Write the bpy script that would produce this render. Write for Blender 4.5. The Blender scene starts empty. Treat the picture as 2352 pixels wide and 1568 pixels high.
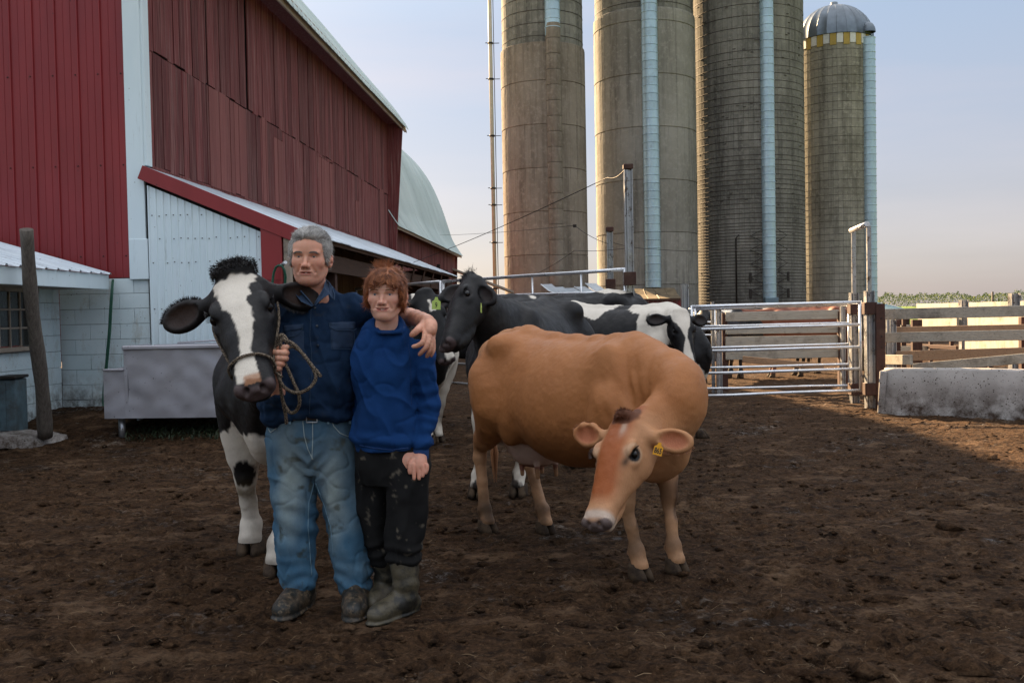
import bpy, bmesh, math, random, time
import numpy as np
from mathutils import Vector, Matrix, Euler, noise as mnoise
from mathutils.bvhtree import BVHTree
T0 = time.time()
R = math.radians
sc = bpy.context.scene
col = sc.collection
# ------------------------------------------------------------------ camera
CAM_H = 1.42; PITCH = R(1.65); ROLL = 0.019; FL = 2287.0     # focal length in pixels of a 2352 px wide picture
cam = bpy.data.cameras.new('camera'); cam.sensor_width = 36.0; cam.lens = FL / 2352 * 36.0
cam.clip_start = 0.05; cam.clip_end = 4000
camo = bpy.data.objects.new('camera', cam); col.objects.link(camo)
camo.matrix_world = Matrix.Translation((0, 0, CAM_H)) @ Matrix.Rotation(math.pi/2 - PITCH, 4, 'X') @ Matrix.Rotation(-ROLL, 4, 'Z')
sc.camera = camo
# ------------------------------------------------------------------ light
SUN_AZ = R(30); SUN_EL = R(27)          # azimuth measured to the left of +Y
SUN_DIR = Vector((-math.sin(SUN_AZ)*math.cos(SUN_EL), math.cos(SUN_AZ)*math.cos(SUN_EL), math.sin(SUN_EL)))
sl = bpy.data.lights.new('sun', 'SUN'); sl.energy = 5.0; sl.angle = R(0.6); sl.color = (1.0, 0.70, 0.40)
so = bpy.data.objects.new('sun', sl); col.objects.link(so)
so.rotation_euler = SUN_DIR.to_track_quat('Z', 'Y').to_euler()
world = bpy.data.worlds.new('World'); sc.world = world; world.use_nodes = True
nt = world.node_tree; nt.nodes.clear()
def wn(t, **k):
    n = nt.nodes.new(t)
    for a, b in k.items(): setattr(n, a, b)
    return n
def build_world():
    L = nt.links.new
    out = wn('ShaderNodeOutputWorld'); bg = wn('ShaderNodeBackground'); bg.inputs[1].default_value = SKY_STRENGTH
    sky = wn('ShaderNodeTexSky', sky_type='NISHITA', sun_disc=False, sun_elevation=SUN_EL, sun_rotation=-SUN_AZ,
             air_density=1.0, dust_density=1.2, ozone_density=2.0, altitude=200)
    tc = wn('ShaderNodeTexCoord'); sep = wn('ShaderNodeSeparateXYZ'); L(tc.outputs['Generated'], sep.inputs[0])
    # thin high haze: a pale veil whose colour goes from rose at the horizon to pale blue, with brightness added overhead, out of view, to light the subjects
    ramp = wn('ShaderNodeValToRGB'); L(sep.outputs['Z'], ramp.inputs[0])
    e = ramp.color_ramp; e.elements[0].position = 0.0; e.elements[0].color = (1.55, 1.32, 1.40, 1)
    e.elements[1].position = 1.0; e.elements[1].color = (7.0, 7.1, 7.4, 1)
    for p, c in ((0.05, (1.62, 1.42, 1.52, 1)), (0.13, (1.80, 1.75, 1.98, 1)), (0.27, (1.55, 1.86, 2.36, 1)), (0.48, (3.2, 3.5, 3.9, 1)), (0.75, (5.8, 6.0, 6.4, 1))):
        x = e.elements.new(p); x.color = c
    # soft cloud streaks
    mp = wn('ShaderNodeMapping'); mp.inputs['Scale'].default_value = (1.0, 1.0, 7.0); L(tc.outputs['Generated'], mp.inputs[0])
    nz = wn('ShaderNodeTexNoise'); nz.inputs['Scale'].default_value = 1.8; nz.inputs['Detail'].default_value = 5; nz.inputs['Roughness'].default_value = .5
    L(mp.outputs[0], nz.inputs['Vector'])
    mr = wn('ShaderNodeMapRange'); mr.inputs[1].default_value = .45; mr.inputs[2].default_value = .75; mr.inputs[4].default_value = .6
    L(nz.outputs['Fac'], mr.inputs[0])
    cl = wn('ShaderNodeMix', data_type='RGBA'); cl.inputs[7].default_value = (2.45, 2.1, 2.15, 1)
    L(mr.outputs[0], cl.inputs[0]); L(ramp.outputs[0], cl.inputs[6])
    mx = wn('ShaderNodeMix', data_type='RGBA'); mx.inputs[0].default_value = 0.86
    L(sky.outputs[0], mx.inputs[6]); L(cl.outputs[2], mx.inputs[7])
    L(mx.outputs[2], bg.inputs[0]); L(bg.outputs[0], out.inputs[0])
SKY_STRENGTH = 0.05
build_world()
sc.view_settings.view_transform = 'Standard'; sc.view_settings.look = 'None'
sc.view_settings.exposure = 2.42; sc.view_settings.gamma = 1.0; sc.view_settings.use_curve_mapping = False
sc.cycles.max_bounces = 6; sc.cycles.diffuse_bounces = 3; sc.cycles.glossy_bounces = 3; sc.cycles.transparent_max_bounces = 6
sc.cycles.use_denoising = True
# ------------------------------------------------------------------ helpers: from a sight line to a place
_cp, _sp, _cr, _sr = math.cos(PITCH), math.sin(PITCH), math.cos(ROLL), math.sin(ROLL)
def ray(u, v):
    a, b = u - 1176.0, 784.0 - v
    a0, b0 = a*_cr + b*_sr, -a*_sr + b*_cr
    return Vector((a0, FL*_cp + b0*_sp, -FL*_sp + b0*_cp))
def at(u, v, y):            # the point on that sight line at distance y
    r = ray(u, v); return Vector((0, 0, CAM_H)) + r * (y / r.y)
def onz(u, v, z=0.0):       # the point on that sight line at height z
    r = ray(u, v); return Vector((0, 0, CAM_H)) + r * ((z - CAM_H) / r.z)

def proj(p):             # place -> sight line (2352 px wide picture)
    p = Vector(p)-Vector((0, 0, CAM_H)); F = Vector((0, _cp, -_sp)); U = Vector((0, _sp, _cp)); z = p.dot(F)
    a0, b0 = FL*p.x/z, FL*p.dot(U)/z; return (round(1176+a0*_cr-b0*_sr), round(784-(a0*_sr+b0*_cr)), round(p.y, 2))
# ================================================================== library
rng = random.Random(7)
nrng = np.random.RandomState(7)
def tag(o, label=None, cat=None, group=None, kind=None):
    if label: o['label'] = label
    if cat: o['category'] = cat
    if group: o['group'] = group
    if kind: o['kind'] = kind
    return o
def empty(name, loc=(0, 0, 0), rz=0.0, label=None, cat=None, group=None):
    o = bpy.data.objects.new(name, None); col.objects.link(o); o.location = loc; o.rotation_euler = (0, 0, rz)
    o.empty_display_size = .2
    return tag(o, label, cat, group)
def link(name, me, parent=None, loc=None, rot=None, mat=None):
    o = bpy.data.objects.new(name, me); col.objects.link(o)
    if parent is not None: o.parent = parent
    if loc is not None: o.location = loc
    if rot is not None: o.rotation_euler = rot
    return o
def copy_tree(o, parent=None, kids=None):
    if kids is None:
        kids = {}
        for x in col.objects:
            if x.parent: kids.setdefault(x.parent.name, []).append(x)
    c = o.copy(); col.objects.link(c)
    if parent is not None: c.parent = parent
    for ch in kids.get(o.name, []): copy_tree(ch, c, kids)
    return c
def mesh_np(name, V, Q, mats, smooth=False, colr=None, tris=False, midx=None):
    me = bpy.data.meshes.new(name)
    V = np.asarray(V, np.float32); Q = np.asarray(Q, np.int32); k = Q.shape[1]
    me.vertices.add(len(V)); me.vertices.foreach_set('co', V.ravel())
    me.loops.add(Q.size); me.loops.foreach_set('vertex_index', Q.ravel())
    me.polygons.add(len(Q)); me.polygons.foreach_set('loop_start', np.arange(0, Q.size, k, dtype=np.int32))
    me.polygons.foreach_set('use_smooth', np.full(len(Q), bool(smooth)))
    for m in (mats if isinstance(mats, (list, tuple)) else [mats]): me.materials.append(m)
    if midx is not None: me.polygons.foreach_set('material_index', np.asarray(midx, np.int32))
    if colr is not None:
        a = me.color_attributes.new('Col', 'FLOAT_COLOR', 'POINT')
        c = np.ones((len(V), 4), np.float32); c[:, :3] = colr; a.data.foreach_set('color', c.ravel())
    me.update(calc_edges=True); return me
class MB:
    """collects boxes, bars and tubes and links them as one mesh"""
    def __init__(s): s.v = []; s.f = []; s.m = []; s.mi = 0; s.sm = []
    def add(s, vs, fs, smooth=False):
        n = len(s.v); s.v += [tuple(p) for p in vs]; s.f += [tuple(i+n for i in f) for f in fs]
        s.m += [s.mi]*len(fs); s.sm += [smooth]*len(fs); return s
    def box(s, c, d, rot=None, bev=0.0):
        x, y, z = d[0]/2, d[1]/2, d[2]/2
        if bev <= 0:
            vs = [Vector((a*x, b*y, e*z)) for a in (-1, 1) for b in (-1, 1) for e in (-1, 1)]
            fs = [(0, 1, 3, 2), (4, 6, 7, 5), (0, 4, 5, 1), (2, 3, 7, 6), (0, 2, 6, 4), (1, 5, 7, 3)]
        else:
            b_ = min(bev, x*.9, y*.9, z*.9); vs = []; idx = {}
            for a in (-1, 1):
                for b in (-1, 1):
                    for e in (-1, 1):
                        for ax in range(3):
                            p = [a*(x-b_), b*(y-b_), e*(z-b_)]; p[ax] += (a, b, e)[ax]*b_
                            idx[(a, b, e, ax)] = len(vs); vs.append(Vector(p))
            fs = []
            for ax in range(3):
                o1, o2 = (ax+1) % 3, (ax+2) % 3
                for sg in (-1, 1):
                    ks = []
                    for q in ((-1, -1), (1, -1), (1, 1), (-1, 1)):
                        t = [0, 0, 0]; t[ax] = sg; t[o1] = q[0]; t[o2] = q[1]; ks.append(idx[(*t, ax)])
                    fs.append(tuple(ks if sg > 0 else ks[::-1]))
            for ax in range(3):                       # bevel strips
                o1, o2 = (ax+1) % 3, (ax+2) % 3
                for q in ((-1, -1), (1, -1), (1, 1), (-1, 1)):
                    t0 = [0, 0, 0]; t1 = [0, 0, 0]; t0[ax] = -1; t1[ax] = 1
                    for t in (t0, t1): t[o1] = q[0]; t[o2] = q[1]
                    ks = [idx[(*t0, o1)], idx[(*t1, o1)], idx[(*t1, o2)], idx[(*t0, o2)]]
                    fs.append(tuple(ks if q[0]*q[1] < 0 else ks[::-1]))
            for a in (-1, 1):
                for b in (-1, 1):
                    for e in (-1, 1):
                        ks = [idx[(a, b, e, i)] for i in range(3)]
                        fs.append(tuple(ks if a*b*e > 0 else ks[::-1]))
        M_ = rot.to_matrix() if isinstance(rot, Euler) else rot
        if M_ is not None: vs = [M_ @ p for p in vs]
        c = Vector(c); return s.add([p + c for p in vs], fs)
    def bar(s, a, b, w, t, up=(0, 0, 1), bev=0.0):          # a rectangular bar from a to b; w across, t along up
        a, b = Vector(a), Vector(b); x = (b-a); L = x.length; x.normalize(); up = Vector(up)
        y = up.cross(x); y.normalize(); z = x.cross(y)
        M_ = Matrix((x, y, z)).transposed()
        return s.box((a+b)/2, (L, w, t), M_, bev)
    def tube(s, pts, r, n=8, cap=True, smooth=True):
        pts = [Vector(p) for p in pts]; N = len(pts); rs = r if isinstance(r, (list, tuple)) else [r]*N
        vs = []; prev = None
        for i, p in enumerate(pts):
            t = (pts[min(i+1, N-1)] - pts[max(i-1, 0)]).normalized()
            if prev is None:
                a = Vector((0, 0, 1)) if abs(t.z) < .9 else Vector((1, 0, 0)); u = t.cross(a).normalized()
            else:
                u = (prev - t*prev.dot(t)).normalized()
            prev = u; w = t.cross(u)
            for k in range(n):
                an = 2*math.pi*k/n; vs.append(p + (u*math.cos(an) + w*math.sin(an))*rs[i])
        fs = [(i*n+k, i*n+(k+1) % n, (i+1)*n+(k+1) % n, (i+1)*n+k) for i in range(N-1) for k in range(n)]
        s.add(vs, fs, smooth)
        if cap:
            b0 = len(s.v) - len(vs)
            s.f += [tuple(b0+k for k in range(n))[::-1], tuple(b0+(N-1)*n+k for k in range(n))]; s.m += [s.mi]*2; s.sm += [False]*2
        return s
    def lathe(s, prof, n=24, c=(0, 0, 0), a0=0.0, a1=2*math.pi, smooth=True):
        full = abs(a1-a0-2*math.pi) < 1e-6; m = n if full else n+1; c = Vector(c); vs = []
        for r, z in prof:
            for k in range(m):
                an = a0+(a1-a0)*k/n; vs.append(c+Vector((r*math.cos(an), r*math.sin(an), z)))
        fs = []
        for i in range(len(prof)-1):
            for k in range(n):
                k2 = (k+1) % m if full else k+1
                fs.append((i*m+k, i*m+k2, (i+1)*m+k2, (i+1)*m+k))
        return s.add(vs, fs, smooth)
    def prism(s, poly, axis, a, b):       # poly: list of 2-D points in the other two axes, extruded along axis
        def P(q, t):
            q = list(q); q.insert(axis, t); return Vector(q)
        n = len(poly); vs = [P(q, a) for q in poly]+[P(q, b) for q in poly]
        fs = [tuple(range(n))[::-1], tuple(range(n, 2*n))]+[(i, (i+1) % n, (i+1) % n+n, i+n) for i in range(n)]
        return s.add(vs, fs)
    def mesh(s, name, mats, fixn=True):
        me = bpy.data.meshes.new(name); me.from_pydata([tuple(v) for v in s.v], [], s.f)
        for m in (mats if isinstance(mats, (list, tuple)) else [mats]): me.materials.append(m)
        me.polygons.foreach_set('material_index', s.m); me.polygons.foreach_set('use_smooth', s.sm)
        if fixn:
            bm = bmesh.new(); bm.from_mesh(me); bmesh.ops.recalc_face_normals(bm, faces=bm.faces); bm.to_mesh(me); bm.free()
        me.update(); return me
    def build(s, name, mats, parent=None, loc=None, rot=None):
        return link(name, s.mesh(name, mats), parent, loc, rot)
# ------------------------------------------------------------------ materials
def lin(c):        # sRGB 0..255 -> linear
    return tuple((x/255/12.92 if x/255 <= .04045 else ((x/255+.055)/1.055)**2.4) for x in c)
class NT:
    def __init__(s, name):
        s.m = bpy.data.materials.new(name); s.m.use_nodes = True; s.t = s.m.node_tree; s.t.nodes.clear()
        s.out = s.n('ShaderNodeOutputMaterial'); s.b = s.n('ShaderNodeBsdfPrincipled'); s.l(s.b.outputs[0], s.out.inputs[0])
        s.tc = s.n('ShaderNodeTexCoord'); s.geo = s.n('ShaderNodeNewGeometry'); s.oi = s.n('ShaderNodeObjectInfo')
        s.bump_in = None
    def n(s, t, **k):
        n = s.t.nodes.new(t)
        for a, b in k.items(): setattr(n, a, b)
        return n
    def l(s, a, b): s.t.links.new(a, b)
    def vec(s, coord='W', scale=(1, 1, 1), rand=0.0):
        src = s.geo.outputs['Position'] if coord == 'W' else s.tc.outputs['Object']
        mp = s.n('ShaderNodeMapping'); mp.inputs['Scale'].default_value = scale; s.l(src, mp.inputs[0])
        if rand:
            m = s.n('ShaderNodeMath', operation='MULTIPLY'); m.inputs[1].default_value = rand; s.l(s.oi.outputs['Random'], m.inputs[0])
            c = s.n('ShaderNodeCombineXYZ'); s.l(m.outputs[0], c.inputs[0]); s.l(m.outputs[0], c.inputs[2]); s.l(c.outputs[0], mp.inputs['Location'])
        return mp.outputs[0]
    def noise(s, v, scale=5, det=4, rough=.55, lo=0.0, hi=1.0, dist=0.0, a=0.0, b=1.0):
        z = s.n('ShaderNodeTexNoise'); z.inputs['Scale'].default_value = scale; z.inputs['Detail'].default_value = det
        z.inputs['Roughness'].default_value = rough; z.inputs['Distortion'].default_value = dist; s.l(v, z.inputs['Vector'])
        return s.rng(z.outputs['Fac'], lo, hi, a, b) if (lo, hi, a, b) != (0.0, 1.0, 0.0, 1.0) else z.outputs['Fac']
    def voro(s, v, scale=5, feat='F1', rnd=1.0, out='Distance'):
        z = s.n('ShaderNodeTexVoronoi', feature=feat); z.inputs['Scale'].default_value = scale; z.inputs['Randomness'].default_value = rnd
        s.l(v, z.inputs['Vector']); return z.outputs[out]
    def rng(s, x, lo, hi, a=0.0, b=1.0):
        r = s.n('ShaderNodeMapRange'); s.l(x, r.inputs[0])
        for i, q in enumerate((lo, hi, a, b)): r.inputs[i+1].default_value = q
        return r.outputs[0]
    def mul(s, a, b, op='MULTIPLY'):
        m = s.n('ShaderNodeMath', operation=op)
        for i, x in enumerate((a, b)):
            if isinstance(x, (int, float)): m.inputs[i].default_value = x
            else: s.l(x, m.inputs[i])
        return m.outputs[0]
    def mix(s, f, a, b, bt='MIX'):
        m = s.n('ShaderNodeMix', data_type='RGBA', blend_type=bt)
        for i, x in ((0, f), (6, a), (7, b)):
            if isinstance(x, (int, float)): m.inputs[i].default_value = x
            elif isinstance(x, tuple): m.inputs[i].default_value = (*x[:3], 1)
            else: s.l(x, m.inputs[i])
        return m.outputs[2]
    def attr(s, name='Col'):
        a = s.n('ShaderNodeAttribute'); a.attribute_name = name; return a.outputs['Color']
    def objvar(s, c, amt):          # value variation from object to object
        h = s.n('ShaderNodeHueSaturation'); s.l(c, h.inputs['Color'])
        s.l(s.rng(s.oi.outputs['Random'], 0, 1, 1-amt, 1+amt), h.inputs['Value']); return h.outputs[0]
    def bump(s, h, strength=.3, dist=.01):
        b = s.n('ShaderNodeBump'); b.inputs['Strength'].default_value = strength; b.inputs['Distance'].default_value = dist
        s.l(h, b.inputs['Height'])
        if s.bump_in is not None: s.l(s.bump_in, b.inputs['Normal'])
        s.bump_in = b.outputs[0]; s.l(s.bump_in, s.b.inputs['Normal'])
    def set(s, col=None, rough=None, metal=None, spec=None):
        for k, x in (('Base Color', col), ('Roughness', rough), ('Metallic', metal), ('Specular IOR Level', spec)):
            if x is None: continue
            if isinstance(x, (int, float)): s.b.inputs[k].default_value = x
            elif isinstance(x, tuple): s.b.inputs[k].default_value = (*x[:3], 1)
            else: s.l(x, s.b.inputs[k])
        return s.m
def simple(name, c, rough=.6, metal=0.0, var=.12, scale=6, bump=.15, bd=.004, spec=.5, coord='W', stretch=(1, 1, 1), objamt=.08, dirt=None, dlo=.55, dhi=.7, dscale=3.0):
    s = NT(name); v = s.vec(coord, stretch); nz = s.noise(v, scale, 5, .6, .3, .7)
    c0 = tuple(x*(1-var) for x in c); c1 = tuple(min(1, x*(1+var)) for x in c)
    cc = s.mix(nz, c0, c1)
    if dirt: cc = s.mix(s.noise(s.vec(coord), dscale, 6, .7, dlo, dhi), cc, dirt)
    if objamt: cc = s.objvar(cc, objamt)
    if bump: s.bump(s.noise(v, scale*5, 4, .6), bump, bd)
    return s.set(cc, rough, metal, spec)
def wood_mat(name, c0, c1, crack=(.02, .015, .012), rough=.85, axis=2, peel=None, objamt=.18, grain=1.0, dirt=None, plo=.55, phi=.72):
    s = NT(name); st = [22, 22, 22]; st[axis] = .55
    v = s.vec('W', tuple(st), 7.0)
    g = s.noise(v, 2.2*grain, 6, .65, .25, .75); cc = s.mix(g, c0, c1)
    st2 = [40, 40, 40]; st2[axis] = .8
    fine = s.noise(s.vec('W', tuple(st2), 3.0), 2.0, 3, .6)
    if peel:
        pk = s.noise(s.vec('W', tuple(x*.5 for x in st), 5.0), 2.6, 7, .72, plo, phi)
        cc = s.mix(pk, cc, peel)
    cr = s.rng(fine, .30, .40, 1, 0); cc = s.mix(s.mul(cr, .7), cc, crack)
    if dirt: cc = s.mix(s.noise(s.vec('W'), 2.5, 6, .7, .5, .75), cc, dirt)
    cc = s.objvar(cc, objamt)
    s.bump(fine, .5, .004); s.bump(g, .3, .004)
    return s.set(cc, rough, 0, .3)
def speck(s, cc, colr, scale=14, size=.1, cov=.6, coord='W', mscale=1.2):   # small spatters of mud
    d = s.voro(s.vec(coord), scale); msk = s.rng(d, size, size+.03, 1, 0)
    where = s.noise(s.vec(coord), mscale, 4, .6, 1-cov-.1, 1-cov+.1)
    return s.mix(s.mul(msk, where), cc, colr)
# ================================================================== materials of the place
MUD = (.020, .012, .007)
def m_siding_red():
    s = NT('red_painted_metal'); v = s.vec('W', (1, 1, .25))
    cc = s.mix(s.noise(v, 1.5, 4, .6, .35, .7), (.20, .014, .017), (.27, .022, .026))
    cc = speck(s, cc, (.03, .01, .01), 7, .035, .7)
    s.bump(s.noise(s.vec('W', (1, 1, .4)), 3, 2, .5), .12, .02)
    return s.set(s.objvar(cc, .04), s.noise(v, 3, 3, .5, .2, .8, 0, .3, .45), 0, .5)
def m_white_metal():
    s = NT('white_painted_metal'); v = s.vec('W', (1, 1, .3))
    cc = s.mix(s.noise(v, 2, 5, .6, .3, .7), (.64, .77, .82), (.74, .85, .89))
    cc = s.mix(s.noise(s.vec('W', (9, 9, .9)), 1.5, 5, .7, .60, .82), cc, (.33, .38, .38))
    cc = speck(s, cc, (.05, .035, .03), 9, .05, .45); cc = speck(s, cc, (.10, .07, .05), 22, .09, .30)
    return s.set(cc, .42, 0, .5)
def m_block():
    s = NT('painted_block'); v = s.vec('W')
    cc = s.mix(s.noise(v, 2, 5, .6, .3, .7), (.56, .68, .71), (.68, .77, .80))
    cc = s.mix(s.noise(s.vec('W', (2, 2, 1)), 1.6, 7, .75, .53, .80), cc, (.30, .26, .18))
    cc = speck(s, cc, (.045, .03, .02), 12, .07, .5); cc = speck(s, cc, (.05, .035, .025), 28, .10, .45)
    # mud line splashed up from the ground
    sp = s.n('ShaderNodeSeparateXYZ'); s.l(s.geo.outputs['Position'], sp.inputs[0])
    h = s.mul(s.rng(sp.outputs['Z'], .25, .75, 1, 0), s.noise(v, 6, 6, .75, .42, .62)); cc = s.mix(h, cc, (.06, .045, .03))
    s.bump(s.noise(v, 70, 4, .6), .3, .003); s.bump(s.noise(v, 9, 4, .6), .2, .004)
    return s.set(s.objvar(cc, .05), .75, 0, .3)
def m_galv(name='galvanised_steel', base=.42, mud=.45):
    s = NT(name); v = s.vec('W')
    cc = s.mix(s.noise(v, 6, 4, .6, .3, .7), (base*.72,)*3, (base*.95, base*1.0, base*1.06))
    cc = s.mix(s.noise(v, 9, 6, .75, 1-mud, 1-mud+.08), cc, (.09, .06, .045))
    cc = speck(s, cc, (.03, .022, .018), 24, .12, .6)
    return s.set(cc, s.noise(v, 5, 3, .5, .3, .7, 0, .22, .5), .75, .5)
def m_concrete(name, c0, c1, grid=None):
    s = NT(name); v = s.vec('W')
    cc = s.mix(s.noise(v, .35, 6, .65, .35, .65), c0, c1)
    cc = s.mix(s.noise(s.vec('W', (1.6, 1.6, .10)), 1.4, 6, .7, .48, .74), cc, tuple(x*.50 for x in c0))
    cc = s.mix(s.noise(v, 5, 6, .7, .5, .8), cc, tuple(x*1.18 for x in c1))
    s.bump(s.noise(v, 6, 6, .65), .35, .02)
    return s.set(s.objvar(cc, .10), .9, 0, .2)
def m_mud():
    s = NT('mud'); v = s.vec('W')
    big = s.noise(v, .8, 6, .62, .36, .66); mid = s.noise(v, 5.5, 8, .72, .34, .66); fine = s.noise(v, 38, 8, .75, .3, .72)
    c = s.mix(big, (.040, .019, .009), (.115, .060, .030))
    c = s.mix(mid, c, (.175, .098, .050)); c = s.mix(s.mul(fine, .85), (.012, .007, .004), c); clot = s.noise(s.vec('W', (1, 1.5, 1)), 7.5, 8, .78, .50, .58); c = s.mix(s.mul(clot, .80), c, (.013, .0075, .0045)); grit = s.noise(v, 26, 8, .8, .56, .66); c = s.mix(s.mul(grit, .6), c, (.20, .125, .07))
    crust = s.noise(s.vec('W', (1, 1.6, 1)), 1.7, 8, .75, .54, .68); c = s.mix(s.mul(crust, .55), c, (.26, .165, .10))
    st = s.noise(s.vec('W', (38, 10, 1)), 4, 2, .5, .72, .76); c = s.mix(s.mul(st, s.noise(v, 1.1, 3, .5, .45, .6)), c, (.22, .14, .06))
    wet = s.noise(s.vec('W', (1, 1.4, 1)), .9, 5, .7, .56, .66); wet2 = s.noise(v, 14, 5, .7, .52, .62); ww = s.mul(wet, wet2); c = s.mix(s.mul(wet, .6), c, (.020, .013, .008)); pale = s.mul(s.noise(s.vec('W', (1, 1.5, 1)), .8, 6, .7, .58, .66), s.noise(v, 16, 6, .75, .50, .60)); c = s.mix(s.mul(pale, .75), c, (.24, .20, .165))
    rough = s.mul(s.mul(ww, -.62), .92, 'ADD')
    s.bump(s.noise(v, 11, 8, .72), .9, .06); s.bump(s.noise(v, 55, 5, .7), .8, .012)
    return s.set(c, rough, 0, s.rng(ww, 0, 1, .08, .6))
def m_grass_field():
    s = NT('pasture_grass'); v = s.vec('W')
    c = s.mix(s.noise(v, .05, 6, .6, .35, .65), (.10, .17, .020), (.17, .24, .030)); c = s.mix(s.noise(v, 2, 5, .6), c, (.07, .12, .015))
    s.bump(s.noise(v, 9, 4, .7), .8, .1)
    return s.set(c, .9, 0, .2)
def m_zinc_sheet():
    s = NT('zinc_roof_sheet'); v = s.vec('W')
    c = s.mix(s.noise(v, 1.6, 5, .6, .3, .7), (.45, .52, .58), (.60, .67, .72))
    c = s.mix(s.noise(v, 3, 7, .75, .55, .8), c, (.25, .25, .25)); c = speck(s, c, (.05, .05, .05), 9, .05, .5)
    return s.set(s.objvar(c, .06), .42, .35, .5)
def m_mint_roof():
    s = NT('pale_roof_metal'); v = s.vec('W')
    c = s.mix(s.noise(v, .6, 5, .6, .3, .7), (.47, .56, .54), (.60, .68, .66))
    return s.set(s.objvar(c, .04), .5, .1, .5)
M = {}
M['red'] = m_siding_red(); M['white'] = m_white_metal(); M['block'] = m_block(); M['galv'] = m_galv()
M['galv_clean'] = m_galv('galvanised_tube', .80, .26)
M['chute'] = simple('chute_steel', (.42, .56, .63), .38, .45, .15, 3, bump=.03, dirt=(.25, .30, .32), dlo=.5, dhi=.8)
M['mud'] = m_mud(); M['pasture'] = m_grass_field(); M['zinc'] = m_zinc_sheet(); M['mint'] = m_mint_roof()
M['silo_brown'] = m_concrete('poured_concrete', (.19, .155, .12), (.275, .235, .19))
M['silo_tan'] = m_concrete('poured_concrete_tan', (.21, .198, .168), (.30, .285, .25))
M['stave'] = m_concrete('stave_concrete', (.12, .115, .10), (.235, .225, .195))
M['stave_light'] = m_concrete('stave_concrete_light', (.21, .195, .155), (.34, .32, .26))
M['joint'] = simple('silo_joint', (.035, .032, .026), .95)
M['hoop'] = simple('hoop_iron', (.045, .035, .028), .7, .3)
M['mortar'] = simple('mortar', (.22, .26, .27), .9, dirt=(.05, .04, .03), dlo=.5, dhi=.7)
M['old_red'] = wood_mat('weathered_red_board', (.050, .012, .013), (.225, .060, .058), peel=(.29, .175, .155), objamt=.28, plo=.50, phi=.74)
M['patch_red'] = wood_mat('newer_red_board', (.17, .055, .050), (.235, .085, .078), peel=(.25, .14, .12), objamt=.10)
M['dark_gap'] = simple('dark_inside', (.010, .008, .008), .95)
M['brown_beam'] = wood_mat('brown_beam', (.045, .024, .016), (.085, .045, .030), axis=1)
M['tan_ply'] = wood_mat('tan_inner_board', (.07, .042, .020), (.12, .075, .036), axis=2)
M['tan_trim'] = simple('tan_trim', (.33, .27, .21), .7, dirt=(.12, .10, .08))
M['rail_wood'] = wood_mat('weathered_grey_plank', (.27, .25, .21), (.40, .375, .32), axis=0, dirt=(.10, .085, .065), objamt=.12)
M['fresh_wood'] = wood_mat('bare_brown_plank', (.33, .20, .12), (.43, .29, .18), axis=0)
M['grey_wood'] = wood_mat('grey_round_wood', (.060, .050, .042), (.17, .145, .12), axis=2, objamt=.02)
M['brown_post'] = simple('brown_post_steel', (.052, .020, .013), .75, .1, .3, 8, dirt=(.10, .06, .04))
M['trough'] = None
M['green_hose'] = simple('green_hose', (.006, .075, .042), .4, bump=0)
M['iron'] = simple('dark_iron', (.03, .024, .02), .6, .5)
M['black'] = simple('black_plastic', (.012, .012, .012), .4)
M['glass'] = simple('dusty_glass', (.03, .035, .035), .12, 0, .2, bump=.03)
def m_trough():
    s = NT('dented_stainless'); v = s.vec('W')
    c = s.mix(s.noise(v, 1.5, 5, .6, .3, .7), (.30, .30, .33), (.42, .42, .46))
    c = s.mix(s.noise(s.vec('W', (1, 1, 2.2)), 2.2, 7, .78, .56, .85), c, (.24, .23, .23))
    c = speck(s, c, (.03, .022, .016), 16, .10, .5); c = speck(s, c, (.03, .022, .016), 30, .12, .4)
    s.bump(s.noise(v, 1.6, 2, .4), .35, .05)
    return s.set(c, s.noise(v, 3, 4, .6, .3, .7, 0, .34, .55), .55, .5)
M['trough'] = m_trough()
def m_bunk():
    s = NT('bunk_concrete'); v = s.vec('W')
    c = s.mix(s.noise(v, 2, 6, .65, .3, .7), (.33, .31, .285), (.48, .45, .42))
    sp = s.n('ShaderNodeSeparateXYZ'); s.l(s.geo.outputs['Position'], sp.inputs[0])
    h = s.mul(s.rng(sp.outputs['Z'], .05, .50, 1.15, 0), s.noise(v, 3.5, 8, .75, .36, .60)); c = s.mix(h, c, (.055, .035, .024))
    c = speck(s, c, (.04, .026, .018), 18, .13, .8); c = speck(s, c, (.04, .026, .018), 34, .14, .6)
    s.bump(s.noise(v, 16, 6, .7), .5, .01)
    return s.set(c, .85, 0, .3)
M['bunk'] = m_bunk()
# ================================================================== ground
def sstep(a, b, x): t = np.clip((x-a)/(b-a), 0, 1); return t*t*(3-2*t)
def zg0(x, y):       # broad shape of the yard
    x = np.asarray(x, float); y = np.asarray(y, float)
    r = .29*sstep(10.6, 12.8, y)*sstep(-.8, -3.2, x)*(1-sstep(14, 30, y))
    return r
_perm = nrng.permutation(512)
_grad = nrng.uniform(-1, 1, (512, 2)); _grad /= np.linalg.norm(_grad, axis=1)[:, None]
def pnoise(x, y, seed=0):        # 2-D gradient noise
    xi = np.floor(x).astype(int); yi = np.floor(y).astype(int); xf = x-xi; yf = y-yi
    def g(i, j):
        h = _grad[_perm[(_perm[(xi+i+seed*17) & 511] + yi+j) & 511]]
        return h[..., 0]*(xf-i)+h[..., 1]*(yf-j)
    u = xf*xf*xf*(xf*(xf*6-15)+10); w = yf*yf*yf*(yf*(yf*6-15)+10)
    return (g(0, 0)*(1-u)+g(1, 0)*u)*(1-w)+(g(0, 1)*(1-u)+g(1, 1)*u)*w
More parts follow.
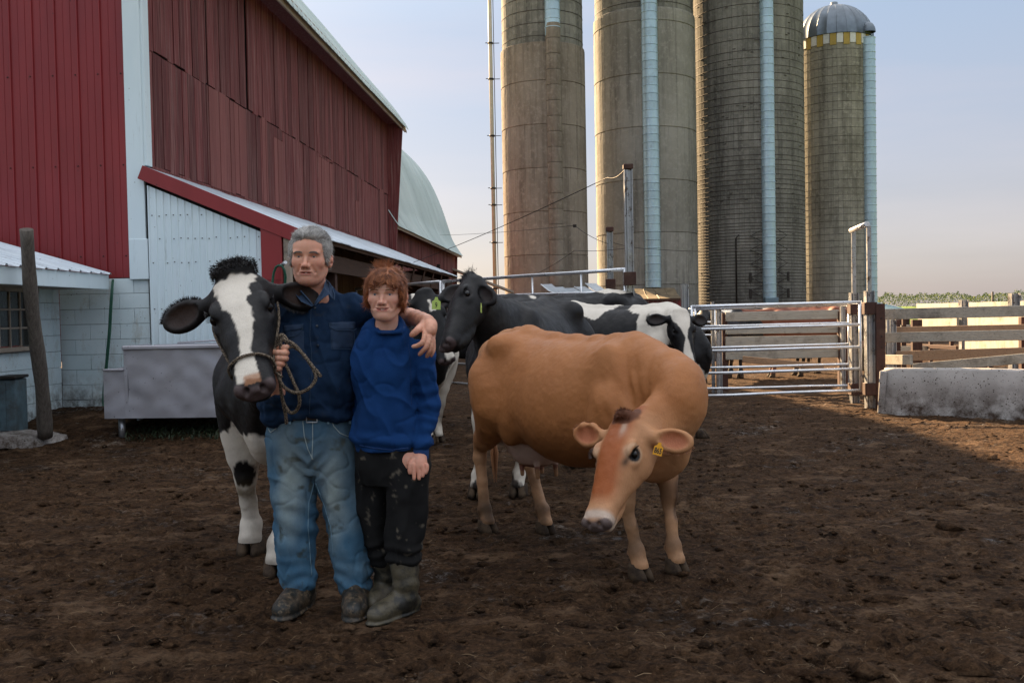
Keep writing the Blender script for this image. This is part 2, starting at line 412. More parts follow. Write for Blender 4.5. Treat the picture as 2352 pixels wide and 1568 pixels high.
def relief(x, y):      # trodden mud: hollows, hoof pits, clods
    x = np.asarray(x, float); y = np.asarray(y, float)
    h = .030*pnoise(x*.7, y*.7, 1)+.020*pnoise(x*1.9, y*1.9, 2)
    a = pnoise(x*5.2, y*5.2, 3); h += .018*a
    h += .018*np.abs(pnoise(x*9.5, y*9.5, 4))-.010*np.abs(pnoise(x*3.1+9, y*3.1, 5))
    w = np.clip(.55+1.3*pnoise(x*1.3, y*1.3, 8), .1, 1.4); h += .024*pnoise(x*16, y*16, 6)*w+.012*np.abs(pnoise(x*27, y*27, 9))*w+.009*pnoise(x*47, y*47, 7)*w
    return h
def zg(x, y): return float(zg0(x, y))+float(relief(np.array([x]), np.array([y]))[0])
def build_ground():
    n1, n2 = 900, 620
    ys = np.concatenate([np.geomspace(2.2, 75, n1)]); t = np.linspace(-1, 1, n2)
    Y, Tt = np.meshgrid(ys, t, indexing='ij'); X = Tt*(Y*.62+1.6)
    Z = zg0(X, Y)+relief(X, Y)*np.clip(1.35-Y/40, .15, 1)-.02*sstep(40, 75, Y)
    # dung heap ridge by the block wall and round the locker
    Z += .07*np.exp(-((X+4.9)**2/.5+(Y-12.35)**2/.15))
    for _ in range(900):          # hoof prints: two toes pressed in, a rim pushed up
        y0 = 3.2+10.5*rng.random()**1.3; x0 = rng.uniform(-1, 1)*(y0*.58+.5); a = rng.uniform(0, 6.28); s_ = rng.uniform(.85, 1.25)
        i0, i1 = np.searchsorted(ys, (y0-.14, y0+.14)); wd = y0*.62+1.6; j0, j1 = np.searchsorted(t, ((x0-.16)/wd, (x0+.16)/wd))
        xx, yy = X[i0:i1, j0:j1]-x0, Y[i0:i1, j0:j1]-y0; u = (xx*math.cos(a)+yy*math.sin(a))/s_; w = (-xx*math.sin(a)+yy*math.cos(a))/s_
        d = np.minimum((u/.062)**2+((w-.030)/.026)**2, (u/.062)**2+((w+.030)/.026)**2)
        Z[i0:i1, j0:j1] += rng.uniform(.5, 1)*(-.026*np.exp(-d**2)+.010*np.exp(-((np.sqrt((u/.085)**2+(w/.075)**2)-1.05)/.22)**2))
    V = np.stack([X, Y, Z], -1).reshape(-1, 3)
    i = np.arange(n1-1)[:, None]*n2+np.arange(n2-1)[None, :]
    Q = np.stack([i, i+1, i+n2+1, i+n2], -1).reshape(-1, 4)
    me = mesh_np('yard_ground', V, Q, M['mud'], smooth=True)
    tag(link('yard_ground', me), kind='structure')
    # the country beyond and around: one great sheet just below
    rr = [0, 30, 70, 150, 400, 1000, 2600]; vs = [(0, 0, -.13)]; fs = []
    for k, r in enumerate(rr[1:]):
        for a in range(48):
            an = 2*math.pi*a/48; vs.append((r*math.cos(an), r*math.sin(an), -.13 if r < 100 else -.13-.0004*(r-100)))
    for a in range(48): fs.append((0, 1+a, 1+(a+1) % 48))
    for k in range(len(rr)-2):
        for a in range(48): fs.append((1+k*48+a, 1+(k+1)*48+a, 1+(k+1)*48+(a+1) % 48, 1+k*48+(a+1) % 48))
    b = MB(); b.add(vs, fs); tag(b.build('pasture', M['pasture']), kind='structure')
    b = MB()          # mud under and around the camera, outside the fine sheet
    b.add([(-40, -30, -.10), (40, -30, -.10), (40, 34, -.10), (-40, 34, -.10)], [(0, 1, 2, 3)]); tag(b.build('ground', M['mud']), kind='structure')
build_ground()
def build_litter():
    # loose clods of mud and bits of straw
    N = 9000
    y = nrng.uniform(0, 1, N)**1.5*12+3.0; x = nrng.uniform(-1, 1, N)*(y*.6+.6)
    z = zg0(x, y)+relief(x, y)*np.clip(1.35-y/40, .15, 1)
    s = nrng.lognormal(-4.7, .55, N)
    oc = np.array([(1, 0, 0), (-1, 0, 0), (0, 1, 0), (0, -1, 0), (0, 0, 1), (0, 0, -1), (.62, .62, .5), (-.6, .65, .45), (.6, -.6, .5), (-.62, -.6, .45)])
    fc = np.array([(6, 4, 0), (6, 2, 4), (7, 4, 2), (7, 1, 4), (9, 4, 1), (9, 3, 4), (8, 4, 3), (8, 0, 4), (0, 2, 6), (2, 1, 7), (1, 3, 9), (3, 0, 8), (0, 5, 2), (2, 5, 1), (1, 5, 3), (3, 5, 0)])
    J = 1+nrng.uniform(-.35, .35, (N, 10, 3)); V = oc[None]*J*s[:, None, None]*np.array([1.4, 1, .62]); an = nrng.uniform(0, 6.28, N)
    c, q = np.cos(an)[:, None], np.sin(an)[:, None]; Vx = V[..., 0]*c-V[..., 1]*q; Vy = V[..., 0]*q+V[..., 1]*c
    P = np.stack([Vx+x[:, None], Vy+y[:, None], V[..., 2]+z[:, None]+.1*s[:, None]], -1).reshape(-1, 3)
    F = (fc[None]+np.arange(N)[:, None, None]*10).reshape(-1, 3)
    tag(link('mud_clods', mesh_np('mud_clods', P, F, M['mud'], True)), kind='stuff')
    N = 3000
    y = nrng.uniform(0, 1, N)**1.6*9+3.0; x = nrng.uniform(-1, 1, N)*(y*.6+.6)
    keep = pnoise(x*.9, y*.9, 12) > nrng.uniform(-.5, .15, N); x = x[keep]; y = y[keep]; N = len(x)
    z = zg0(x, y)+relief(x, y)*np.clip(1.35-y/40, .15, 1)+.004
    L = nrng.lognormal(-3.3, .55, N); an = nrng.uniform(0, 6.28, N); w = nrng.uniform(.0006, .0015, N); bend = nrng.uniform(-.25, .25, N)
    dx, dy = np.cos(an), np.sin(an); V = []
    for t, hh in ((-.5, 0), (0, 1), (.5, 0)):
        for sgn in (-1, 1):
            V.append(np.stack([x+dx*L*t-dy*(w*sgn+bend*L*hh*.3), y+dy*L*t+dx*(w*sgn+bend*L*hh*.3), z+L*.12*hh+.003*nrng.uniform(0, 1, N)], -1))
    V = np.stack(V, 1).reshape(-1, 3); F = np.array([(0, 1, 3, 2), (2, 3, 5, 4)])
    F = (F[None]+np.arange(N)[:, None, None]*6).reshape(-1, 4)
    tag(link('straw', mesh_np('straw', V, F, simple('straw_stalk', (.15, .095, .045), .8, bump=0, var=.4, scale=3))), kind='stuff')
build_litter()
# ================================================================== the barn
BA = at(335, 400, 12.9); BX, BY = BA.x, BA.y; BROT = -R(3.85)
def wood_siding(name, root, y0, y1, z0, z1, w, mat, parent_gap=None, x=0.0, jit=.02):
    """vertical boards of uneven width, each one a part"""
    y = y0; out = []
    cache = {}
    while y < y1-.04:
        ww = min(w*rng.uniform(.75, 1.2), y1-y)
        b = MB(); top = z1(y) if callable(z1) else z1
        lo = (z0(y) if callable(z0) else z0)+rng.uniform(-jit, jit); hi = top+rng.uniform(-jit, jit)*.3
        tilt = rng.uniform(-.004, .004)
        b.box((0, 0, 0), (.024, ww-rng.uniform(.008, .020), hi-lo), None, .003)
        o = b.build(name, mat, root, (x+.014+rng.uniform(-.006, .008), y+ww/2, (hi+lo)/2), (tilt, 0, 0)); out.append(o)
        y += ww
    return out
def build_barn():
    B = empty('barn', (BX, BY, 0), BROT, 'big barn with weathered red board side and smooth red metal front wall', 'barn')
    # --- sheathing behind the boards so that the gaps read dark
    b = MB(); b.box((-.10, 8.3, 5.3), (.16, 16.4, 3.75)); b.box((-.10, 8.3, 1.7), (.16, 16.4, 3.4)); b.build('wall_core', M['dark_gap'], B)
    ze = 7.05
    # upper and lower runs of boards
    for (a, c) in ((0.02, 2.16), (2.26, 3.98), (4.08, 16.45)):
        wood_siding('board', B, a, c, 4.93, ze, .235, M['old_red'])
    patches = [(2.2, 3.1), (3.1, 3.9), (4.72, 5.0), (5.42, 5.98), (8.6, 9.85), (12.1, 12.45), (15.2, 15.75)]
    a = 0.02; segs = []
    for p in patches+[(16.45, 16.45)]:
        if p[0]-a > .05: segs.append((a, p[0], 0))
        if p[1] > p[0]: segs.append((p[0], p[1], 1))
        a = p[1]
    for k, (a, c, pt) in enumerate(segs):
        if pt: 
            top = (4.92, 4.9, 4.95, 4.72, 4.85, 4.3, 4.98)[[q[0] for q in patches].index(a)]
            for o in wood_siding('board', B, a, c, 3.42, top, .235, M['patch_red'], x=.012): o['label'] = 'newer paler replacement board'
            if top < 4.9: wood_siding('board', B, a, c, top+.01, 4.92, .235, M['old_red'])
        else:
            wood_siding('board', B, a, c, lambda y: 3.42, 4.915, .235, M['old_red'])
    b = MB(); b.box((.0, 8.3, 3.40), (.05, 16.3, .05)); b.build('sill_board', M['old_red'], B)
    # --- front end: red ribbed metal sheets, narrow and tall (gable top is above the picture)
    pw = .905; x = -.22; k = 0
    def panel_mesh(w, z0, z1l, z1r):
        b = MB(); rib = .3017; n = int(round(w/rib)); prof = []
        for i in range(n):
            o = -i*rib
            prof += [(o, 0), (o-.008, .0), (o-.016, .022), (o-.036, .022), (o-.044, 0), (o-.115, 0), (o-.119, .006), (o-.127, .006), (o-.131, 0), (o-.21, 0), (o-.214, .006), (o-.222, .006), (o-.226, 0)]
        prof.append((-w, 0)); vs = []; 
        for (px, py) in prof: vs += [(px, -py, z0), (px, -py, z1r+(z1l-z1r)*(-px/w))]
        fs = [(2*i, 2*i+1, 2*i+3, 2*i+2) for i in range(len(prof)-1)]
        b.add(vs, fs); return b
    slope = 1.25
    while x > -12:
        zl = 7.3+(-x+pw)*slope*.9; zr = 7.3+(-x)*slope*.9
        zl, zr = min(zl, 12.5), min(zr, 12.5)
        p = panel_mesh(pw, 1.97, zl, zr); o = p.build('metal_panel', M['red'], B, (x, -.01, 0))
        b = MB()
        for zz in np.arange(2.25, 7.2, 1.17):
            for i in range(3): b.lathe([(0, .010), (.009, .007), (.010, 0)], 6, (0, 0, 0)); n0 = len(b.v)-18; \
                b.v[n0:] = [(-(i*.3017+.07)+q[0], -.002-q[2], zz+q[1]) for q in b.v[n0:]]
        s_ = b.build('screws', M['iron'], o); s_['kind'] = 'stuff'
        x -= pw; k += 1
    b = MB(); b.box((-6, .08, 4.6), (11.9, .14, 5.2)); b.box((-5.0, .08, 9.0), (8.0, .14, 3.9)); b.build('wall_core', M['dark_gap'], B)
    # corner trim
    b = MB(); b.box((-.115, -.035, 4.75), (.23, .05, 5.55), None, .006); b.box((.018, .035, 4.95), (.045, .16, 3.1), None, .004)
    b.build('corner_trim', M['white'], B)
    b = MB(); b.box((-.10, -.04, 2.2), (.25, .055, .52), None, .006); b.build('corner_trim', M['white'], B)
    # --- block wall under the front
    blocks(B, -1.2, 0.0, -.005, .0, 1.96, 'x')
    # --- eave: soffit, fascia
    b = MB(); b.bar((.20, -.5, 7.02), (.20, 17.05, 7.02), .46, .03); b.build('soffit', M['old_red'], B)
    b = MB(); b.bar((.47, -.5, 6.98), (.47, 17.05, 6.98), .035, .26); b.build('fascia', M['tan_trim'], B)
    prof = [(.56, 6.92), (.50, 7.05), (.10, 7.62), (-.85, 8.75), (-1.9, 10.05), (-2.75, 11.0), (-3.8, 11.9), (-5.0, 12.6), (-6.2, 12.95)]
    roof_panels(B, prof, -.6, 17.1, .9)
    prof2 = [(-12.4-p[0]+0, p[1]) for p in prof][::-1]
    roof_panels(B, prof2, -.6, 17.1, .9, vis=False)
    # far gable board edge
    b = MB(); pp = [(p[0]-.05, p[1]-.10) for p in prof]; qq = [(p[0]-.05, p[1]-.02) for p in prof]
    vs = []; 
    for y in (17.02, 17.08):
        for p in pp+qq[::-1]: vs.append((p[0], y, p[1]))
    n = len(pp)*2; fs = []
    for i in range(len(pp)-1):
        fs += [(i, i+1, n-2-i, n-1-i), (n+i, n+n-1-i, n+n-2-i, n+i+1)]
    b.add(vs, fs); b.build('rake_trim', M['tan_trim'], B)
    # far gable wall (turned away from the camera, closes the loft)
    b = MB(); b.prism([(0, .2)]+[(p[0], p[1]-.1) for p in prof[1:]]+[(-12.3-p[0], p[1]-.1) for p in prof[1:-1][::-1]]+[(-12.3, .2)], 1, 16.42, 16.5)
    b.build('far_gable_wall', M['old_red'], B)
    return B
def roof_panels(root, prof, y0, y1, w, vis=True):
    n = int(round((y1-y0)/w)); w = (y1-y0)/n; me = None
    # densify the profile so the curve is smooth
    P = [Vector((p[0], 0, p[1])) for p in prof]; D = []
    for i in range(len(P)-1):
        p0, p1, p2, p3 = P[max(i-1, 0)], P[i], P[i+1], P[min(i+2, len(P)-1)]
        for t in (0, .34, .67): D.append(.5*((2*p1)+(p2-p0)*t+(2*p0-5*p1+4*p2-p3)*t*t+(3*p1-p0-3*p2+p3)*t**3))
    D.append(P[-1])
    ys = []; rib = w/3
    for i in range(3): ys += [(i*rib, 0), (i*rib+.012, .022), (i*rib+.036, .022), (i*rib+.048, 0)]
    ys.append((w, 0))
    b = MB(); vs = []; m = len(ys)
    for i, d in enumerate(D):
        t = (D[min(i+1, len(D)-1)]-D[max(i-1, 0)]).normalized(); nn = Vector((t.z, 0, -t.x))
        if nn.x < 0 and prof[0][1] < prof[-1][1]: nn = -nn
        if nn.x > 0 and prof[0][1] > prof[-1][1]: nn = -nn
        for (yy, hh) in ys: vs.append(d+nn*hh+Vector((0, yy, 0)))
    fs = [(i*m+j, i*m+j+1, (i+1)*m+j+1, (i+1)*m+j) for i in range(len(D)-1) for j in range(m-1)]
    b.add(vs, fs, False); me = b.mesh('roof_panel', M['mint'])
    if not vis:
        b2 = MB(); b2.add([(d.x, y, d.z) for d in D for y in (y0, y1)], [(2*i, 2*i+1, 2*i+3, 2*i+2) for i in range(len(D)-1)]); b2.build('far_roof_slope', M['mint'], root); return
    for k in range(n): link('roof_panel', me, root, (0, y0+k*w, rng.uniform(-.004, .004)))
def blocks(root, a0, a1, off, z0, z1, ax, h=.2, L=.40, mat=None, bond=0):
    """painted concrete blocks, each one a part, on a mortar core"""
    mat = mat or M['block']; n = int(round((z1-z0)/h)); h = (z1-z0)/n
    b = MB(); c = ((a0+a1)/2, off+.10, (z0+z1)/2); d = (abs(a1-a0), .17, z1-z0)
    sgn = 1
    if ax == 'y': c = (off-.10, (a0+a1)/2, (z0+z1)/2); d = (.17, abs(a1-a0), z1-z0)
    b.box(c, d); b.build('mortar', M['mortar'], root)
    cache = {}
    for r in range(n):
        x = a0-(L/2 if (r+bond) % 2 else 0)
        while x < a1-.01:
            s, e = max(x, a0), min(x+L, a1); x += L
            if e-s < .03: continue
            key = round(e-s, 3)
            if key not in cache:
                q = MB(); dd = (e-s-.005, .03, h-.005) if ax == 'x' else (.03, e-s-.005, h-.005)
                q.box((0, 0, 0), dd, None, .003); cache[key] = q.mesh('concrete_block', mat)
            cc = (s+e)/2; pr = rng.uniform(-.0015, .0015)
            link('concrete_block', cache[key], root, (cc, off+.009+pr, z0+(r+.5)*h) if ax == 'x' else (off-.009+pr, cc, z0+(r+.5)*h))
barn = build_barn()
def build_second_barn():
    y0, y1 = 16.75, 32.3
    B = empty('arched_barn', (BX, BY, 0), BROT, 'far arched-roof barn wing with pale rounded metal roof and low dark red wall', 'barn')
    b = MB(); b.box((-.10, (y0+y1)/2, 2.0), (.16, y1-y0-.1, 4.1)); b.build('wall_core', M['dark_gap'], B)
    wood_siding('board', B, y0+.02, y1-.05, .2, 4.02, .26, M['old_red'])
    b = MB(); b.bar((.10, y0-.3, 4.00), (.10, y1+.25, 4.00), .30, .03); b.build('soffit', M['old_red'], B)
    b = MB(); b.bar((.27, y0-.3, 4.02), (.27, y1+.25, 4.02), .03, .15); b.build('fascia', M['tan_trim'], B)
    prof = [(.34, 4.02), (.18, 4.25), (-.12, 4.75), (-.30, 5.3), (-.62, 6.3), (-1.08, 7.35), (-1.70, 8.25), (-2.45, 8.95), (-3.4, 9.6), (-4.6, 10.2), (-6.0, 10.5)]
    roof_panels(B, prof, y0-.35, y1+.35, .9)
    roof_panels(B, [(-12-p[0], p[1]) for p in prof][::-1], y0-.35, y1+.35, .9, vis=False)
    for yy in (y0+.02, y1-.1):
        b = MB(); b.prism([(0, .2)]+[(p[0]-.05, p[1]-.08) for p in prof[1:]]+[(-12-p[0]+.05, p[1]-.08) for p in prof[1:-1][::-1]]+[(-12, .2)], 1, yy, yy+.06)
        b.build('gable_wall', M['old_red'], B)
    b = MB(); b.tube([(.06, 25.5, 3.2), (.22, 25.5, 3.22), (.26, 25.55, 3.05)], .03, 6); b.box((.2, 25.5, 3.28), (.12, .12, .10)); b.tube([(.24, 25.5, 3.2), (.26, 25.62, 2.9)], .03, 6)
    b.build('yard_lamp_bracket', M['iron'], B)
build_second_barn()
def build_lean_to():
    S = empty('lean_to_shed', (BX, BY, 0), BROT, 'long open-fronted lean-to of white ribbed metal with dark red rake trim against the barn side', 'shed')
    W, zt, ze, Ly = 2.0, 3.38, 2.52, 16.3
    # end wall: white ribbed sheets
    pr = .055; x = .035; k = 0
    edges = [.035, .41, .78, 1.15, 1.52]
    for i in range(len(edges)-1):
        a, c = edges[i], edges[i+1]; b = MB(); n = 4; rib = (c-a)/n; vs = []; fs = []
        pts = []
        for j in range(n): pts += [(a+j*rib, 0), (a+j*rib+.010, .012), (a+j*rib+.022, .012), (a+j*rib+.032, 0)]
        pts.append((c, 0))
        for (px, py) in pts: vs += [(px, -py, .12), (px, -py, zt-.22-(zt-ze)*px/W)]
        fs = [(2*j, 2*j+1, 2*j+3, 2*j+2) for j in range(len(pts)-1)]
        b.add(vs, fs); o = b.build('metal_panel', M['white'], S, (0, -.06-.002*i, 0))
        q = MB()
        for zz in (.9, 1.55, 2.15, 2.45, 2.75):
            for j in range(n):
                if zz < zt-.3-(zt-ze)*(a+j*rib)/W and rng.random() < .8: q.box((a+j*rib+.058, -.005, zz+rng.uniform(-.01, .01)), (.012, .008, .012))
        s_ = q.build('screws', M['iron'], o); s_['kind'] = 'stuff'
    b = MB(); b.prism([(.03, .1), (1.55, .1), (1.55, 2.6), (.03, 3.15)], 1, -.045, .0); b.build('wall_core', M['dark_gap'], S)
    b = MB(); b.box((1.66, -.075, 1.35), (.27, .10, 2.55), None, .006); b.box((1.66, -.131, 1.9), (.27, .006, .006)); b.build('corner_post', M['red'], S)
    b = MB(); b.box((1.855, -.06, 1.35), (.09, .09, 2.45), None, .006); b.build('post', M['tan_trim'], S)
    th = math.atan2(zt-ze, W)
    b = MB(); b.bar((-.02, -.12, zt-.075), (W+.04, -.12, ze-.09), .035, .18, (0, 0, 1), .004); b.build('rake_trim', M['red'], S)
    # corrugated roof sheets
    pitch = .076; sheetw = .684; n = int(round(Ly/sheetw)); a = Vector((0.0, 0, zt)); e = Vector((W+.06, 0, ze-.025)); nn = Vector((zt-ze, 0, W)).normalized()
    b = MB(); vs = []; m = int(round(sheetw/pitch*8)); js = [j*sheetw/m for j in range(m+2)]
    for P in (a, (a+e)/2, e):
        for y in js: vs.append(P+nn*(.011*math.sin(2*math.pi*y/pitch))+Vector((0, y, 0)))
    mm = len(js); fs = [(i*mm+j, i*mm+j+1, (i+1)*mm+j+1, (i+1)*mm+j) for i in range(2) for j in range(mm-1)]
    b.add(vs, fs, True); me = b.mesh('roof_sheet', M['zinc'])
    for k in range(n): link('roof_sheet', me, S, (rng.uniform(-.008, .008), -.12+k*sheetw, (.003 if k % 2 else 0)))
    # beam, rafters, posts, brackets
    b = MB(); b.bar((1.86, .1, 2.20), (1.86, Ly, 2.20), .05, .26, (0, 0, 1), .004); b.build('beam', M['brown_beam'], S)
    b = MB(); b.bar((1.985, -.1, 2.475), (1.985, Ly, 2.475), .03, .07); b.build('eave_board', M['brown_beam'], S)
    b = MB(); b.box((0, 0, 0), (1.95, .045, .12)); me = b.mesh('rafter', M['brown_beam'])
    y = .35
    while y < Ly: link('rafter', me, S, (1.0, y, 2.95-.085), (0, th, 0)); y += .85
    b = MB(); b.box((0, 0, 1.1), (.13, .13, 2.2), None, .006); me = b.mesh('post', M['brown_post'])
    for y in (2.5, 5.4, 8.2, 11, 13.7, 16.1): link('post', me, S, (1.78, y, 0), (0, 0, 0))
    b = MB(); b.bar((1.90, 0, 2.28), (1.96, 0.0, 2.44), .04, .05); me = b.mesh('bracket', M['brown_beam'])
    b = MB(); b.bar((1.895, -.03, 2.1), (1.97, .06, 2.46), .03, .04); me = b.mesh('bracket', M['brown_beam'])
    for k in range(6): link('bracket', me, S, (0, 7.6+k*1.45, 0))
    # inner back wall boards
    wood_siding('back_board', S, .1, 16.3, .1, 3.2, .6, M['tan_ply'], x=.0)
    b = MB(); b.box((.9, 16.35, 1.5), (1.7, .08, 2.4)); b.build('end_wall', M['brown_beam'], S)
    b = MB(); b.bar((.35, 4, 1.05), (.35, 16, 1.05), .04, .10); b.bar((1.7, 3, .9), (1.7, 16, .9), .04, .05); b.build('manger_rail', M['galv'], S)
    return S
build_lean_to()
def build_milk_house():
    c = at(143, 932, 12.86)
    S = empty('milk_house', (c.x, c.y, 0), R(-2.0), 'low whitewashed concrete block milk house with corrugated white roof at the left edge', 'shed')
    blocks(S, -5.0, -1.72, 0.0, .0, 1.86, 'y', bond=0)
    blocks(S, -.58, 0.0, 0.0, .0, 1.86, 'y', bond=0)
    blocks(S, -1.72, -.58, 0.0, .0, 1.06, 'y', bond=1)
    # window
    W_ = empty('window', (0, -1.15, 1.46)); W_.parent = S
    bpy.data.objects.remove(W_)
    b = MB(); y0, y1, z0, z1 = -1.70, -.60, 1.08, 1.84
    for (p, q) in (((.0, y0+.04, z0), (.0, y0+.04, z1)), ((.0, y1-.04, z0), (.0, y1-.04, z1))): b.box((0, p[1], (z0+z1)/2), (.10, .08, z1-z0), None, .005)
    b.box((.01, (y0+y1)/2, z0+.02), (.15, y1-y0+.06, .05), None, .006); b.box((0, (y0+y1)/2, z1-.03), (.10, y1-y0, .06))
    fr = b.build('window', M['tan_trim'], S)
    b = MB()
    for i in range(1, 4): b.box((-.03, y0+.08+(y1-y0-.16)*i/4, (z0+z1)/2), (.03, .022, z1-z0-.1))
    for i in range(1, 3): b.box((-.03, (y0+y1)/2, z0+.05+(z1-z0-.1)*i/3), (.028, y1-y0-.16, .022))
    b.build('glazing_bars', M['tan_trim'], fr)
    hh = (z1-z0-.1)/3; ww = (y1-y0-.16)/4
    for i in range(4):
        for j in range(3):
            b = MB(); b.box((0, 0, 0), (.006, ww-.02, hh-.02)); b.build('pane', M['glass'], fr, (-.035, y0+.08+ww*(i+.5), z0+.05+hh*(j+.5)), (rng.uniform(-.01, .01), 0, rng.uniform(-.02, .02)))
    b = MB(); b.box((-1.6, -2.6, .95), (.05, 4.9, 1.8)); b.build('inner_wall', M['dark_gap'], S)
    # roof
    xe = at(248, 640, 12.8).x-c.x
    b = MB(); b.bar((xe, -.05, 1.91), (xe, -5.2, 1.91), .04, .19, (0, 0, 1), .005); b.build('fascia', M['white'], S)
    b = MB(); b.box((xe/2-.02, -2.6, 1.84), (xe, 5.0, .03)); b.build('soffit', M['tan_trim'], S)
    sl = .30; m = 5; w = .82; n = 6
    for k in range(n):
        b = MB(); vs = []; ys = []
        for i in range(3): ys += [(i*w/3, 0), (i*w/3+.02, .022), (i*w/3+.045, .022), (i*w/3+.065, 0)]
        ys.append((w, 0))
        for X in (xe+.05, -3.2):
            for (yy, hh) in ys: vs.append((X, -yy, 2.005+(xe+.05-X)*sl+hh))
        q = len(ys); b.add(vs, [(j, j+1, q+j+1, q+j) for j in range(q-1)]); b.build('roof_sheet', M['zinc'], S, (0, -.03-k*w, .002*(k % 2)))
build_milk_house()
def build_left_things():
    # green hose coming from the hole in the block wall
    def P(u, v, d): return at(u, v, d)
    hb = MB(); hb.tube([P(259, 643, 12.86), P(258, 648, 12.76), P(254, 690, 12.72), P(250, 760, 12.70), P(244, 830, 12.68), P(238, 890, 12.66), P(236, 925, 12.60), P(238, 934, 12.50)], .0125, 7)
    hb.tube([P(261, 643, 12.86), P(260, 650, 12.74), P(257, 700, 12.70), P(254, 760, 12.68), P(247, 835, 12.66), P(241, 895, 12.64), P(239, 925, 12.55)], .0085, 6)
    tag(hb.build('garden_hose', M['green_hose']), 'green hose hanging down the block wall from a small hole under the red siding', 'hose')
    h = P(259, 643, 12.80); b = MB(); b.tube([h, h+Vector((0, .16, 0))], .028, 12)
    b.build('pipe_hole', M['dark_gap'], barn).matrix_parent_inverse = barn.matrix_world.inverted()
    # second hose over a steel hook
    d = 12.55
    b = MB(); b.tube([P(u, v, dd) for u, v, dd in ((626, 668, d), (626, 645, d), (629, 625, d), (634, 613, d-.02), (641, 609, d-.05), (648, 611, d-.06), (653, 620, d-.05), (656, 635, d-.03), (655, 650, d), (652, 672, d))], .016, 8)
    r = b.build('garden_hose', M['green_hose']); tag(r, 'green hose looped over a steel hook on the red corner post', 'hose')
    b = MB(); b.tube([P(641, 612, 12.78), P(643, 609, 12.6), P(655, 603, 12.45)], .014, 8); b.tube([P(650, 606, 12.50), P(656, 602.5, 12.42)], .022, 8)
    tag(b.build('hose_hook', M['galv_clean']), 'short steel hook carrying the looped hose beside the man\'s head', 'hook')
    # leaning round wooden post
    p0 = at(103, 1002, 11.1); p1 = at(55, 527, 10.3); b = MB(); pts = []; rs = []
    for i in range(24):
        t = i/23; pts.append(p0.lerp(p1, t)+Vector((.012*math.sin(7*t)+.02*math.sin(2.2*t), .01*math.cos(5*t), 0))); rs.append((.080-.012*t)*(1+.05*math.sin(19*t)+rng.uniform(-.02, .02)))
    b.tube(pts, rs, 14)
    tag(b.build('wooden_post', M['grey_wood']), 'leaning weathered round wooden post in front of the milk house', 'post')
    # metal cabinet at the left edge
    c = at(10, 990, 11.25); S = empty('metal_cabinet', (c.x, c.y, .13), R(6), 'small blue-grey metal cabinet with louvres standing at the left edge beside the leaning post', 'cabinet')
    mt = simple('blue_grey_paint', (.10, .16, .19), .5, .2, .3, 5, dirt=(.06, .06, .055), dlo=.45, dhi=.65)
    b = MB(); b.box((-.16, .18, .33), (.58, .36, .62), None, .01); b.build('body', mt, S)
    b = MB(); b.box((-.16, .17, .665), (.62, .42, .035), None, .01); b.build('lid', M['iron'], S)
    b = MB(); b.box((-.19, -.006, .34), (.44, .012, .56), None, .004); dr = b.build('door', mt, S)
    b = MB()
    for zz in (.12, .145, .17, .195, .45, .475, .50, .525): b.box((-.16, -.018, zz), (.26, .012, .012), Euler((R(35), 0, 0)))
    lv = b.build('louvres', mt, dr); b = MB(); b.tube([(-.07, -.01, .38), (-.07, -.03, .38)], .024, 12); b.build('knob', M['galv'], dr)
    # broken concrete pad
    cc = at(60, 1000, 11.3); n = 26; vs = []; fs = []; b = MB()
    for j, (rr, zz) in enumerate(((1.0, -.02), (.96, .07), (.80, .115), (.45, .13), (.0, .135))):
        for i in range(n):
            an = 6.283*i/n; q = rr*(1+.10*math.sin(3*an+1)+.06*math.sin(7*an)+rng.uniform(-.04, .04))
            vs.append((cc.x-.25+q*.62*math.cos(an), cc.y-.05+q*.42*math.sin(an), zg0(cc.x, cc.y)-.02+zz+rng.uniform(-.012, .012)))
    for j in range(4):
        for i in range(n): fs.append((j*n+i, j*n+(i+1) % n, (j+1)*n+(i+1) % n, (j+1)*n+i))
    b.add(vs, fs, True); tag(b.build('concrete_pad', M['bunk']), 'rough pale concrete pad at the foot of the metal cabinet', 'concrete pad')
    # timber lying behind the post
    a = at(128, 976, 12.0); e = at(232, 990, 11.8); b = MB(); b.tube([a+Vector((0, 0, .0)), (a+e)/2+Vector((0, 0, .01)), e], [.05, .055, .045], 9)
    tag(b.build('log', M['grey_wood']), 'thin grey log lying on the ground between post and trough', 'log')
    # trough: dented stainless tank
    y0 = 11.25; A = at(240, 958, y0); T = empty('stock_tank', (A.x, y0, 0), R(1.5), 'dented stainless steel water tank with a stepped end standing against the white shed', 'water tank')
    zb, zs, zt = .31, .86, 1.10; L = 2.2; dd = .85; xs = .235
    b = MB(); P2 = [(0, zb), (L, zb-.02), (L, zt), (xs, zt), (xs-.03, zt-.05), (xs-.03, zs+.03), (xs-.06, zs), (0.01, zs)]
    # front with gentle dents: a grid clipped to the outline
    nx, nz = 60, 24; gv = []; gf = []
    def top(x): return zt if x >= xs else zs
    for i in range(nx+1):
        x = xs*i/8 if i <= 8 else xs+(L-xs)*(i-8)/(nx-8)
        for j in range(nz+1):
            tp = zt if i > 8 else zs
            z = zb-.02*x/L+(tp-zb)*j/nz
            dn = .014*float(pnoise(np.array([x*2.3]), np.array([z*3.1]), 21)[0])+.010*float(pnoise(np.array([x*6]), np.array([z*6]), 22)[0])
            gv.append((x, dn, z))
    for i in range(nx):
        for j in range(nz):
            gf.append((i*(nz+1)+j, (i+1)*(nz+1)+j, (i+1)*(nz+1)+j+1, i*(nz+1)+j+1))
    gf = [f for f in gf if not (f[0]//(nz+1) == 8)]
    b.add(gv, gf, True)
    # joint strip between shelf part and high part
    s8 = 8*(nz+1); st = []
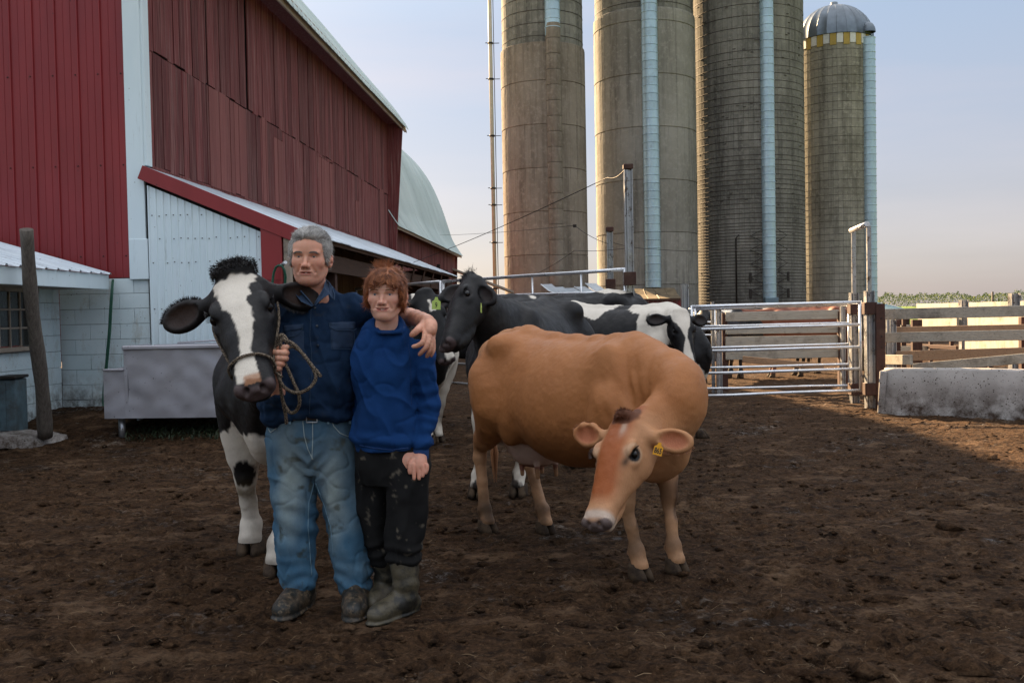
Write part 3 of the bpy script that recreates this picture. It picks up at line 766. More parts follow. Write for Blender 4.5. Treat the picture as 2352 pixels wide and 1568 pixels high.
    b.add([(xs, 0, zb), (xs+(L-xs)/(nx-8), 0, zb), (xs+(L-xs)/(nx-8), 0, zt), (xs, 0, zt)], [(0, 1, 2, 3)])
    b.add([(0, 0, zb), (0, dd, zb), (0, dd, zs), (0, 0, zs)], [(0, 1, 2, 3)]); b.add([(0, 0, zs), (xs, 0, zs), (xs, dd, zs), (0, dd, zs)], [(0, 1, 2, 3)])
    b.add([(xs-.002, 0, zs), (xs-.002, dd, zs), (xs-.002, dd, zt), (xs-.002, 0, zt)], [(0, 1, 2, 3)]); b.add([(0, 0, zb), (L, 0, zb-.02), (L, dd, zb-.02), (0, dd, zb)], [(0, 1, 2, 3)])
    b.add([(0, dd, zb), (L, dd, zb), (L, dd, zt), (0, dd, zt)], [(0, 1, 2, 3)]); b.add([(L, 0, zb-.02), (L, dd, zb-.02), (L, dd, zt), (L, 0, zt)], [(0, 1, 2, 3)])
    b.build('tank_body', M['trough'], T)
    b = MB(); b.box(((xs+L)/2, -.01, zt+.005), (L-xs+.02, .05, .05), None, .012); b.box((xs+.01, dd/2, zt+.005), (.045, dd, .045), None, .01); b.box((xs/2, -.008, zs), (xs, .03, .025), None, .006)
    b.build('rim', M['trough'], T)
    b = MB(); b.box(((xs+L)/2, dd/2, zt-.06), (L-xs-.03, dd-.04, .02)); b.build('cover', M['trough'], T)
    b = MB(); b.tube([(.75, .25, zt-.04), (.78, .22, zt+.045), (1.3, .25, zt+.07), (1.9, .3, zt+.05)], .012, 6); b.prism([(.55, .08), (1.9, .12), (1.9, .5), (.9, .42)], 2, zt+.01, zt+.035); b.build('float_cover', M['trough'], T)
    b = MB(); b.tube([(.15, .12, .02), (.15, .12, zb)], .038, 10); me = b.mesh('leg', M['galv'])
    for (x, y) in ((0, 0), (1.9, 0), (0, .6), (1.9, .6)): link('leg', me, T, (x, y, 0))
    # weeds under the tank
    N = 700; V = []; F = []; r_ = nrng
    for i in range(N):
        x = A.x+.25+r_.uniform(0, 1)**.8*1.6; y = y0+.05+r_.uniform(-.15, .35); z = float(zg0(x, y)); a = r_.uniform(0, 6.28); l = r_.uniform(.03, .11)*(1 if r_.uniform() < .7 else 1.5)
        q = np.array([x, y, z]); d = np.array([math.cos(a)*.6, math.sin(a)*.6, 1.0]); w = np.array([-math.sin(a), math.cos(a), 0])*.008
        mid = q+d*l*.55; tip = q+d*l+np.array([math.cos(a), math.sin(a), -.4])*l*.4
        n = len(V); V += [q, mid-w, mid+w, tip]; F.append((n, n+1, n+3, n+2))
    tag(link('weeds', mesh_np('weeds', V, F, simple('weed_leaf', (.016, .028, .008), .7, var=.5, scale=20, bump=0))), kind='stuff')
build_left_things()
# ================================================================== silos
def silo_base(u, y, w, vmid=350):
    c = at(u, vmid, y); return Vector((c.x, y, 0)), w/2*y/FL*1.0
def hoop_mesh(r, t=.018, n=56):
    b = MB(); b.lathe([(r, -t), (r+.007, -t*.6), (r+.007, t*.6), (r, t)], n, smooth=False); return b.mesh('hoop', M['hoop'])
def chute(root, ang, Rr, r, z0, z1, mat, name='chute', pitch=.42, half=True):
    """ribbed half-round unloading chute up the silo side"""
    c = Vector((math.cos(ang)*(Rr+r*.12), math.sin(ang)*(Rr+r*.12), 0))
    b = MB(); prof = [(r, 0), (r, pitch-.06), (r+.022, pitch-.045), (r+.022, pitch-.015), (r, pitch)]
    b.lathe(prof, 24, (0, 0, 0), ang-R(105), ang+R(105), smooth=False); me = b.mesh('chute_ring', mat)
    n = int((z1-z0)/pitch)
    ch = empty(name, (c.x, c.y, 0)); ch.parent = root
    for k in range(n): link('chute_ring', me, ch, (0, 0, z0+k*pitch), (0, 0, rng.uniform(-.02, .02)))
    # an Empty may not be a part by itself: give it the back strip
    return ch
def stave_parts(root, Rr, z0, z1, w, h, mat, cam_ang, limit=290):
    """concrete staves: those in view are parts, the rest one joined part"""
    n = int(round(2*math.pi*Rr/w)); w_ = 2*math.pi/n
    g = .008/Rr
    b = MB(); a0, a1 = -w_/2+g/2, w_/2-g/2
    vs = []
    for a in (a0, a1):
        for rr in (Rr-.009, Rr+.0):
            for z in (.004, h-.004): vs.append((rr*math.cos(a), rr*math.sin(a), z))
    b.add(vs, [(2, 3, 7, 6), (0, 2, 6, 4), (1, 5, 7, 3), (0, 1, 3, 2), (4, 6, 7, 5)])
    me = b.mesh('stave', mat); V0 = np.array([v.co for v in me.vertices]); F0 = [tuple(p.vertices) for p in me.polygons]
    rows = int(math.ceil((z1-z0)/h)); cand = []
    for k in range(n):
        an = w_*k; off = (k % 2)*h*.5; d = abs((an-cam_ang+math.pi) % (2*math.pi)-math.pi)
        for r in range(-1, rows):
            z = z0+r*h+off
            if z+h > z1+.01: continue
            cand.append((d+ (0 if z < 24 else 9), an, z))
    cand.sort(); vis = cand[:limit]; rest = cand[limit:]
    for d, an, z in vis:
        o = link('stave', me, root, (0, 0, z), (0, 0, an))
    V = []; F = []
    for d, an, z in rest:
        c, s = math.cos(an), math.sin(an); dr = 0.0; n0 = len(V)*1
        q = V0.copy(); rr = 1+dr/Rr; X = (q[:, 0]*c-q[:, 1]*s)*rr; Y = (q[:, 0]*s+q[:, 1]*c)*rr
        base = sum(len(x) for x in V) if False else None
        V.append(np.stack([X, Y, q[:, 2]+z], -1))
    nn = len(V); V = np.concatenate(V); m = len(V0)
    F = np.concatenate([np.array(F0)[None]+(np.arange(nn)*m)[:, None, None]]).reshape(-1, 4)
    o = link('stave_rows', mesh_np('stave_rows', V, F, mat), root); o['kind'] = 'stuff'
def build_silo1():
    c, Rr = silo_base(1250, 51, 190)
    S = empty('silo', c, 0, 'leftmost silo, brown poured concrete with dark staves on top and a bulging shaft', 'silo')
    H = 23; z1 = 14.6; ring = 2.12; z = 0; k = 0
    while z < z1-.1:
        zt = min(z+ring, z1); b = MB(); dz = zt-z; n = 4; prof = [(Rr-.02, 0), (Rr+.018, .02)]
        for i in range(1, n): prof += [(Rr+.018, dz*i/n-.01), (Rr+.010, dz*i/n), (Rr+.014, dz*i/n+.01)]
        prof += [(Rr+.006, dz-.02), (Rr-.02, dz)]
        b.lathe(prof, 72, smooth=False); b.build('concrete_ring', M['silo_brown'], S, (0, 0, z), (0, 0, 0))
        z = zt; k += 1
    b = MB()     # vertical form joints
    for a in np.arange(0, 2*math.pi, .47/Rr): b.bar(((Rr+.016)*math.cos(a), (Rr+.016)*math.sin(a), .1), ((Rr+.016)*math.cos(a), (Rr+.016)*math.sin(a), z1-.05), .012, .008, (math.cos(a), math.sin(a), 0))
    o = b.build('form_joints', M['silo_brown'], S); o['kind'] = 'stuff'
    b = MB(); b.lathe([(Rr-.10, z1-.1), (Rr-.10, H)], 48); b.build('core', M['joint'], S)
    stave_parts(S, Rr-.07, z1, H, .28, 1.0, M['stave'], R(-90), 150)
    me = hoop_mesh(Rr-.065)
    for z in np.arange(z1+.3, H, .62): link('hoop', me, S, (0, 0, z))
    ang = R(-90)+R(12)
    b = MB(); r = .36; cx, cy = math.cos(ang)*(Rr+.02), math.sin(ang)*(Rr+.02)
    for z in np.arange(1.2, z1+.2, .75): b.lathe([(r, z), (r+.008, z+.03), (r, z+.73)], 18, (cx, cy, 0), ang-R(110), ang+R(110))
    o = b.build('concrete_shaft', M['silo_brown'], S)
    chute(S, ang, Rr-.05, .37, z1+.25, H, M['chute'])
    b = MB(); b.lathe([(Rr+.05, H), (Rr*.8, H+1.2), (0, H+1.9)], 40); b.build('dome', M['galv'], S)
build_silo1()
def build_silo2():
    c, Rr = silo_base(1483, 55, 228)
    S = empty('silo', c, 0, 'second silo from the left, grey-tan poured concrete with a ribbed bright steel chute', 'silo')
    H = 25.5; z1 = 17.2; ring = 2.75; z = 0
    while z < z1-.1:
        zt = min(z+ring, z1); b = MB(); dz = zt-z; n = 5; prof = [(Rr-.02, 0), (Rr+.022, .03)]
        for i in range(1, n): prof += [(Rr+.022, dz*i/n-.01), (Rr+.014, dz*i/n), (Rr+.018, dz*i/n+.01)]
        prof += [(Rr+.008, dz-.02), (Rr-.02, dz)]
        b.lathe(prof, 80, smooth=False); b.build('concrete_ring', M['silo_tan'], S, (0, 0, z)); z = zt
    b = MB()
    for a in np.arange(0.1, 2*math.pi, .52/Rr): b.bar(((Rr+.018)*math.cos(a), (Rr+.018)*math.sin(a), .1), ((Rr+.018)*math.cos(a), (Rr+.018)*math.sin(a), z1-.05), .012, .008, (math.cos(a), math.sin(a), 0))
    o = b.build('form_joints', M['silo_tan'], S); o['kind'] = 'stuff'
    b = MB(); b.lathe([(Rr-.10, z1-.1), (Rr-.10, H)], 48); b.build('core', M['joint'], S)
    stave_parts(S, Rr-.07, z1, H, .28, 1.0, M['stave'], R(-90), 60)
    me = hoop_mesh(Rr-.065)
    for z in np.arange(z1+.3, H, .62): link('hoop', me, S, (0, 0, z))
    chute(S, R(-92), Rr, .42, 2.6, H, M['chute'])
    b = MB(); b.lathe([(Rr+.05, H), (Rr*.8, H+1.2), (0, H+1.9)], 40); b.build('dome', M['galv'], S)
build_silo2()
def build_silo3():
    c, Rr = silo_base(1718, 57, 249)
    S = empty('silo', c, 0, 'widest dark stave silo ringed with iron hoops, left of the domed silo', 'silo')
    H = 26
    b = MB(); b.lathe([(Rr-.010, 0), (Rr-.010, H)], 64); b.build('core', M['joint'], S)
    stave_parts(S, Rr, .0, H, .27, .95, M['stave'], R(-90), 295)
    me = hoop_mesh(Rr+.004); z = .25
    while z < H:
        link('hoop', me, S, (0, 0, z)); z += .17 if z < 6 else .26 if z < 9.5 else .40 if z < 15 else .62
    b = MB()     # hoop lugs
    for k in range(150):
        z = rng.uniform(.3, 22); a = R(-90)+(rng.random()-.5)*R(170); b.box(((Rr+.008)*math.cos(a), (Rr+.008)*math.sin(a), z), (.03, .16, .03), Euler((0, 0, a)))
    o = b.build('hoop_lugs', M['hoop'], S); o['kind'] = 'stuff'
    chute(S, R(-90)+R(6), Rr, .36, 1.9, H, M['chute'])
    # landing box and cage round the chute foot
    a = R(-84); cx, cy = math.cos(a)*(Rr+.1), math.sin(a)*(Rr+.1)
    b = MB(); b.box((cx, cy-.1, 1.55), (.72, .6, .85), None, .02); b.build('chute_box', simple('blue_sheet', (.17, .24, .28), .5, .4), S)
    b = MB()
    for sgn in (-1, 1):
        for k in range(5):
            z = 2.0+k*.75; b.tube([(cx+sgn*.42, cy-.1, z), (cx+sgn*1.0, cy+.12, z+.32), (cx+sgn*.42, cy-.1, z+.62)], .022, 5)
        for z in (2.2, 3.1): b.box((cx+sgn*1.02, cy+.1, z), (.12, .10, .5))
    b.tube([(cx-1.75, cy+.25, .6), (cx-1.75, cy+.25, 5.2), (cx-1.6, cy+.2, 5.4)], .045, 6)
    b.build('pipework', M['iron'], S)
    b = MB(); b.lathe([(Rr+.05, H), (Rr*.8, H+1.2), (0, H+1.9)], 40); b.build('dome', M['galv'], S)
build_silo3()
def build_silo4():
    c, Rr = silo_base(1919, 60, 163)
    S = empty('silo', c, 0, 'rightmost silo with a round ribbed steel dome and a yellow and white chequered band', 'silo')
    H = at(1915, 98, 60).z
    b = MB(); b.lathe([(Rr-.010, 0), (Rr-.010, H)], 56); b.build('core', M['joint'], S)
    stave_parts(S, Rr, 0, H-.05, .27, .76, M['stave_light'], R(-90), 290)
    me = hoop_mesh(Rr+.002, .010); z = .3
    while z < H-.7: link('hoop', me, S, (0, 0, z)); z += .38 if z < 8 else .5
    yel = simple('faded_yellow_paint', (.42, .29, .06), .7, bump=0); wh = simple('chalk_white_paint', (.62, .62, .58), .7, bump=0)
    n = 36; w_ = 2*math.pi/n
    for nm, m_ in (('check_stave', yel), ('check_stave', wh)):
        pass
    for k in range(n):
        b = MB(); a = w_*k; hh = .66 if k % 2 else .55
        b.box((0, 0, -hh/2), (.04, 2*math.pi*Rr/n-.03, hh)); o = b.build('check_stave', yel if k % 2 else wh, S, ((Rr+.01)*math.cos(a), (Rr+.01)*math.sin(a), H), (0, 0, a))
        o['label'] = 'faded yellow block' if k % 2 else 'white block'
    # dome: ribbed gores
    D = MB(); gore = 24; dw = 2*math.pi/gore; vs = []; m = 10
    for i in range(m+1):
        th = (math.pi/2)*i/m; r = (Rr+.06)*math.cos(th)+.02; z = (Rr*1.0)*math.sin(th)
        for q in (0, .06, .12, 1.0): a = dw*q; rr = r+(.035 if q == .06 else 0); vs.append((rr*math.cos(a), rr*math.sin(a), z))
    fs = [(i*4+j, i*4+j+1, (i+1)*4+j+1, (i+1)*4+j) for i in range(m) for j in range(3)]
    D.add(vs, fs, True); dm = simple('blue_grey_dome', (.16, .19, .22), .42, .7, .2, 2, bump=.02); me = D.mesh('dome_gore', dm)
    for k in range(gore): link('dome_gore', me, S, (0, 0, H+.02), (0, 0, dw*k))
    b = MB(); b.lathe([(.0, .25), (.2, .22), (.25, .0)], 12, (0, 0, H+Rr)); b.build('dome_cap', dm, S)
    ch = chute(S, R(-90)+R(40), Rr, .40, .6, H+.15, M['chute'])
    a = R(-50); cx, cy = math.cos(a)*(Rr+.05), math.sin(a)*(Rr+.05)
    b = MB(); prof = [(.42*math.cos(t), .60*math.sin(t)) for t in np.linspace(0, math.pi/2, 8)]
    b.lathe([(p[0]+.01, p[1]) for p in prof], 20, (cx, cy, H+.1)); b.build('chute_hood', dm, S)
build_silo4()
def build_mast():
    p = at(1137, 655, 48); S = empty('blower_pipe', (p.x, 48, 0), 0, 'tall thin cream pipe standing left of the leftmost silo', 'pipe')
    b = MB(); b.tube([(0, 0, 0), (0, 0, 22)], .095, 10); b.build('pipe', simple('cream_pipe', (.42, .36, .25), .6, bump=0), S)
    b = MB(); b.tube([(.16, .02, 0), (.16, .02, 22)], .02, 6); b.build('cable', M['iron'], S)
    q = MB(); q.lathe([(.10, -.04), (.13, -.04), (.13, .04), (.10, .04)], 10); q.box((.2, 0, 0), (.45, .03, .03)); q.box((-.16, 0, .02), (.16, .05, .03)); me = q.mesh('pipe_bracket', M['iron'])
    for z in (2.6, 4.8, 6.6, 7.4, 9.9, 12.6, 14.3, 16.9, 19): link('pipe_bracket', me, S, (0, 0, z))
build_mast()
def build_feed_rooms():
    def room(u0, u1, vt, vb, y, lab, mat, curl=0.0, rev=False):
        a = at(u0, vb, y); b_ = at(u1, vb, y); w = b_.x-a.x; zt = at((u0+u1)/2, vt, y+1).z; zb = at((u0+u1)/2, vb, y).z
        S = empty('feed_room', ((a.x+b_.x)/2, y, 0), 0, lab, 'shed')
        n = max(3, int(w/.45)); ws = w/n
        for k in range(n):
            t = (k+.5)/n; b = MB(); vs = []
            dz = curl*(math.sin(t*math.pi*1.0)*-.30)
            pts = [(0, 0), (.03, .03), (.06, 0), (ws, 0)]
            sh = -.55 if not rev else .15
            for (yy, zz, sx) in ((0, zb, .45), (1.1, (zb+zt)/2-.05+dz*.5, 0), (2.0, zt+dz, -.35)):
                for (px, pz) in pts: vs.append((px-w/2+k*ws+(sx if curl else 0), yy, zz+pz+rng.uniform(-.01, .01)))
            b.add(vs, [(i*4+j, i*4+j+1, (i+1)*4+j+1, (i+1)*4+j) for i in range(2) for j in range(3)]); b.build('roof_sheet', mat, S)
        x = -w/2+.12
        while x < w/2-.15:
            b = MB(); b.box((0, 0, zb/2-.03), (.22, .04, zb-.05)); b.build('wall_panel', M['red'], S, (x+.12, .25, 0)); x += .235
        b = MB(); b.box((0, 1.2, zb/2-.1), (w-.3, 1.8, zb-.2)); b.build('wall_core', M['dark_gap'], S)
        b = MB(); b.bar((-w/2, .0, zb-.04), (w/2, .0, zb-.04), .03, .10); b.build('fascia', M['brown_beam'], S)
    room(1262, 1395, 645, 678, 46, 'small silo room with a torn pale blue metal roof at the foot of the leftmost silo', M['zinc'], 1.0)
    room(1463, 1565, 661, 686, 49, 'small red silo room with a rusty curled roof below the bright steel chute', simple('rusty_sheet', (.16, .12, .07), .7, .3, .4, 3), 0.0)
    # low roof beyond the far end of the lean-to
    a = at(1112, 632, 44); S = empty('far_shed', (a.x, 44, 0), 0, 'low brown shed roof sloping down between the barn end and the leftmost silo', 'shed')
    b = MB(); z0 = at(1112, 640, 44).z; z1 = at(1180, 668, 44).z; w = at(1180, 660, 44).x-a.x
    b.prism([(-1.5, z0+.55), (w, z1), (w, z1-.09), (-1.5, z0+.46)], 1, 0, 3); b.build('roof', M['tan_trim'], S)
    b = MB(); b.box((-.3, 1.5, 1.0), (2.2, 2.6, 2.2)); b.build('wall', M['brown_beam'], S)
    # blue roof on the right
    y = 62; a = at(2008, 684, y); S = empty('far_shed', (a.x, y, 0), 0, 'low blue metal roof just right of the rightmost silo', 'shed')
    b = MB(); e = at(2085, 716, y); w = e.x-a.x; zz = a.z; ze = e.z
    blu = simple('blue_roof', (.10, .20, .26), .45, .2)
    for k in range(7):
        t0, t1 = k/7, (k+1)/7-.008; b = MB()
        b.prism([(-.0, 0), (1, 0)], 1, 0, 1) if False else None
        b.add([(t0*w*.25-.4, 3, zz), (t1*w*.25-.4, 3, zz), (t1*(w+1.5)-.8, 0, ze), (t0*(w+1.5)-.8, 0, ze), ((t0+.02)*w*.25-.4, 3, zz+.05), ((t0+.02)*(w+1.5)-.8, 0, ze+.05)], [(0, 1, 2, 3), (0, 4, 5, 3), (4, 1, 2, 5)])
        b.build('roof_sheet', blu, S)
    b = MB(); b.box((w/2, 1.6, ze/2-.1), (w+.5, 2.6, ze)); b.build('wall', M['brown_beam'], S)
build_feed_rooms()
# ================================================================== gates and fences
def pipe_gate(a, b_, zs, r, label, group=None, stile_r=.021, nm='pipe_gate', mids=()):
    """a tubular gate between two ground points with rails at the heights zs (left, right)"""
    a, b_ = Vector(a), Vector(b_); S = empty(nm, (a.x, a.y, 0), 0, label, 'gate', group); d = b_-a
    for k, (zl, zr) in enumerate(zs):
        q = MB(); n = 5; pts = [(d.x*t, d.y*t, zl+(zr-zl)*t+rng.uniform(-.004, .004)) for t in np.linspace(0, 1, n)]
        q.tube(pts, r*(1.25 if k == 0 else 1), 10); q.build('rail', M['galv_clean'], S)
    for t in (0, 1)+tuple(mids):
        z0 = zs[-1][0]+(zs[-1][1]-zs[-1][0])*t; z1 = zs[0][0]+(zs[0][1]-zs[0][0])*t
        q = MB(); q.tube([(d.x*t, d.y*t, z0-.02), (d.x*t, d.y*t, z1+.02)], stile_r if t in (0, 1) else .014, 10); q.build('stile', M['galv_clean'], S)
    return S
def steel_post(u, y, vtop, w, label, zbot=0.0, collars=(), cat='post', group=None, mat=None, lean=0.0, cap=None, taper=None):
    p = at(u, 760, y); zt = at(u, vtop, y).z
    S = empty('steel_post', (p.x, y, zbot), 0, label, cat, group)
    q = MB(); f = w*.5
    # H section
    q.box((-f+.006, 0, zt/2), (.012, w, zt)); q.box((f-.006, 0, zt/2), (.012, w, zt)); q.box((0, 0, zt/2), (w-.02, .012, zt))
    q.box((-f*.3, -.01, zt/2), (.02, w*.5, zt-.01))
    q.build('shaft', mat or M['galv'], S, None, (0, lean, 0))
    for zc in collars:
        q = MB(); q.box((0, -.01, zc), (w+.045, w+.04, .17), None, .006); q.build('collar', M['brown_post'], S)
    if cap:
        q = MB(); q.box((0, 0, zt-.03), (w+.02, w+.02, .07), None, .01); q.build('cap', M['brown_post'], S)
    return S
def zat(u, v, y): return at(u, v, y).z
def build_gates():
    # front and rear gates on the right
    yl, yr = 13.95, 13.75
    L = at(1590, 760, yl); Rr = at(1976, 760, yr)
    vl = (703, 772, 825, 865, 909); vl = [600/1.0629+v/2.767/1.0629 for v in (412, 567, 712, 865, 1015)]; vr = [600/1.0629+v/2.767/1.0629 for v in (380, 530, 682, 830, 975)]
    vv = lambda c: (600+c/2.767)/1.0629
    pipe_gate(L, Rr, [(zat(1590, vv(a), yl), zat(1976, vv(b), yr)) for a, b in zip((412, 567, 712, 865, 1015), (380, 530, 682, 830, 975))], .021, 'front galvanised five-bar tube gate hung on the tall post pair at right')
    L = at(1598, 760, 15.6); Rr = at(1950, 760, 15.3)
    pipe_gate(L, Rr, [(zat(1598, vv(a), 15.6), zat(1950, vv(b), 15.3)) for a, b in zip((427, 545, 690, 825, 965), (393, 520, 662, 800, 943))], .020, 'second galvanised tube gate standing just behind the front gate')
    # short gate on the left of the brown fence post (behind the patched cow)
    L = at(1580, 760, 17.2); Rr = at(1642, 760, 17.0)
    pipe_gate(L, Rr, [(zat(1590, vv(a), 17.2), zat(1642, vv(b), 17)) for a, b in zip((430, 518, 602, 715, 775), (428, 514, 600, 712, 772))], .016, 'small rear tube gate between the patched cow and the plank fence')
    # tall yard gate behind the cows
    gl = at(560, 760, 20.2); gr = at(1437, 760, 12.85)
    zt = 1.95
    lv = [(zt+.01, zt), (1.70, 1.72), (1.42, 1.42), (1.12, 1.12), (.80, .80), (.52, .52), (.27, .27)]
    mid = at(1020, 760, 16.3)
    pipe_gate(mid, gr, [(a, b) for a, b in ((1.95, 1.95), (1.70, 1.66), (1.15, 1.15), (.88, .88), (.62, .62), (.30, .30))], .020, 'tall tube gate behind the black cow running up to the brown-capped post', mids=(.26, .55, .8))
    l2 = at(820, 760, 19.0); 
    pipe_gate(l2, mid+Vector((-.05, .03, 0)), [(a, b) for a, b in ((1.93, 1.95), (1.15, 1.15), (.62, .62), (.30, .30))], .020, 'tube gate continuing left behind the woman\'s head towards the lean-to', mids=(.5,))
    # posts
    zc = zat(1448, 640, 12.8)
    steel_post(1448, 12.8, 378, .105, 'tallest galvanised post with a brown cap and brown collar behind the cows', collars=(zc,), cap=True)
    steel_post(1404, 13.6, 522, .080, 'slim galvanised post just left of the brown-capped tall post', collars=(zat(1404, 655, 13.6),), cap=True)
    steel_post(1574, 14.3, 652, .10, 'short galvanised latch post behind the patched cow\'s back', collars=())
    steel_post(1637, 16.8, 693, .05, 'thin galvanised post where the plank fence begins, nearest the patched cow', collars=())
    steel_post(1651, 16.6, 698, .085, 'galvanised post standing beside the brown end post of the plank fence', collars=())
    # pair of tall posts on the right with the bent pipe on top
    pa = at(1963, 760, 14.5); pb = at(1993, 760, 13.75)
    for (p, y, u, vt, vtop, lab) in ((pa, 14.5, 1960, 672, 532, 'rear post of the tall galvanised pair at right, joined by a pipe on top'), (pb, 13.75, 1995, 668, 518, 'front post of the tall galvanised pair at right, joined by a pipe on top')):
        S = steel_post(u+2, y, vt, .115, lab, collars=(zat(u, 708, y), zat(u, 893, y)))
        q = MB(); q.box((0, 0, (zat(u, vtop, y)+zat(u, vt+5, y))/2), (.055, .055, zat(u, vtop, y)-zat(u, vt+5, y)), None, .006); q.build('upper_shaft', M['galv'], S)
    a = at(1957, 529, 14.5); b_ = at(1990, 515, 13.75); q = MB(); q.tube([a-(b_-a)*.06, b_+(b_-a)*.05], .036, 12)
    tag(q.build('top_pipe', M['galv_clean']), 'round pipe laid across the tops of the tall post pair', 'pipe')
    # wide brown post
    S = empty('brown_post', at(2020, 760, 13.7)*1, 0, 'wide rust-brown post at the end of the plank fence beside the concrete bunk', 'post'); S.location.z = 0
    zt = zat(2020, 697, 13.7); q = MB(); q.box((0, 0, zt/2), (.125, .10, zt), None, .006); q.build('shaft', M['brown_post'], S)
    q = MB()
    for z in (1.25, 1.0, .85, .6): q.tube([(.01, -.05, z), (.01, -.062, z)], .010, 8)
    q.build('bolts', M['iron'], S)
build_gates()
def plank(S, a, b_, h, t=.045, mat=None, name='plank', bev=.006):
    q = MB(); a, b_ = Vector(a), Vector(b_); q.bar(a, b_, t, h, (0, 0, 1), bev); return q.build(name, mat or M['rail_wood'], S)
def build_fences():
    vv = lambda c: (600+c/2.767)/1.0629; uu = lambda c: (1650+c/2.767)/1.0629
    # plank fence behind the gates
    y = 17.0; S = empty('plank_fence', (0, 0, 0), 0, 'grey plank fence between two brown posts seen through the tube gates', 'fence')
    for (c0, y0, c1, y1, hh) in ((335, 480, 1100, 462, .155), (335, 573, 1100, 562, .125), (335, 645, 1100, 632, .155), (335, 740, 1100, 722, .155)):
        plank(S, at(uu(c0), vv(y0), y), at(uu(c1), vv(y1), y+.1), hh)
    o = plank(S, at(uu(450), vv(765), y-.15), at(uu(1000), vv(818), y-.35), .11, mat=M['fresh_wood']); o['label'] = 'fallen brown plank lying askew'
    for c, t in ((325, 455), (1112, 440)):
        p = at(uu(c), vv(t), y+.08); q = MB(); q.box((0, 0, p.z/2), (.09, .12, p.z), None, .005); q.build('post', M['brown_post'], S, (p.x, p.y, 0))
    p = at(uu(1140), vv(432), y+.4); q = MB(); q.box((0, 0, p.z/2), (.06, .08, p.z)); q.build('post', M['brown_post'], S, (p.x, p.y, 0))
    steel_post(uu(1127), 16.7, vv(390), .07, 'slim galvanised post beside the far brown fence post, left of the tall pair')
    # near plank fence to the right edge
    y = 14.0; S = empty('plank_fence', (0, 0, 0), 0, 'near grey plank fence above the concrete bunk, running out of the picture at right', 'fence')
    y2 = 13.3
    u2 = 2560
    def row(c0, v0, c1, v1, hh, mat=None, dy=0.0, yy=None, ext=True):
        a = at(uu(c0), vv(v0), y+dy); b_ = at(uu(c1), vv(v1), (yy or y2)+dy); 
        if ext: b_ = a+(b_-a)*1.35
        return plank(S, a, b_, hh, mat=mat)
    row(1383, 463, 2352, 440, .150); row(1383, 620, 2352, 602, .140)
    o = row(1390, 768, 1592, 770, .135, ext=False); o['label'] = 'plank snapped off short at its right end'
    o = row(1600, 828, 2352, 760, .135); o['label'] = 'sagging lower plank'
    # cross fence of brown timber behind it
    S2 = empty('plank_fence', (0, 0, 0), 0, 'bare brown plank rail on brown posts just behind the sagging plank', 'fence')
    def row2(c0, v0, c1, v1, hh, d0, d1, mat):
        plank(S2, at(uu(c0), vv(v0), d0), at(uu(c1), vv(v1), d1)+(at(uu(c1), vv(v1), d1)-at(uu(c0), vv(v0), d0))*.25, hh, mat=mat)
    row2(1490, 745, 2352, 722, .165, 16.2, 15.2, M['fresh_wood']); row2(1490, 578, 2352, 562, .15, 16.4, 15.4, M['fresh_wood'])
    for c, t, d, m in ((1490, 500, 16.5, 'brown_post'), (1610, 498, 18.5, 'brown_post'), (1640, 498, 18.6, 'brown_post'), (2345, 480, 15.6, 'brown_post')):
        p = at(uu(c), vv(t), d); q = MB(); q.box((0, 0, p.z/2), (.10, .10, p.z), None, .005); q.build('post', M[m], S2, (p.x, p.y, 0))
    steel_post(uu(1432), 16.2, vv(498), .05, 'slim bright post just right of the wide rust-brown post')
    steel_post(uu(1462), 16.3, vv(496), .10, 'galvanised beam post second right of the wide rust-brown post')
    # bright far fence, facing the low sun
    S3 = empty('plank_fence', (0, 0, 0), 0, 'far pale plank fence glowing in the low sun beyond the pens', 'fence')
    ya, yb = 27.0, 19.5
    A = at(uu(1560), vv(418), ya); 
    def row3(c0, v0, c1, v1, hh, d0=27.0, d1=19.5, ext=.15):
        a = at(uu(c0), vv(v0), d0); b_ = at(uu(c1), vv(v1), d1); plank(S3, a, b_+(b_-a)*ext, hh, mat=M['rail_wood'])
    row3(1630, 418, 2340, 410, .20, 26.5, 18.5); row3(1640, 525, 1905, 522, .42, 24, 20.5, 0); row3(1960, 525, 2335, 522, .36, 20.5, 17.0); row3(1960, 660, 2340, 668, .30, 20.5, 17.0)
    for c, t, d in ((1945, 365, 21.0), (2285, 320, 17.8)):
        steel_post(uu(c), d, vv(t), .15, 'stout galvanised post of the far pale fence, '+('standing mid way along it' if c < 2000 else 'near the right edge of the picture'))
    steel_post(uu(2305), 19.5, vv(325), .12, 'second galvanised post partly behind the stout post near the right edge')
    p = at(uu(2140), vv(310), 70); q = MB(); q.tube([(0, 0, 0), (0, 0, p.z)], .07, 8); tag(q.build('utility_pole', M['iron'], None, (p.x, 70, 0)), 'thin distant pole rising above the tree line at right', 'pole')
    # low rails of pens beyond, small
    S4 = empty('pen_rails', (0, 0, 0), 0, 'jumble of low pen rails far behind the near plank fence', 'fence')
    for (c0, v0, c1, v1, hh, d0, d1) in ((1400, 700, 1700, 695, .12, 19, 21), (1500, 668, 1900, 690, .08, 22, 20), (1620, 645, 1880, 640, .06, 25, 24), (1680, 610, 1900, 606, .10, 27, 26), (1520, 560, 1640, 556, .16, 22, 22)):
        plank(S4, at(uu(c0), vv(v0), d0), at(uu(c1), vv(v1), d1), hh, mat=M['rail_wood'] if hh > .09 else M['brown_post'], name='rail')
    for c, d in ((1540, 21), (1720, 23), (1860, 22), (2120, 20)):
        p = at(uu(c), 730, d); q = MB(); q.box((0, 0, .6), (.07, .07, 1.2)); q.build('post', M['brown_post'], S4, (p.x, d, 0))
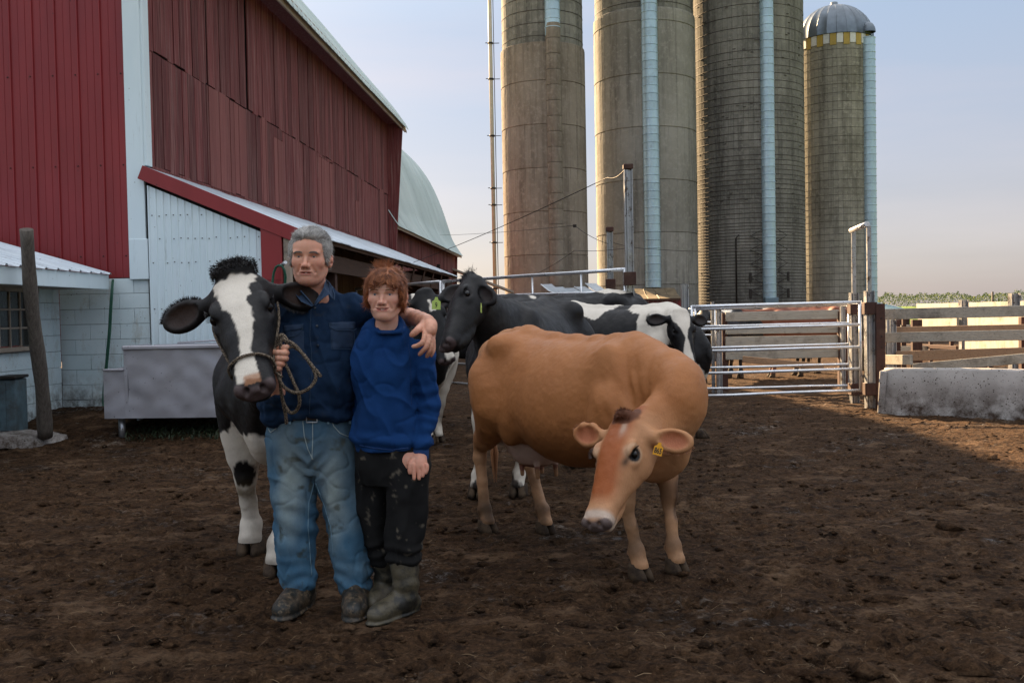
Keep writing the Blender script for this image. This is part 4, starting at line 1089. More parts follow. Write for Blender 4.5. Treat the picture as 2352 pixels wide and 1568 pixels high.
    # concrete bunk
    a = at(uu(1400), vv(1130), 13.1); b_ = at(uu(2352), vv(1180), 12.2); d = (b_-a); ang = math.atan2(d.y, d.x); L = 8.0; zt = .60
    S = empty('feed_bunk', (a.x+.02, 13.1, 0), ang, 'mud-splashed concrete feed bunk wall under the near plank fence', 'feed bunk')
    q = MB(); n = 60; prof = [(-.07, -.05), (-.05, zt*.5), (-.015, zt-.03), (.0, zt), (.12, zt), (.14, zt-.03), (.15, -.05)]; vs = []
    for i in range(n+1):
        x = L*i/n
        for (yy, z) in prof: vs.append((x, yy+.004*math.sin(x*9)+rng.uniform(-.004, .004), z+.008*math.sin(x*1.7)+rng.uniform(-.004, .004)))
    m = len(prof); fs = [(i*m+j, (i+1)*m+j, (i+1)*m+j+1, i*m+j+1) for i in range(n) for j in range(m-1)]
    fs += [tuple(range(m))[::-1]]; q.add(vs, fs, True); q.build('bunk_wall', M['bunk'], S)
    q = MB(); q.box((-.02, .03, zt/2-.02), (.09, .19, zt-.03), Euler((0, .06, 0)), .012); q.build('end_rib', M['bunk'], S)
build_fences()
def build_wires():
    A = at(1436, 388, 12.8)
    def wire(pts, r, lab, sag=.0):
        b = MB(); P = []
        for i in range(len(pts)-1):
            for t in np.linspace(0, 1, 10)[:-1]: P.append(pts[i].lerp(pts[i+1], t)-Vector((0, 0, sag*4*t*(1-t))))
        P.append(pts[-1]); b.tube(P, r, 5); tag(b.build('wire', M['iron']), lab, 'wire')
    wire([A, at(1395, 408, 13.2), at(945, 604, 22.0)], .006, 'long wire slanting down from the brown-capped post to the lean-to roof', .05)
    wire([at(1397, 560, 13.5), at(1320, 518, 14.2), at(1010, 540, 30)], .004, 'thin fence wire crossing in front of the leftmost silo', .03)
    wire([at(1700, 575, 13.4), at(1500, 572, 13.1), at(1404, 556, 13.6)], .0035, 'thin wire crossing in front of the tan silo', .02)
    wire([at(1437, 570, 12.8), at(1320, 575, 14.5), at(1230, 630, 16.0)], .0035, 'lowest thin wire in front of the leftmost silo', .02)
    q = MB(); q.box(at(1320, 519, 14.2), (.05, .03, .04)); tag(q.build('wire_insulator', M['iron']), 'small dark insulator on the wire before the leftmost silo', 'insulator')
build_wires()
def build_treeline():
    N = 90000; a = nrng.uniform(-.9, .9, N); u = nrng.uniform(0, 1, N)
    rad = nrng.uniform(560, 700, N); x = np.sin(a)*rad; y = np.cos(a)*rad
    top = 7.5+4.2*pnoise(a*26, a*0+3, 31)+2.6*pnoise(a*75, a*0+5, 32)+1.5*pnoise(a*210, a*0+9, 33)
    top = np.clip(top+3.0*(pnoise(a*9, a*0, 34) > .1)*.5, 2.5, 16)
    z = -.3+top*np.sqrt(u)*1.0+nrng.normal(0, .12, N)
    s = nrng.uniform(.25, .6, N); n = nrng.normal(0, 1, (N, 3)); t = nrng.normal(0, 1, (N, 3)); n /= np.linalg.norm(n, axis=1)[:, None]; t /= np.linalg.norm(t, axis=1)[:, None]
    w = np.cross(n, t); P = np.stack([x, y, z], -1)
    V = np.stack([P-t*s[:, None], P+w*s[:, None]*.6, P+t*s[:, None], P-w*s[:, None]*.6], 1).reshape(-1, 3)
    F = np.arange(N*4).reshape(-1, 4)
    hue = nrng.uniform(0, 1, N)[:, None]; c = (1-hue)*np.array([.085, .115, .040])+hue*np.array([.17, .19, .065])
    s_ = NT('far_leaves'); s_.set(s_.attr(), .9, 0, .1)
    o = link('tree_line', mesh_np('tree_line', V, F, s_.m, False, np.repeat(c, 4, 0))); tag(o, kind='stuff')
build_treeline()
# ================================================================== flesh and cloth: smooth implicit shapes turned into meshes
_r3 = np.random.RandomState(11); _v3 = _r3.uniform(-1, 1, 4096)
def noise3(P, f=1.0, seed=0):
    P = np.asarray(P, np.float64)*f+seed*13.7; i = np.floor(P).astype(np.int64); u = P-i; u = u*u*(3-2*u)
    def g(a, b, c): return _v3[((i[..., 0]+a)*73856093 ^ (i[..., 1]+b)*19349663 ^ (i[..., 2]+c)*83492791) & 4095]
    x0 = g(0, 0, 0)*(1-u[..., 0])+g(1, 0, 0)*u[..., 0]; x1 = g(0, 1, 0)*(1-u[..., 0])+g(1, 1, 0)*u[..., 0]
    x2 = g(0, 0, 1)*(1-u[..., 0])+g(1, 0, 1)*u[..., 0]; x3 = g(0, 1, 1)*(1-u[..., 0])+g(1, 1, 1)*u[..., 0]
    return (x0*(1-u[..., 1])+x1*u[..., 1])*(1-u[..., 2])+(x2*(1-u[..., 1])+x3*u[..., 1])*u[..., 2]
def frame(f, up):
    f = np.array(f, float); f /= np.linalg.norm(f); up = np.array(up, float); l = np.cross(up, f); l /= np.linalg.norm(l); u = np.cross(f, l)
    return np.stack([f, l, u])            # rows: forward, left, up
class Field:
    def __init__(s, lo, hi, h):
        s.lo = np.array(lo, np.float32); s.h = h; s.n = np.ceil((np.array(hi)-s.lo)/h).astype(int)+1
        s.D = np.full(tuple(s.n), 9.0, np.float32)
    def _sl(s, lo, hi):
        a = np.clip(np.floor((np.array(lo)-s.lo)/s.h).astype(int), 0, s.n); b = np.clip(np.ceil((np.array(hi)-s.lo)/s.h).astype(int)+1, 0, s.n)
        if (b <= a).any(): return None, None
        ax = [s.lo[i]+s.h*np.arange(a[i], b[i], dtype=np.float32) for i in range(3)]
        return (slice(a[0], b[0]), slice(a[1], b[1]), slice(a[2], b[2])), (ax[0][:, None, None], ax[1][None, :, None], ax[2][None, None, :])
    def put(s, lo, hi, fn, k=.02, sub=False):
        sl, c = s._sl(lo, hi)
        if sl is None: return s
        d = fn(*c).astype(np.float32); A = s.D[sl]
        if sub: hh = np.clip(.5+.5*(A+d)/k, 0, 1); s.D[sl] = A*hh-d*(1-hh)+k*hh*(1-hh)      # smooth max(A, -d)
        else: hh = np.clip(.5+.5*(A-d)/k, 0, 1); s.D[sl] = A*(1-hh)+d*hh-k*hh*(1-hh)        # smooth min(A, d)
        return s
    def cap(s, a, b, ra, rb, k=.02, flat=None, sub=False):
        a = np.array(a, np.float32); b = np.array(b, np.float32); m = max(ra, rb)+k+2*s.h; d = b-a; L2 = float(d@d)+1e-12
        def fn(x, y, z):
            px, py, pz = x-a[0], y-a[1], z-a[2]; t = np.clip((px*d[0]+py*d[1]+pz*d[2])/L2, 0, 1)
            qx, qy, qz = px-t*d[0], py-t*d[1], pz-t*d[2]
            if flat is not None:
                n, f = flat; c = (qx*n[0]+qy*n[1]+qz*n[2])*(f-1); qx = qx+c*n[0]; qy = qy+c*n[1]; qz = qz+c*n[2]
                dd = np.sqrt(qx*qx+qy*qy+qz*qz)-(ra+(rb-ra)*t); return np.where(dd > 0, dd/max(f, 1), dd/max(f, 1))
            return np.sqrt(qx*qx+qy*qy+qz*qz)-(ra+(rb-ra)*t)
        m2 = m/(min(flat[1], 1) if flat is not None else 1)
        return s.put(np.minimum(a, b)-m2, np.maximum(a, b)+m2, fn, k, sub)
    def chain(s, pts, rs, k=.02, flat=None, sm=2, k0=None):
        P = [np.array(p, float) for p in pts]
        if sm > 1:                               # Catmull-Rom subdivision
            Q = []; Rr = []
            for i in range(len(P)-1):
                p0, p1, p2, p3 = P[max(i-1, 0)], P[i], P[i+1], P[min(i+2, len(P)-1)]
                for j in range(sm):
                    t = j/sm; Q.append(.5*((2*p1)+(p2-p0)*t+(2*p0-5*p1+4*p2-p3)*t*t+(3*p1-p0-3*p2+p3)*t**3)); Rr.append(rs[i]*(1-t)+rs[i+1]*t)
            Q.append(P[-1]); Rr.append(rs[-1]); P, rs = Q, Rr
        for i in range(len(P)-1): s.cap(P[i], P[i+1], rs[i], rs[i+1], k if (i or k0 is None) else k0, flat)
        return s
    def ell(s, c, r, k=.02, rot=None, sub=False):
        c = np.array(c, np.float32); r = np.array(r, np.float32); m = float(r.max())+k+2*s.h; F = np.eye(3) if rot is None else np.array(rot)
        def fn(x, y, z):
            p = (x-c[0], y-c[1], z-c[2]); q = [p[0]*F[i][0]+p[1]*F[i][1]+p[2]*F[i][2] for i in range(3)]
            k0 = np.sqrt(sum((q[i]/r[i])**2 for i in range(3))); k1 = np.sqrt(sum((q[i]/r[i]**2)**2 for i in range(3)))
            return k0*(k0-1)/np.maximum(k1, 1e-6)
        return s.put(c-m, c+m, fn, k, sub)
    def loft(s, o, F, st, k=.03, pw=2.2, zc=.48, bend=None):
        """stations (x, top, bottom, half width[, offset]) along F[0] from o"""
        o = np.array(o, np.float32); st = np.array(st, float); F = np.array(F)
        xs = st[:, 0]; m = max(abs(st[:, 1]).max(), abs(st[:, 2]).max(), st[:, 3].max())+k
        cn = [o+F[0]*x+F[1]*y+F[2]*z for x in (xs[0], xs[-1]) for y in (-st[:, 3].max(), st[:, 3].max()) for z in (st[:, 2].min(), st[:, 1].max())]
        mm = k+3*s.h
        def fn(x, y, z):
            p = (x-o[0], y-o[1], z-o[2]); X, Y, Z = [p[0]*F[i][0]+p[1]*F[i][1]+p[2]*F[i][2] for i in range(3)]
            # smooth interpolation of the stations through a fine table
            tab = np.linspace(xs[0], xs[-1], 96); dx = np.gradient(st[:, 1:], xs, axis=0)
            def interp(c):
                i = np.clip(np.searchsorted(xs, tab)-1, 0, len(xs)-2); h_ = xs[i+1]-xs[i]; t = (tab-xs[i])/h_
                y0, y1, m0, m1 = st[i, c], st[i+1, c], dx[i, c-1]*h_, dx[i+1, c-1]*h_
                return (2*t**3-3*t**2+1)*y0+(t**3-2*t**2+t)*m0+(-2*t**3+3*t**2)*y1+(t**3-t**2)*m1
            T = [interp(c).astype(np.float32) for c in (1, 2, 3)]
            shp = X.shape; u = np.clip((X-xs[0])/(xs[-1]-xs[0])*95, 0, 94.999); i = u.astype(int); f = (u-i).astype(np.float32)
            top, bot, w = [t[i]*(1-f)+t[i+1]*f for t in T]
            c = bot+(top-bot)*zc; hz = np.where(Z > c, top-c, c-bot); w = np.maximum(w, .004); hz = np.maximum(hz, .004)
            q = (np.abs(Y/w)**pw+np.abs((Z-c)/hz)**pw)**(1/pw)
            d = (q-1)*np.minimum(w, hz)
            e = np.maximum(xs[0]-X, X-xs[-1]); return np.maximum(d, e)
        return s.put(np.min(cn, 0)-mm, np.max(cn, 0)+mm, fn, k)
    def nets(s, smooth=1):
        D = s.D; I = D < 0
        a = I[:-1, :-1, :-1].astype(np.int8)
        for sx in (0, 1):
            for sy in (0, 1):
                for sz in (0, 1):
                    if sx+sy+sz: a = a+I[sx:I.shape[0]-1+sx, sy:I.shape[1]-1+sy, sz:I.shape[2]-1+sz]
        act = np.argwhere((a > 0) & (a < 8)); n = len(act); vid = np.full(a.shape, -1, np.int32); vid[tuple(act.T)] = np.arange(n)
        C = {}
        for sx in (0, 1):
            for sy in (0, 1):
                for sz in (0, 1): C[(sx, sy, sz)] = D[act[:, 0]+sx, act[:, 1]+sy, act[:, 2]+sz]
        acc = np.zeros((n, 3), np.float32); cnt = np.zeros(n, np.float32)
        for c0 in C:
            for ax in range(3):
                if c0[ax]: continue
                c1 = list(c0); c1[ax] = 1; c1 = tuple(c1); d0, d1 = C[c0], C[c1]; m = (d0 < 0) != (d1 < 0)
                t = np.where(m, d0/np.where(m, d0-d1, 1), 0)
                for j in range(3): acc[:, j] += np.where(m, c0[j]+(t if j == ax else 0), 0)
                cnt += m
        V = s.lo+(act+acc/cnt[:, None])*s.h
        Q = []
        for ax in range(3):
            o = [(1, 2), (2, 0), (0, 1)][ax]
            sl0 = [slice(1, -1)]*3; sl0[ax] = slice(0, -1); sl1 = list(sl0); sl1[ax] = slice(1, None)
            e = I[tuple(sl0)] != I[tuple(sl1)]; idx = np.argwhere(e); 
            g = idx.copy()
            for j in range(3):
                if j != ax: g[:, j] += 1
            fl = I[tuple(g.T)]
            def vv(da, db):
                q = g.copy(); q[:, o[0]] -= da; q[:, o[1]] -= db; return vid[tuple(q.T)]
            q = np.stack([vv(1, 1), vv(0, 1), vv(0, 0), vv(1, 0)], 1); q[~fl] = q[~fl][:, ::-1]; Q.append(q)
        Q = np.concatenate(Q); Q = Q[(Q >= 0).all(1)]
        # keep the largest piece only is not needed; light smoothing
        for it in range(smooth):
            for lam in (.5, -.52):
                acc = np.zeros_like(V); c = np.zeros(n, np.float32)
                for dcol in range(3):
                    w = np.zeros(n)
                    for i in range(4):
                        for j in (1, 3): w += np.bincount(Q[:, i], V[Q[:, (i+j) % 4], dcol], n)
                    acc[:, dcol] = w
                for i in range(4): c += 2*np.bincount(Q[:, i], minlength=n)
                V = V+lam*(acc/np.maximum(c, 1)[:, None]-V)
        return V.astype(np.float32), Q
def vnormals(V, Q):
    n = np.cross(V[Q[:, 2]]-V[Q[:, 0]], V[Q[:, 3]]-V[Q[:, 1]]); N = np.zeros_like(V)
    for i in range(4):
        for c in range(3): N[:, c] += np.bincount(Q[:, i], n[:, c], len(V))
    return N/np.maximum(np.linalg.norm(N, axis=1), 1e-9)[:, None]
def bvh(V, Q): return BVHTree.FromPolygons([tuple(v) for v in V.tolist()], Q.tolist())
def blend(c, m, new): return c*(1-m[:, None])+np.asarray(new)*m[:, None]
# ================================================================== cattle
def m_hide(name='cow_hide', sheen=.35, rough=.55):
    s = NT(name); v = s.vec('O', (1, 1, 1)); c = s.attr()
    f = s.noise(s.vec('O', (60, 60, 22)), 3, 4, .6, .25, .75)
    f2 = s.noise(v, 9, 5, .6, .3, .7)
    c = s.mix(s.mul(f, .30), c, s.mix(1.0, c, (.55, .55, .55), 'MULTIPLY')); c = s.mix(s.mul(f2, .18), c, s.mix(1.0, c, (.60, .55, .5), 'MULTIPLY'))
    s.bump(f, .35, .004); s.bump(s.noise(v, 26, 4, .6), .25, .006)
    return s.set(c, s.noise(v, 12, 4, .6, .3, .7, 0, .42, .65), 0, .26)
M['hide'] = m_hide(); M['eye'] = simple('cow_eye', (.006, .005, .005), .06, bump=0, objamt=0)
M['hoof'] = simple('hoof_horn', (.075, .050, .030), .8, spec=.2, var=.3, scale=8, dirt=(.03, .02, .014), dlo=.4, dhi=.6, dscale=14)
M['rope'] = None
BLACK = np.array((.0085, .0080, .0085)); WHITE = np.array((.74, .68, .58)); DIRT = np.array((.075, .045, .024))
def hoof_mesh():
    b = MB()
    for sgn in (-1, 1):
        c0 = .034*sgn; n = 10; rings = []
        for z, ln, wd, dx in ((0, .070, .033, .014), (.03, .064, .032, .008), (.062, .050, .029, -.004), (.085, .036, .026, -.012)):
            rings.append([(dx+ln*math.cos(a)*(1 if math.cos(a) > 0 else .75), c0+(1-.25*max(0, math.cos(a)))*wd*math.sin(a)-sgn*.010*max(0, math.cos(a)), z) for a in [2*math.pi*i/n for i in range(n)]])
        vs = [p for r in rings for p in r]; fs = [(i*n+j, i*n+(j+1) % n, (i+1)*n+(j+1) % n, (i+1)*n+j) for i in range(3) for j in range(n)]+[tuple(range(n))[::-1], tuple(range(3*n, 4*n))]
        b.add(vs, fs, True)
    return b.mesh('hoof', M['hoof'])
HOOF = hoof_mesh()
def make_cow(label, pos, heading, scale, poll, muzzle, hup, paint, h=.009, hooves=None, hs=1.0, ears=((.0, -.25, 1), (.0, -.25, 1)), fat=1.0, tags=(), detail=True, top=0.0, group=None, neckpath=None, udder=True, eye=True, tail=True, bodyfn=None, name='cow', sz=0.0, parts=True, ls=1.0, hw=1.0, pollbump=0.0):
    """pos: middle of the stance on the ground; heading: angle of the body; poll, muzzle: world points; hup: forehead normal"""
    ch, sh = math.cos(heading), math.sin(heading); pos = Vector(pos)
    def tb(w):          # world -> body coordinates (metres, unscaled cow)
        q = (Vector(w)-pos)/scale; return np.array((q.x*ch+q.y*sh, -q.x*sh+q.y*ch, q.z))
    def vb(w): return np.array((w[0]*ch+w[1]*sh, -w[0]*sh+w[1]*ch, w[2]))
    PO, MZ = tb(poll), tb(muzzle); HF = frame(MZ-PO, vb(hup)); hs_ = hs
    lo = np.array((-1.02, -.52, .06)); hi = np.array((1.0, .52, 1.45))
    lo = np.minimum(lo, np.minimum(PO, MZ)-.36); hi = np.maximum(hi, np.maximum(PO, MZ)+.36)
    F = Field(lo, hi, h); I3 = np.eye(3)
    f = fat
    F.loft((0, 0, 0), I3, [(-.92, 1.16, 1.02, .08), (-.86, 1.235, .90, .14), (-.76, 1.285, .80, .20), (-.62, 1.305, .72, .240), (-.48, 1.305, .665, .265*f), (-.28, 1.275, .575, .305*f), (-.03, 1.262, .51, .340*f), (.20, 1.258, .525, .315*f),
             (.38, 1.275, .57, .265), (.52, 1.285, .59, .205), (.66, 1.235, .59, .175), (.78, 1.14, .62, .165), (.88, 1.02, .72, .10), (.93, .93, .82, .04)], .05, 2.05, .42)
    # spine ridge, tail head, hooks, pins
    F.chain([(.50, 0, 1.255), (.2, 0, 1.235), (-.2, 0, 1.25), (-.6, 0, 1.275), (-.82, 0, 1.235)], [.035, .035, .035, .038, .045], .05)
    for sg in (-1, 1):
        F.ell((-.50, .205*sg, 1.220), (.080, .052, .042), .10); F.cap((-.50, .200*sg, 1.19), (-.46, .215*sg, .86), .045, .060, .11); F.ell((-.81, .095*sg, 1.15), (.050, .036, .042), .12)
        F.cap((-.50, .235*sg, 1.22), (-.50, 0, 1.28), .03, .03, .07); F.cap((-.52, .215*sg, 1.19), (-.80, .10*sg, 1.15), .030, .030, .10)
        F.ell((-.31, .385*sg, 1.13), (.12, .085, .10), .09, sub=True)           # hollow in front of the hook
        F.ell((.50, .160*sg, .98), (.14, .075, .25), .085)                       # shoulder blade
        F.ell((.66, .165*sg, .84), (.10, .08, .11), .07)                       # point of shoulder
        F.ell((-.62, .175*sg, .98), (.19, .105, .22), .09)                      # thigh
        F.ell((-.38, .235*sg, .74), (.11, .06, .13), .09)                       # stifle / flank fold
    F.chain([(.85, 0, .84), (.80, 0, .66), (.62, 0, .585), (.40, 0, .59)], [.085, .075, .06, .05], .07, ((0, 1, 0), 1.5))     # brisket
    # legs
    HV = {}
    for nm, sg in (('fl', 1), ('fr', -1), ('hl', 1), ('hr', -1)):
        fr = nm[0] == 'f'; d = (.60, .165*sg) if fr else (-.72, .19*sg)
        if hooves and nm in hooves: q = tb(hooves[nm]); d = (q[0], q[1])
        HV[nm] = d; hx, hy = d
        if fr:
            el = np.array((.50, .175*sg, .72)); ft = np.array((hx-.01, hy, .145)); kn = el*.42+ft*.58; kn[2] = .405; kn[0] += .018
            F.chain([(.54, .165*sg, .92), el, (el+kn)/2+np.array((0, 0, .02)), kn+(0, 0, .055)], [.125, .098, .062*ls, .048*ls], .05)
            F.ell(kn, (.050*ls, .045*ls, .060), .03); F.cap(kn-(0, 0, .05), (kn+ft)/2, .037*ls, .031*ls, .025); F.cap((kn+ft)/2, ft, .031*ls, .035*ls, .02)
            F.ell(ft, (.044*ls, .042*ls, .046), .022); F.cap(ft, (hx+.018, hy, .075), .037*ls, .046*ls, .02)
            F.ell(ft+(-.042, 0, -.015), (.014, .030, .018), .012)
        else:
            hk = np.array((min(-.78, hx-.07) if hx > -.85 else hx-.02, hy*.4+.175*sg*.6, .50)); ft = np.array((hx-.015, hy, .15)); st = np.array((-.47, .225*sg, .80))
            F.chain([(-.60, .19*sg, 1.0), st*.5+np.array((-.62, .2*sg, .86))*.5, (-.66, .195*sg, .68), hk+(.025, 0, .07)], [.175, .150, .088, .050], .05)
            F.ell(hk+(.012, 0, 0), (.052, .040, .070), .03); F.cap(hk+(-.030, 0, .06), (-.74, .19*sg, .70), .020, .020, .03)
            F.cap(hk+(.01, 0, -.03), (hk+ft)/2+(.006, 0, 0), .040, .033, .025); F.cap((hk+ft)/2+(.006, 0, 0), ft, .033, .037, .02)
            F.ell(ft, (.046, .043, .048), .022); F.cap(ft, (hx+.018, hy, .075), .038, .047, .02); F.ell(ft+(-.044, 0, -.015), (.014, .030, .018), .012)
    if udder:
        F.ell((-.45, 0, .610), (.205, .175, .165), .025); F.ell((-.58, 0, .66), (.13, .15, .15), .04)
        for (x, y) in ((-.34, .07), (-.34, -.07), (-.50, .075), (-.50, -.075)): F.cap((x, y, .51), (x+.01, y, .405), .021, .013, .012)
    # neck
    nb0 = np.array((.62, 0, 1.02)); he = PO+HF[0]*.09*hs-HF[2]*.075*hs; 
    path = [nb0]+([np.array(tb(p)) for p in neckpath] if neckpath else [nb0*.45+he*.55+np.array((.03, 0, .0))])+[he]
    nr = np.linspace(.185, .092*hs, len(path)); sd = np.cross(path[-1]-path[0], (0, 0, 1)); sd /= np.linalg.norm(sd)+1e-9
    F.chain(path, list(nr), .06, ((sd[0], sd[1], sd[2]), 1.45), 3)
    F.chain([(.56, 0, 1.15)]+[p+np.array((0, 0, .06)) for p in path[1:-1]]+[PO+HF[0]*.02-HF[2]*.03], [.12]+[.075]*(len(path)-2)+[.045], .06, ((sd[0], sd[1], sd[2]), 1.3), 3)
    dw = [np.array((.84, 0, .80)), (np.array((.80, 0, .80))+path[1]-(0, 0, .17))/2, path[1]-np.array((0, 0, .17)), he-HF[2]*.05-HF[0]*.03*hs]
    F.chain(dw, [.07, .055, .045, .035], .05, ((sd[0], sd[1], sd[2]), 2.2), 3)         # dewlap
    # head
    q = hs; ql = hs*hw
    F.loft(PO, HF, [(-.045*q, .000*ql, -.08*ql, .045*ql), (-.02*q, .030*ql, -.10*ql, .080*ql), (.06*q, .048*ql, -.135*ql, .098*ql), (.13*q, .052*ql, -.175*ql, .106*ql), (.20*q, .048*ql, -.180*ql, .098*ql), (.28*q, .034*ql, -.160*ql, .084*ql),
             (.36*q, .016*ql, -.135*ql, .070*ql), (.43*q, .002*ql, -.120*ql, .062*ql), (.49*q, -.008*ql, -.112*ql, .068*ql), (.535*q, -.022*ql, -.100*ql, .060*ql), (.56*q, -.040*ql, -.085*ql, .035*ql)], .02, 2.5, .52)
    def hp(s_, w, t): return PO+HF[0]*s_*q+HF[1]*w*ql+HF[2]*t*ql
    F.ell(hp(-.025, 0, .015), (.035*q, .075*q, .040*q), .025, HF)
    if pollbump: F.ell(hp(-.022, 0, .040), (.036*q, .062*q*pollbump, .040*q), .014, HF)
    for sg in (-1, 1):
        F.ell(hp(.160, .086*sg, .020), (.046*q, .022*q, .024*q), .016, HF)         # brow
        F.ell(hp(.19, .088*sg, -.030), (.045*q, .022*q, .024*q), .018, HF)         # lower rim
        F.ell(hp(.12, .078*sg, -.100), (.095*q, .030*q, .080*q), .030, HF)         # cheek
        F.ell(hp(.40, .052*sg, -.055), (.055*q, .016*q, .035*q), .02, HF)          # upper lip swell
        F.ell(hp(.178, .110*sg, -.004), (.031*q, .021*q, .0235*q), .006, HF, sub=True)
        F.ell(hp(.560, .036*sg, -.040), (.030*q, .013*q, .017*q), .008, frame(HF[0]*.8+HF[1]*sg*.55, HF[2]), sub=True)
        F.ell(hp(.535, .052*sg, -.045), (.022*q, .016*q, .024*q), .012, HF)
        F.ell(hp(.568, .034*sg, -.042), (.026*q, .011*q, .013*q), .005, frame(HF[0]*.8+HF[1]*sg*.6, HF[2]), sub=True)
        # ear: forward lean, droop, size
        fw, dr, es = ears[0 if sg > 0 else 1][:3]
        E0 = hp(.035, .085*sg, -.035); ed = HF[1]*sg+HF[0]*fw+HF[2]*dr; et = ears[0 if sg > 0 else 1]; ed = vb(et[4]) if len(et) > 4 else ed; ed /= np.linalg.norm(ed)
        eu = vb(ears[0 if sg > 0 else 1][3]) if len(ears[0 if sg > 0 else 1]) > 3 else HF[2]*.9-HF[0]*.1
        EF = frame(ed, eu); L = .094*es*q; c = E0+EF[0]*(.065*q+L*.85)
        F.cap(E0, E0+EF[0]*.075*q, .036*q, .034*q, .03)
        F.ell(c, (L, .062*es*q, .030*q), .02, EF); F.ell(c+EF[2]*.030*q, (L*.86, .048*es*q, .026*q), .006, EF, sub=True)
        if detail: ears_out.append((c, EF, L, es*q, sg))
    for a in range(-2, 3): F.ell(hp(.475, .013*a, -.116), (.050*q, .02*q, .016*q), .016, HF)
    F.chain([hp(.33, 0, -.135), hp(.42, 0, -.130), hp(.485, 0, -.118)], [.035*q, .034*q, .024*q], .02)
    F.chain([hp(.40, .075, -.098), hp(.50, .055, -.100), hp(.556, .02, -.098), hp(.556, -.02, -.098), hp(.50, -.055, -.100), hp(.40, -.075, -.098)], [.001]*6, .004) if False else None
    V, Q = F.nets(1)
    N = vnormals(V, Q)
    if detail: # folds and ribs
        Hc = (V-PO)@HF.T/np.array((q, ql, ql))
        rib = np.sin(V[:, 0]*46)*np.exp(-((V[:, 0]-.02)/.27)**2)*np.exp(-((V[:, 2]-.95)/.16)**2)*np.clip(np.abs(V[:, 1])-.2, 0, .1)*10
        nf = np.exp(-((V[:, 0]-.72)/.13)**2)*np.exp(-((V[:, 2]-.95)/.25)**2)
        V = V+N*(rib*.0036+nf*.0045*np.sin((V[:, 0]*.8+V[:, 2]*.35)*95+3*noise3(V, 6))+.0028*noise3(V, 14, 2)+.0012*noise3(V, 45, 3))[:, None]
    Hc = (V-PO)@HF.T/np.array((q, ql, ql))
    C = paint(V, Hc, N)
    root = empty(name, pos, heading, label, 'cow', group); root.scale = (scale,)*3
    Vw = V
    body = link('body', mesh_np('body', V, Q, M['hide'], True, C), root)
    if parts:
        for nm in HV:
            hx, hy = HV[nm]; ho = link('hoof', HOOF, root, (hx+.012, hy, -sz/scale if sz else 0), (0, 0, rng.uniform(-.12, .12))); ho.scale = ((1+ls)/2, (1+ls)/2, 1)
        if eye:
            for sg in (-1, 1):
                b = MB(); prof = [(.0205*math.sin(t), .0205*math.cos(t)) for t in np.linspace(0.01, math.pi-.01, 12)]
                b.lathe([(p[0]*q, p[1]*q) for p in prof], 18); p = hp(.178, .092*sg, -.004)
                if detail:
                    for t in np.linspace(-.9, .9, 15):
                        a = hp(.178+.030*math.sin(t), .100*sg, -.004+.024*math.cos(t))-p; o_ = hp(.178+.044*math.sin(t), .122*sg, -.004+.038*math.cos(t))-p
                        b.tube([a, (a+o_)/2+HF[1]*.006*sg, o_], [.0012, .0009, .0003], 4)
                b.build('eye', M['eye'], root, p)
        if tail:
            b = MB(); b.tube([(-.86, 0, 1.22), (-.945, 0, 1.16), (-.97, .0, 1.0), (-.965, .01, .75), (-.955, .01, .55)], [.030, .026, .020, .015, .014], 8)
            for i in range(26):
                a = rng.uniform(0, 6.28); r = rng.uniform(0, .03); b.tube([(-.955, .01, .60), (-.955+r*math.cos(a), .01+r*math.sin(a), .48), (-.955+.6*r*math.cos(a), .01+.6*r*math.sin(a), rng.uniform(.28, .36))], [.008, .007, .001], 4, False)
            tc = simple(label[:10]+' tail', tuple(paint(np.array([(-.9, 0, 1.1)]), np.array([(9, 9, 9)]), np.array([(0, 0, 1)]))[0]), .7, bump=0); b.build('tail', tc, root)
    return dict(root=root, PO=PO, HF=HF, q=q, hp=hp, V=V, Q=Q, body=body, scale=scale, tb=tb)
ears_out = []
def rock(P, f, s): return noise3(P, f, s)*.6+noise3(P, f*2.3, s+1)*.3+noise3(P, f*6, s+2)*.12
def patches(P, blobs, s=1, amp=.10, edge=.014):
    """1 inside the white blobs (x, y, z, radius[, stretch in x, y, z])"""
    n = rock(P, 5.0, s)*amp+noise3(P*np.array((90, 90, 20)), 1, s)*.010; d = np.full(len(P), 9.0)
    for b in blobs:
        st = np.array(b[4:7] if len(b) > 4 else (1, 1, 1), float); d = np.minimum(d, np.linalg.norm((P-np.array(b[:3]))/st, axis=1)-b[3])
    return np.clip(.5-(d+n)/edge, 0, 1)
def soiled(C, V, amt=1.0, hgt=.55):
    m = np.clip((hgt-V[:, 2])/.35, 0, 1)*np.clip(.35+1.4*rock(V, 9, 7), 0, 1)*amt; return blend(C, m, DIRT)
def head_marks(C, H, nosec=(.030, .022, .022), lidc=(.012, .01, .01)):
    inh = np.abs(H).max(1) < .75
    nose = np.clip((H[:, 0]-.525-.012*np.cos(H[:, 1]*40))/.010, 0, 1)*np.clip((H[:, 2]+.100)/.008, 0, 1)*inh
    C = blend(C, nose, nosec)
    for sg in (-1, 1):
        e = np.sqrt(((H[:, 0]-.178)/1.25)**2+(H[:, 1]-.095*sg)**2*.6+(H[:, 2]+.004)**2); C = blend(C, np.clip((.0335-e)/.006, 0, 1)*inh, lidc)
    m = np.clip(1-np.abs(H[:, 2]+.101+.006*np.sin(H[:, 0]*30))/.0035, 0, 1)*np.clip((H[:, 0]-.40)/.02, 0, 1)*inh; return blend(C, m*.85, (.01, .008, .008))
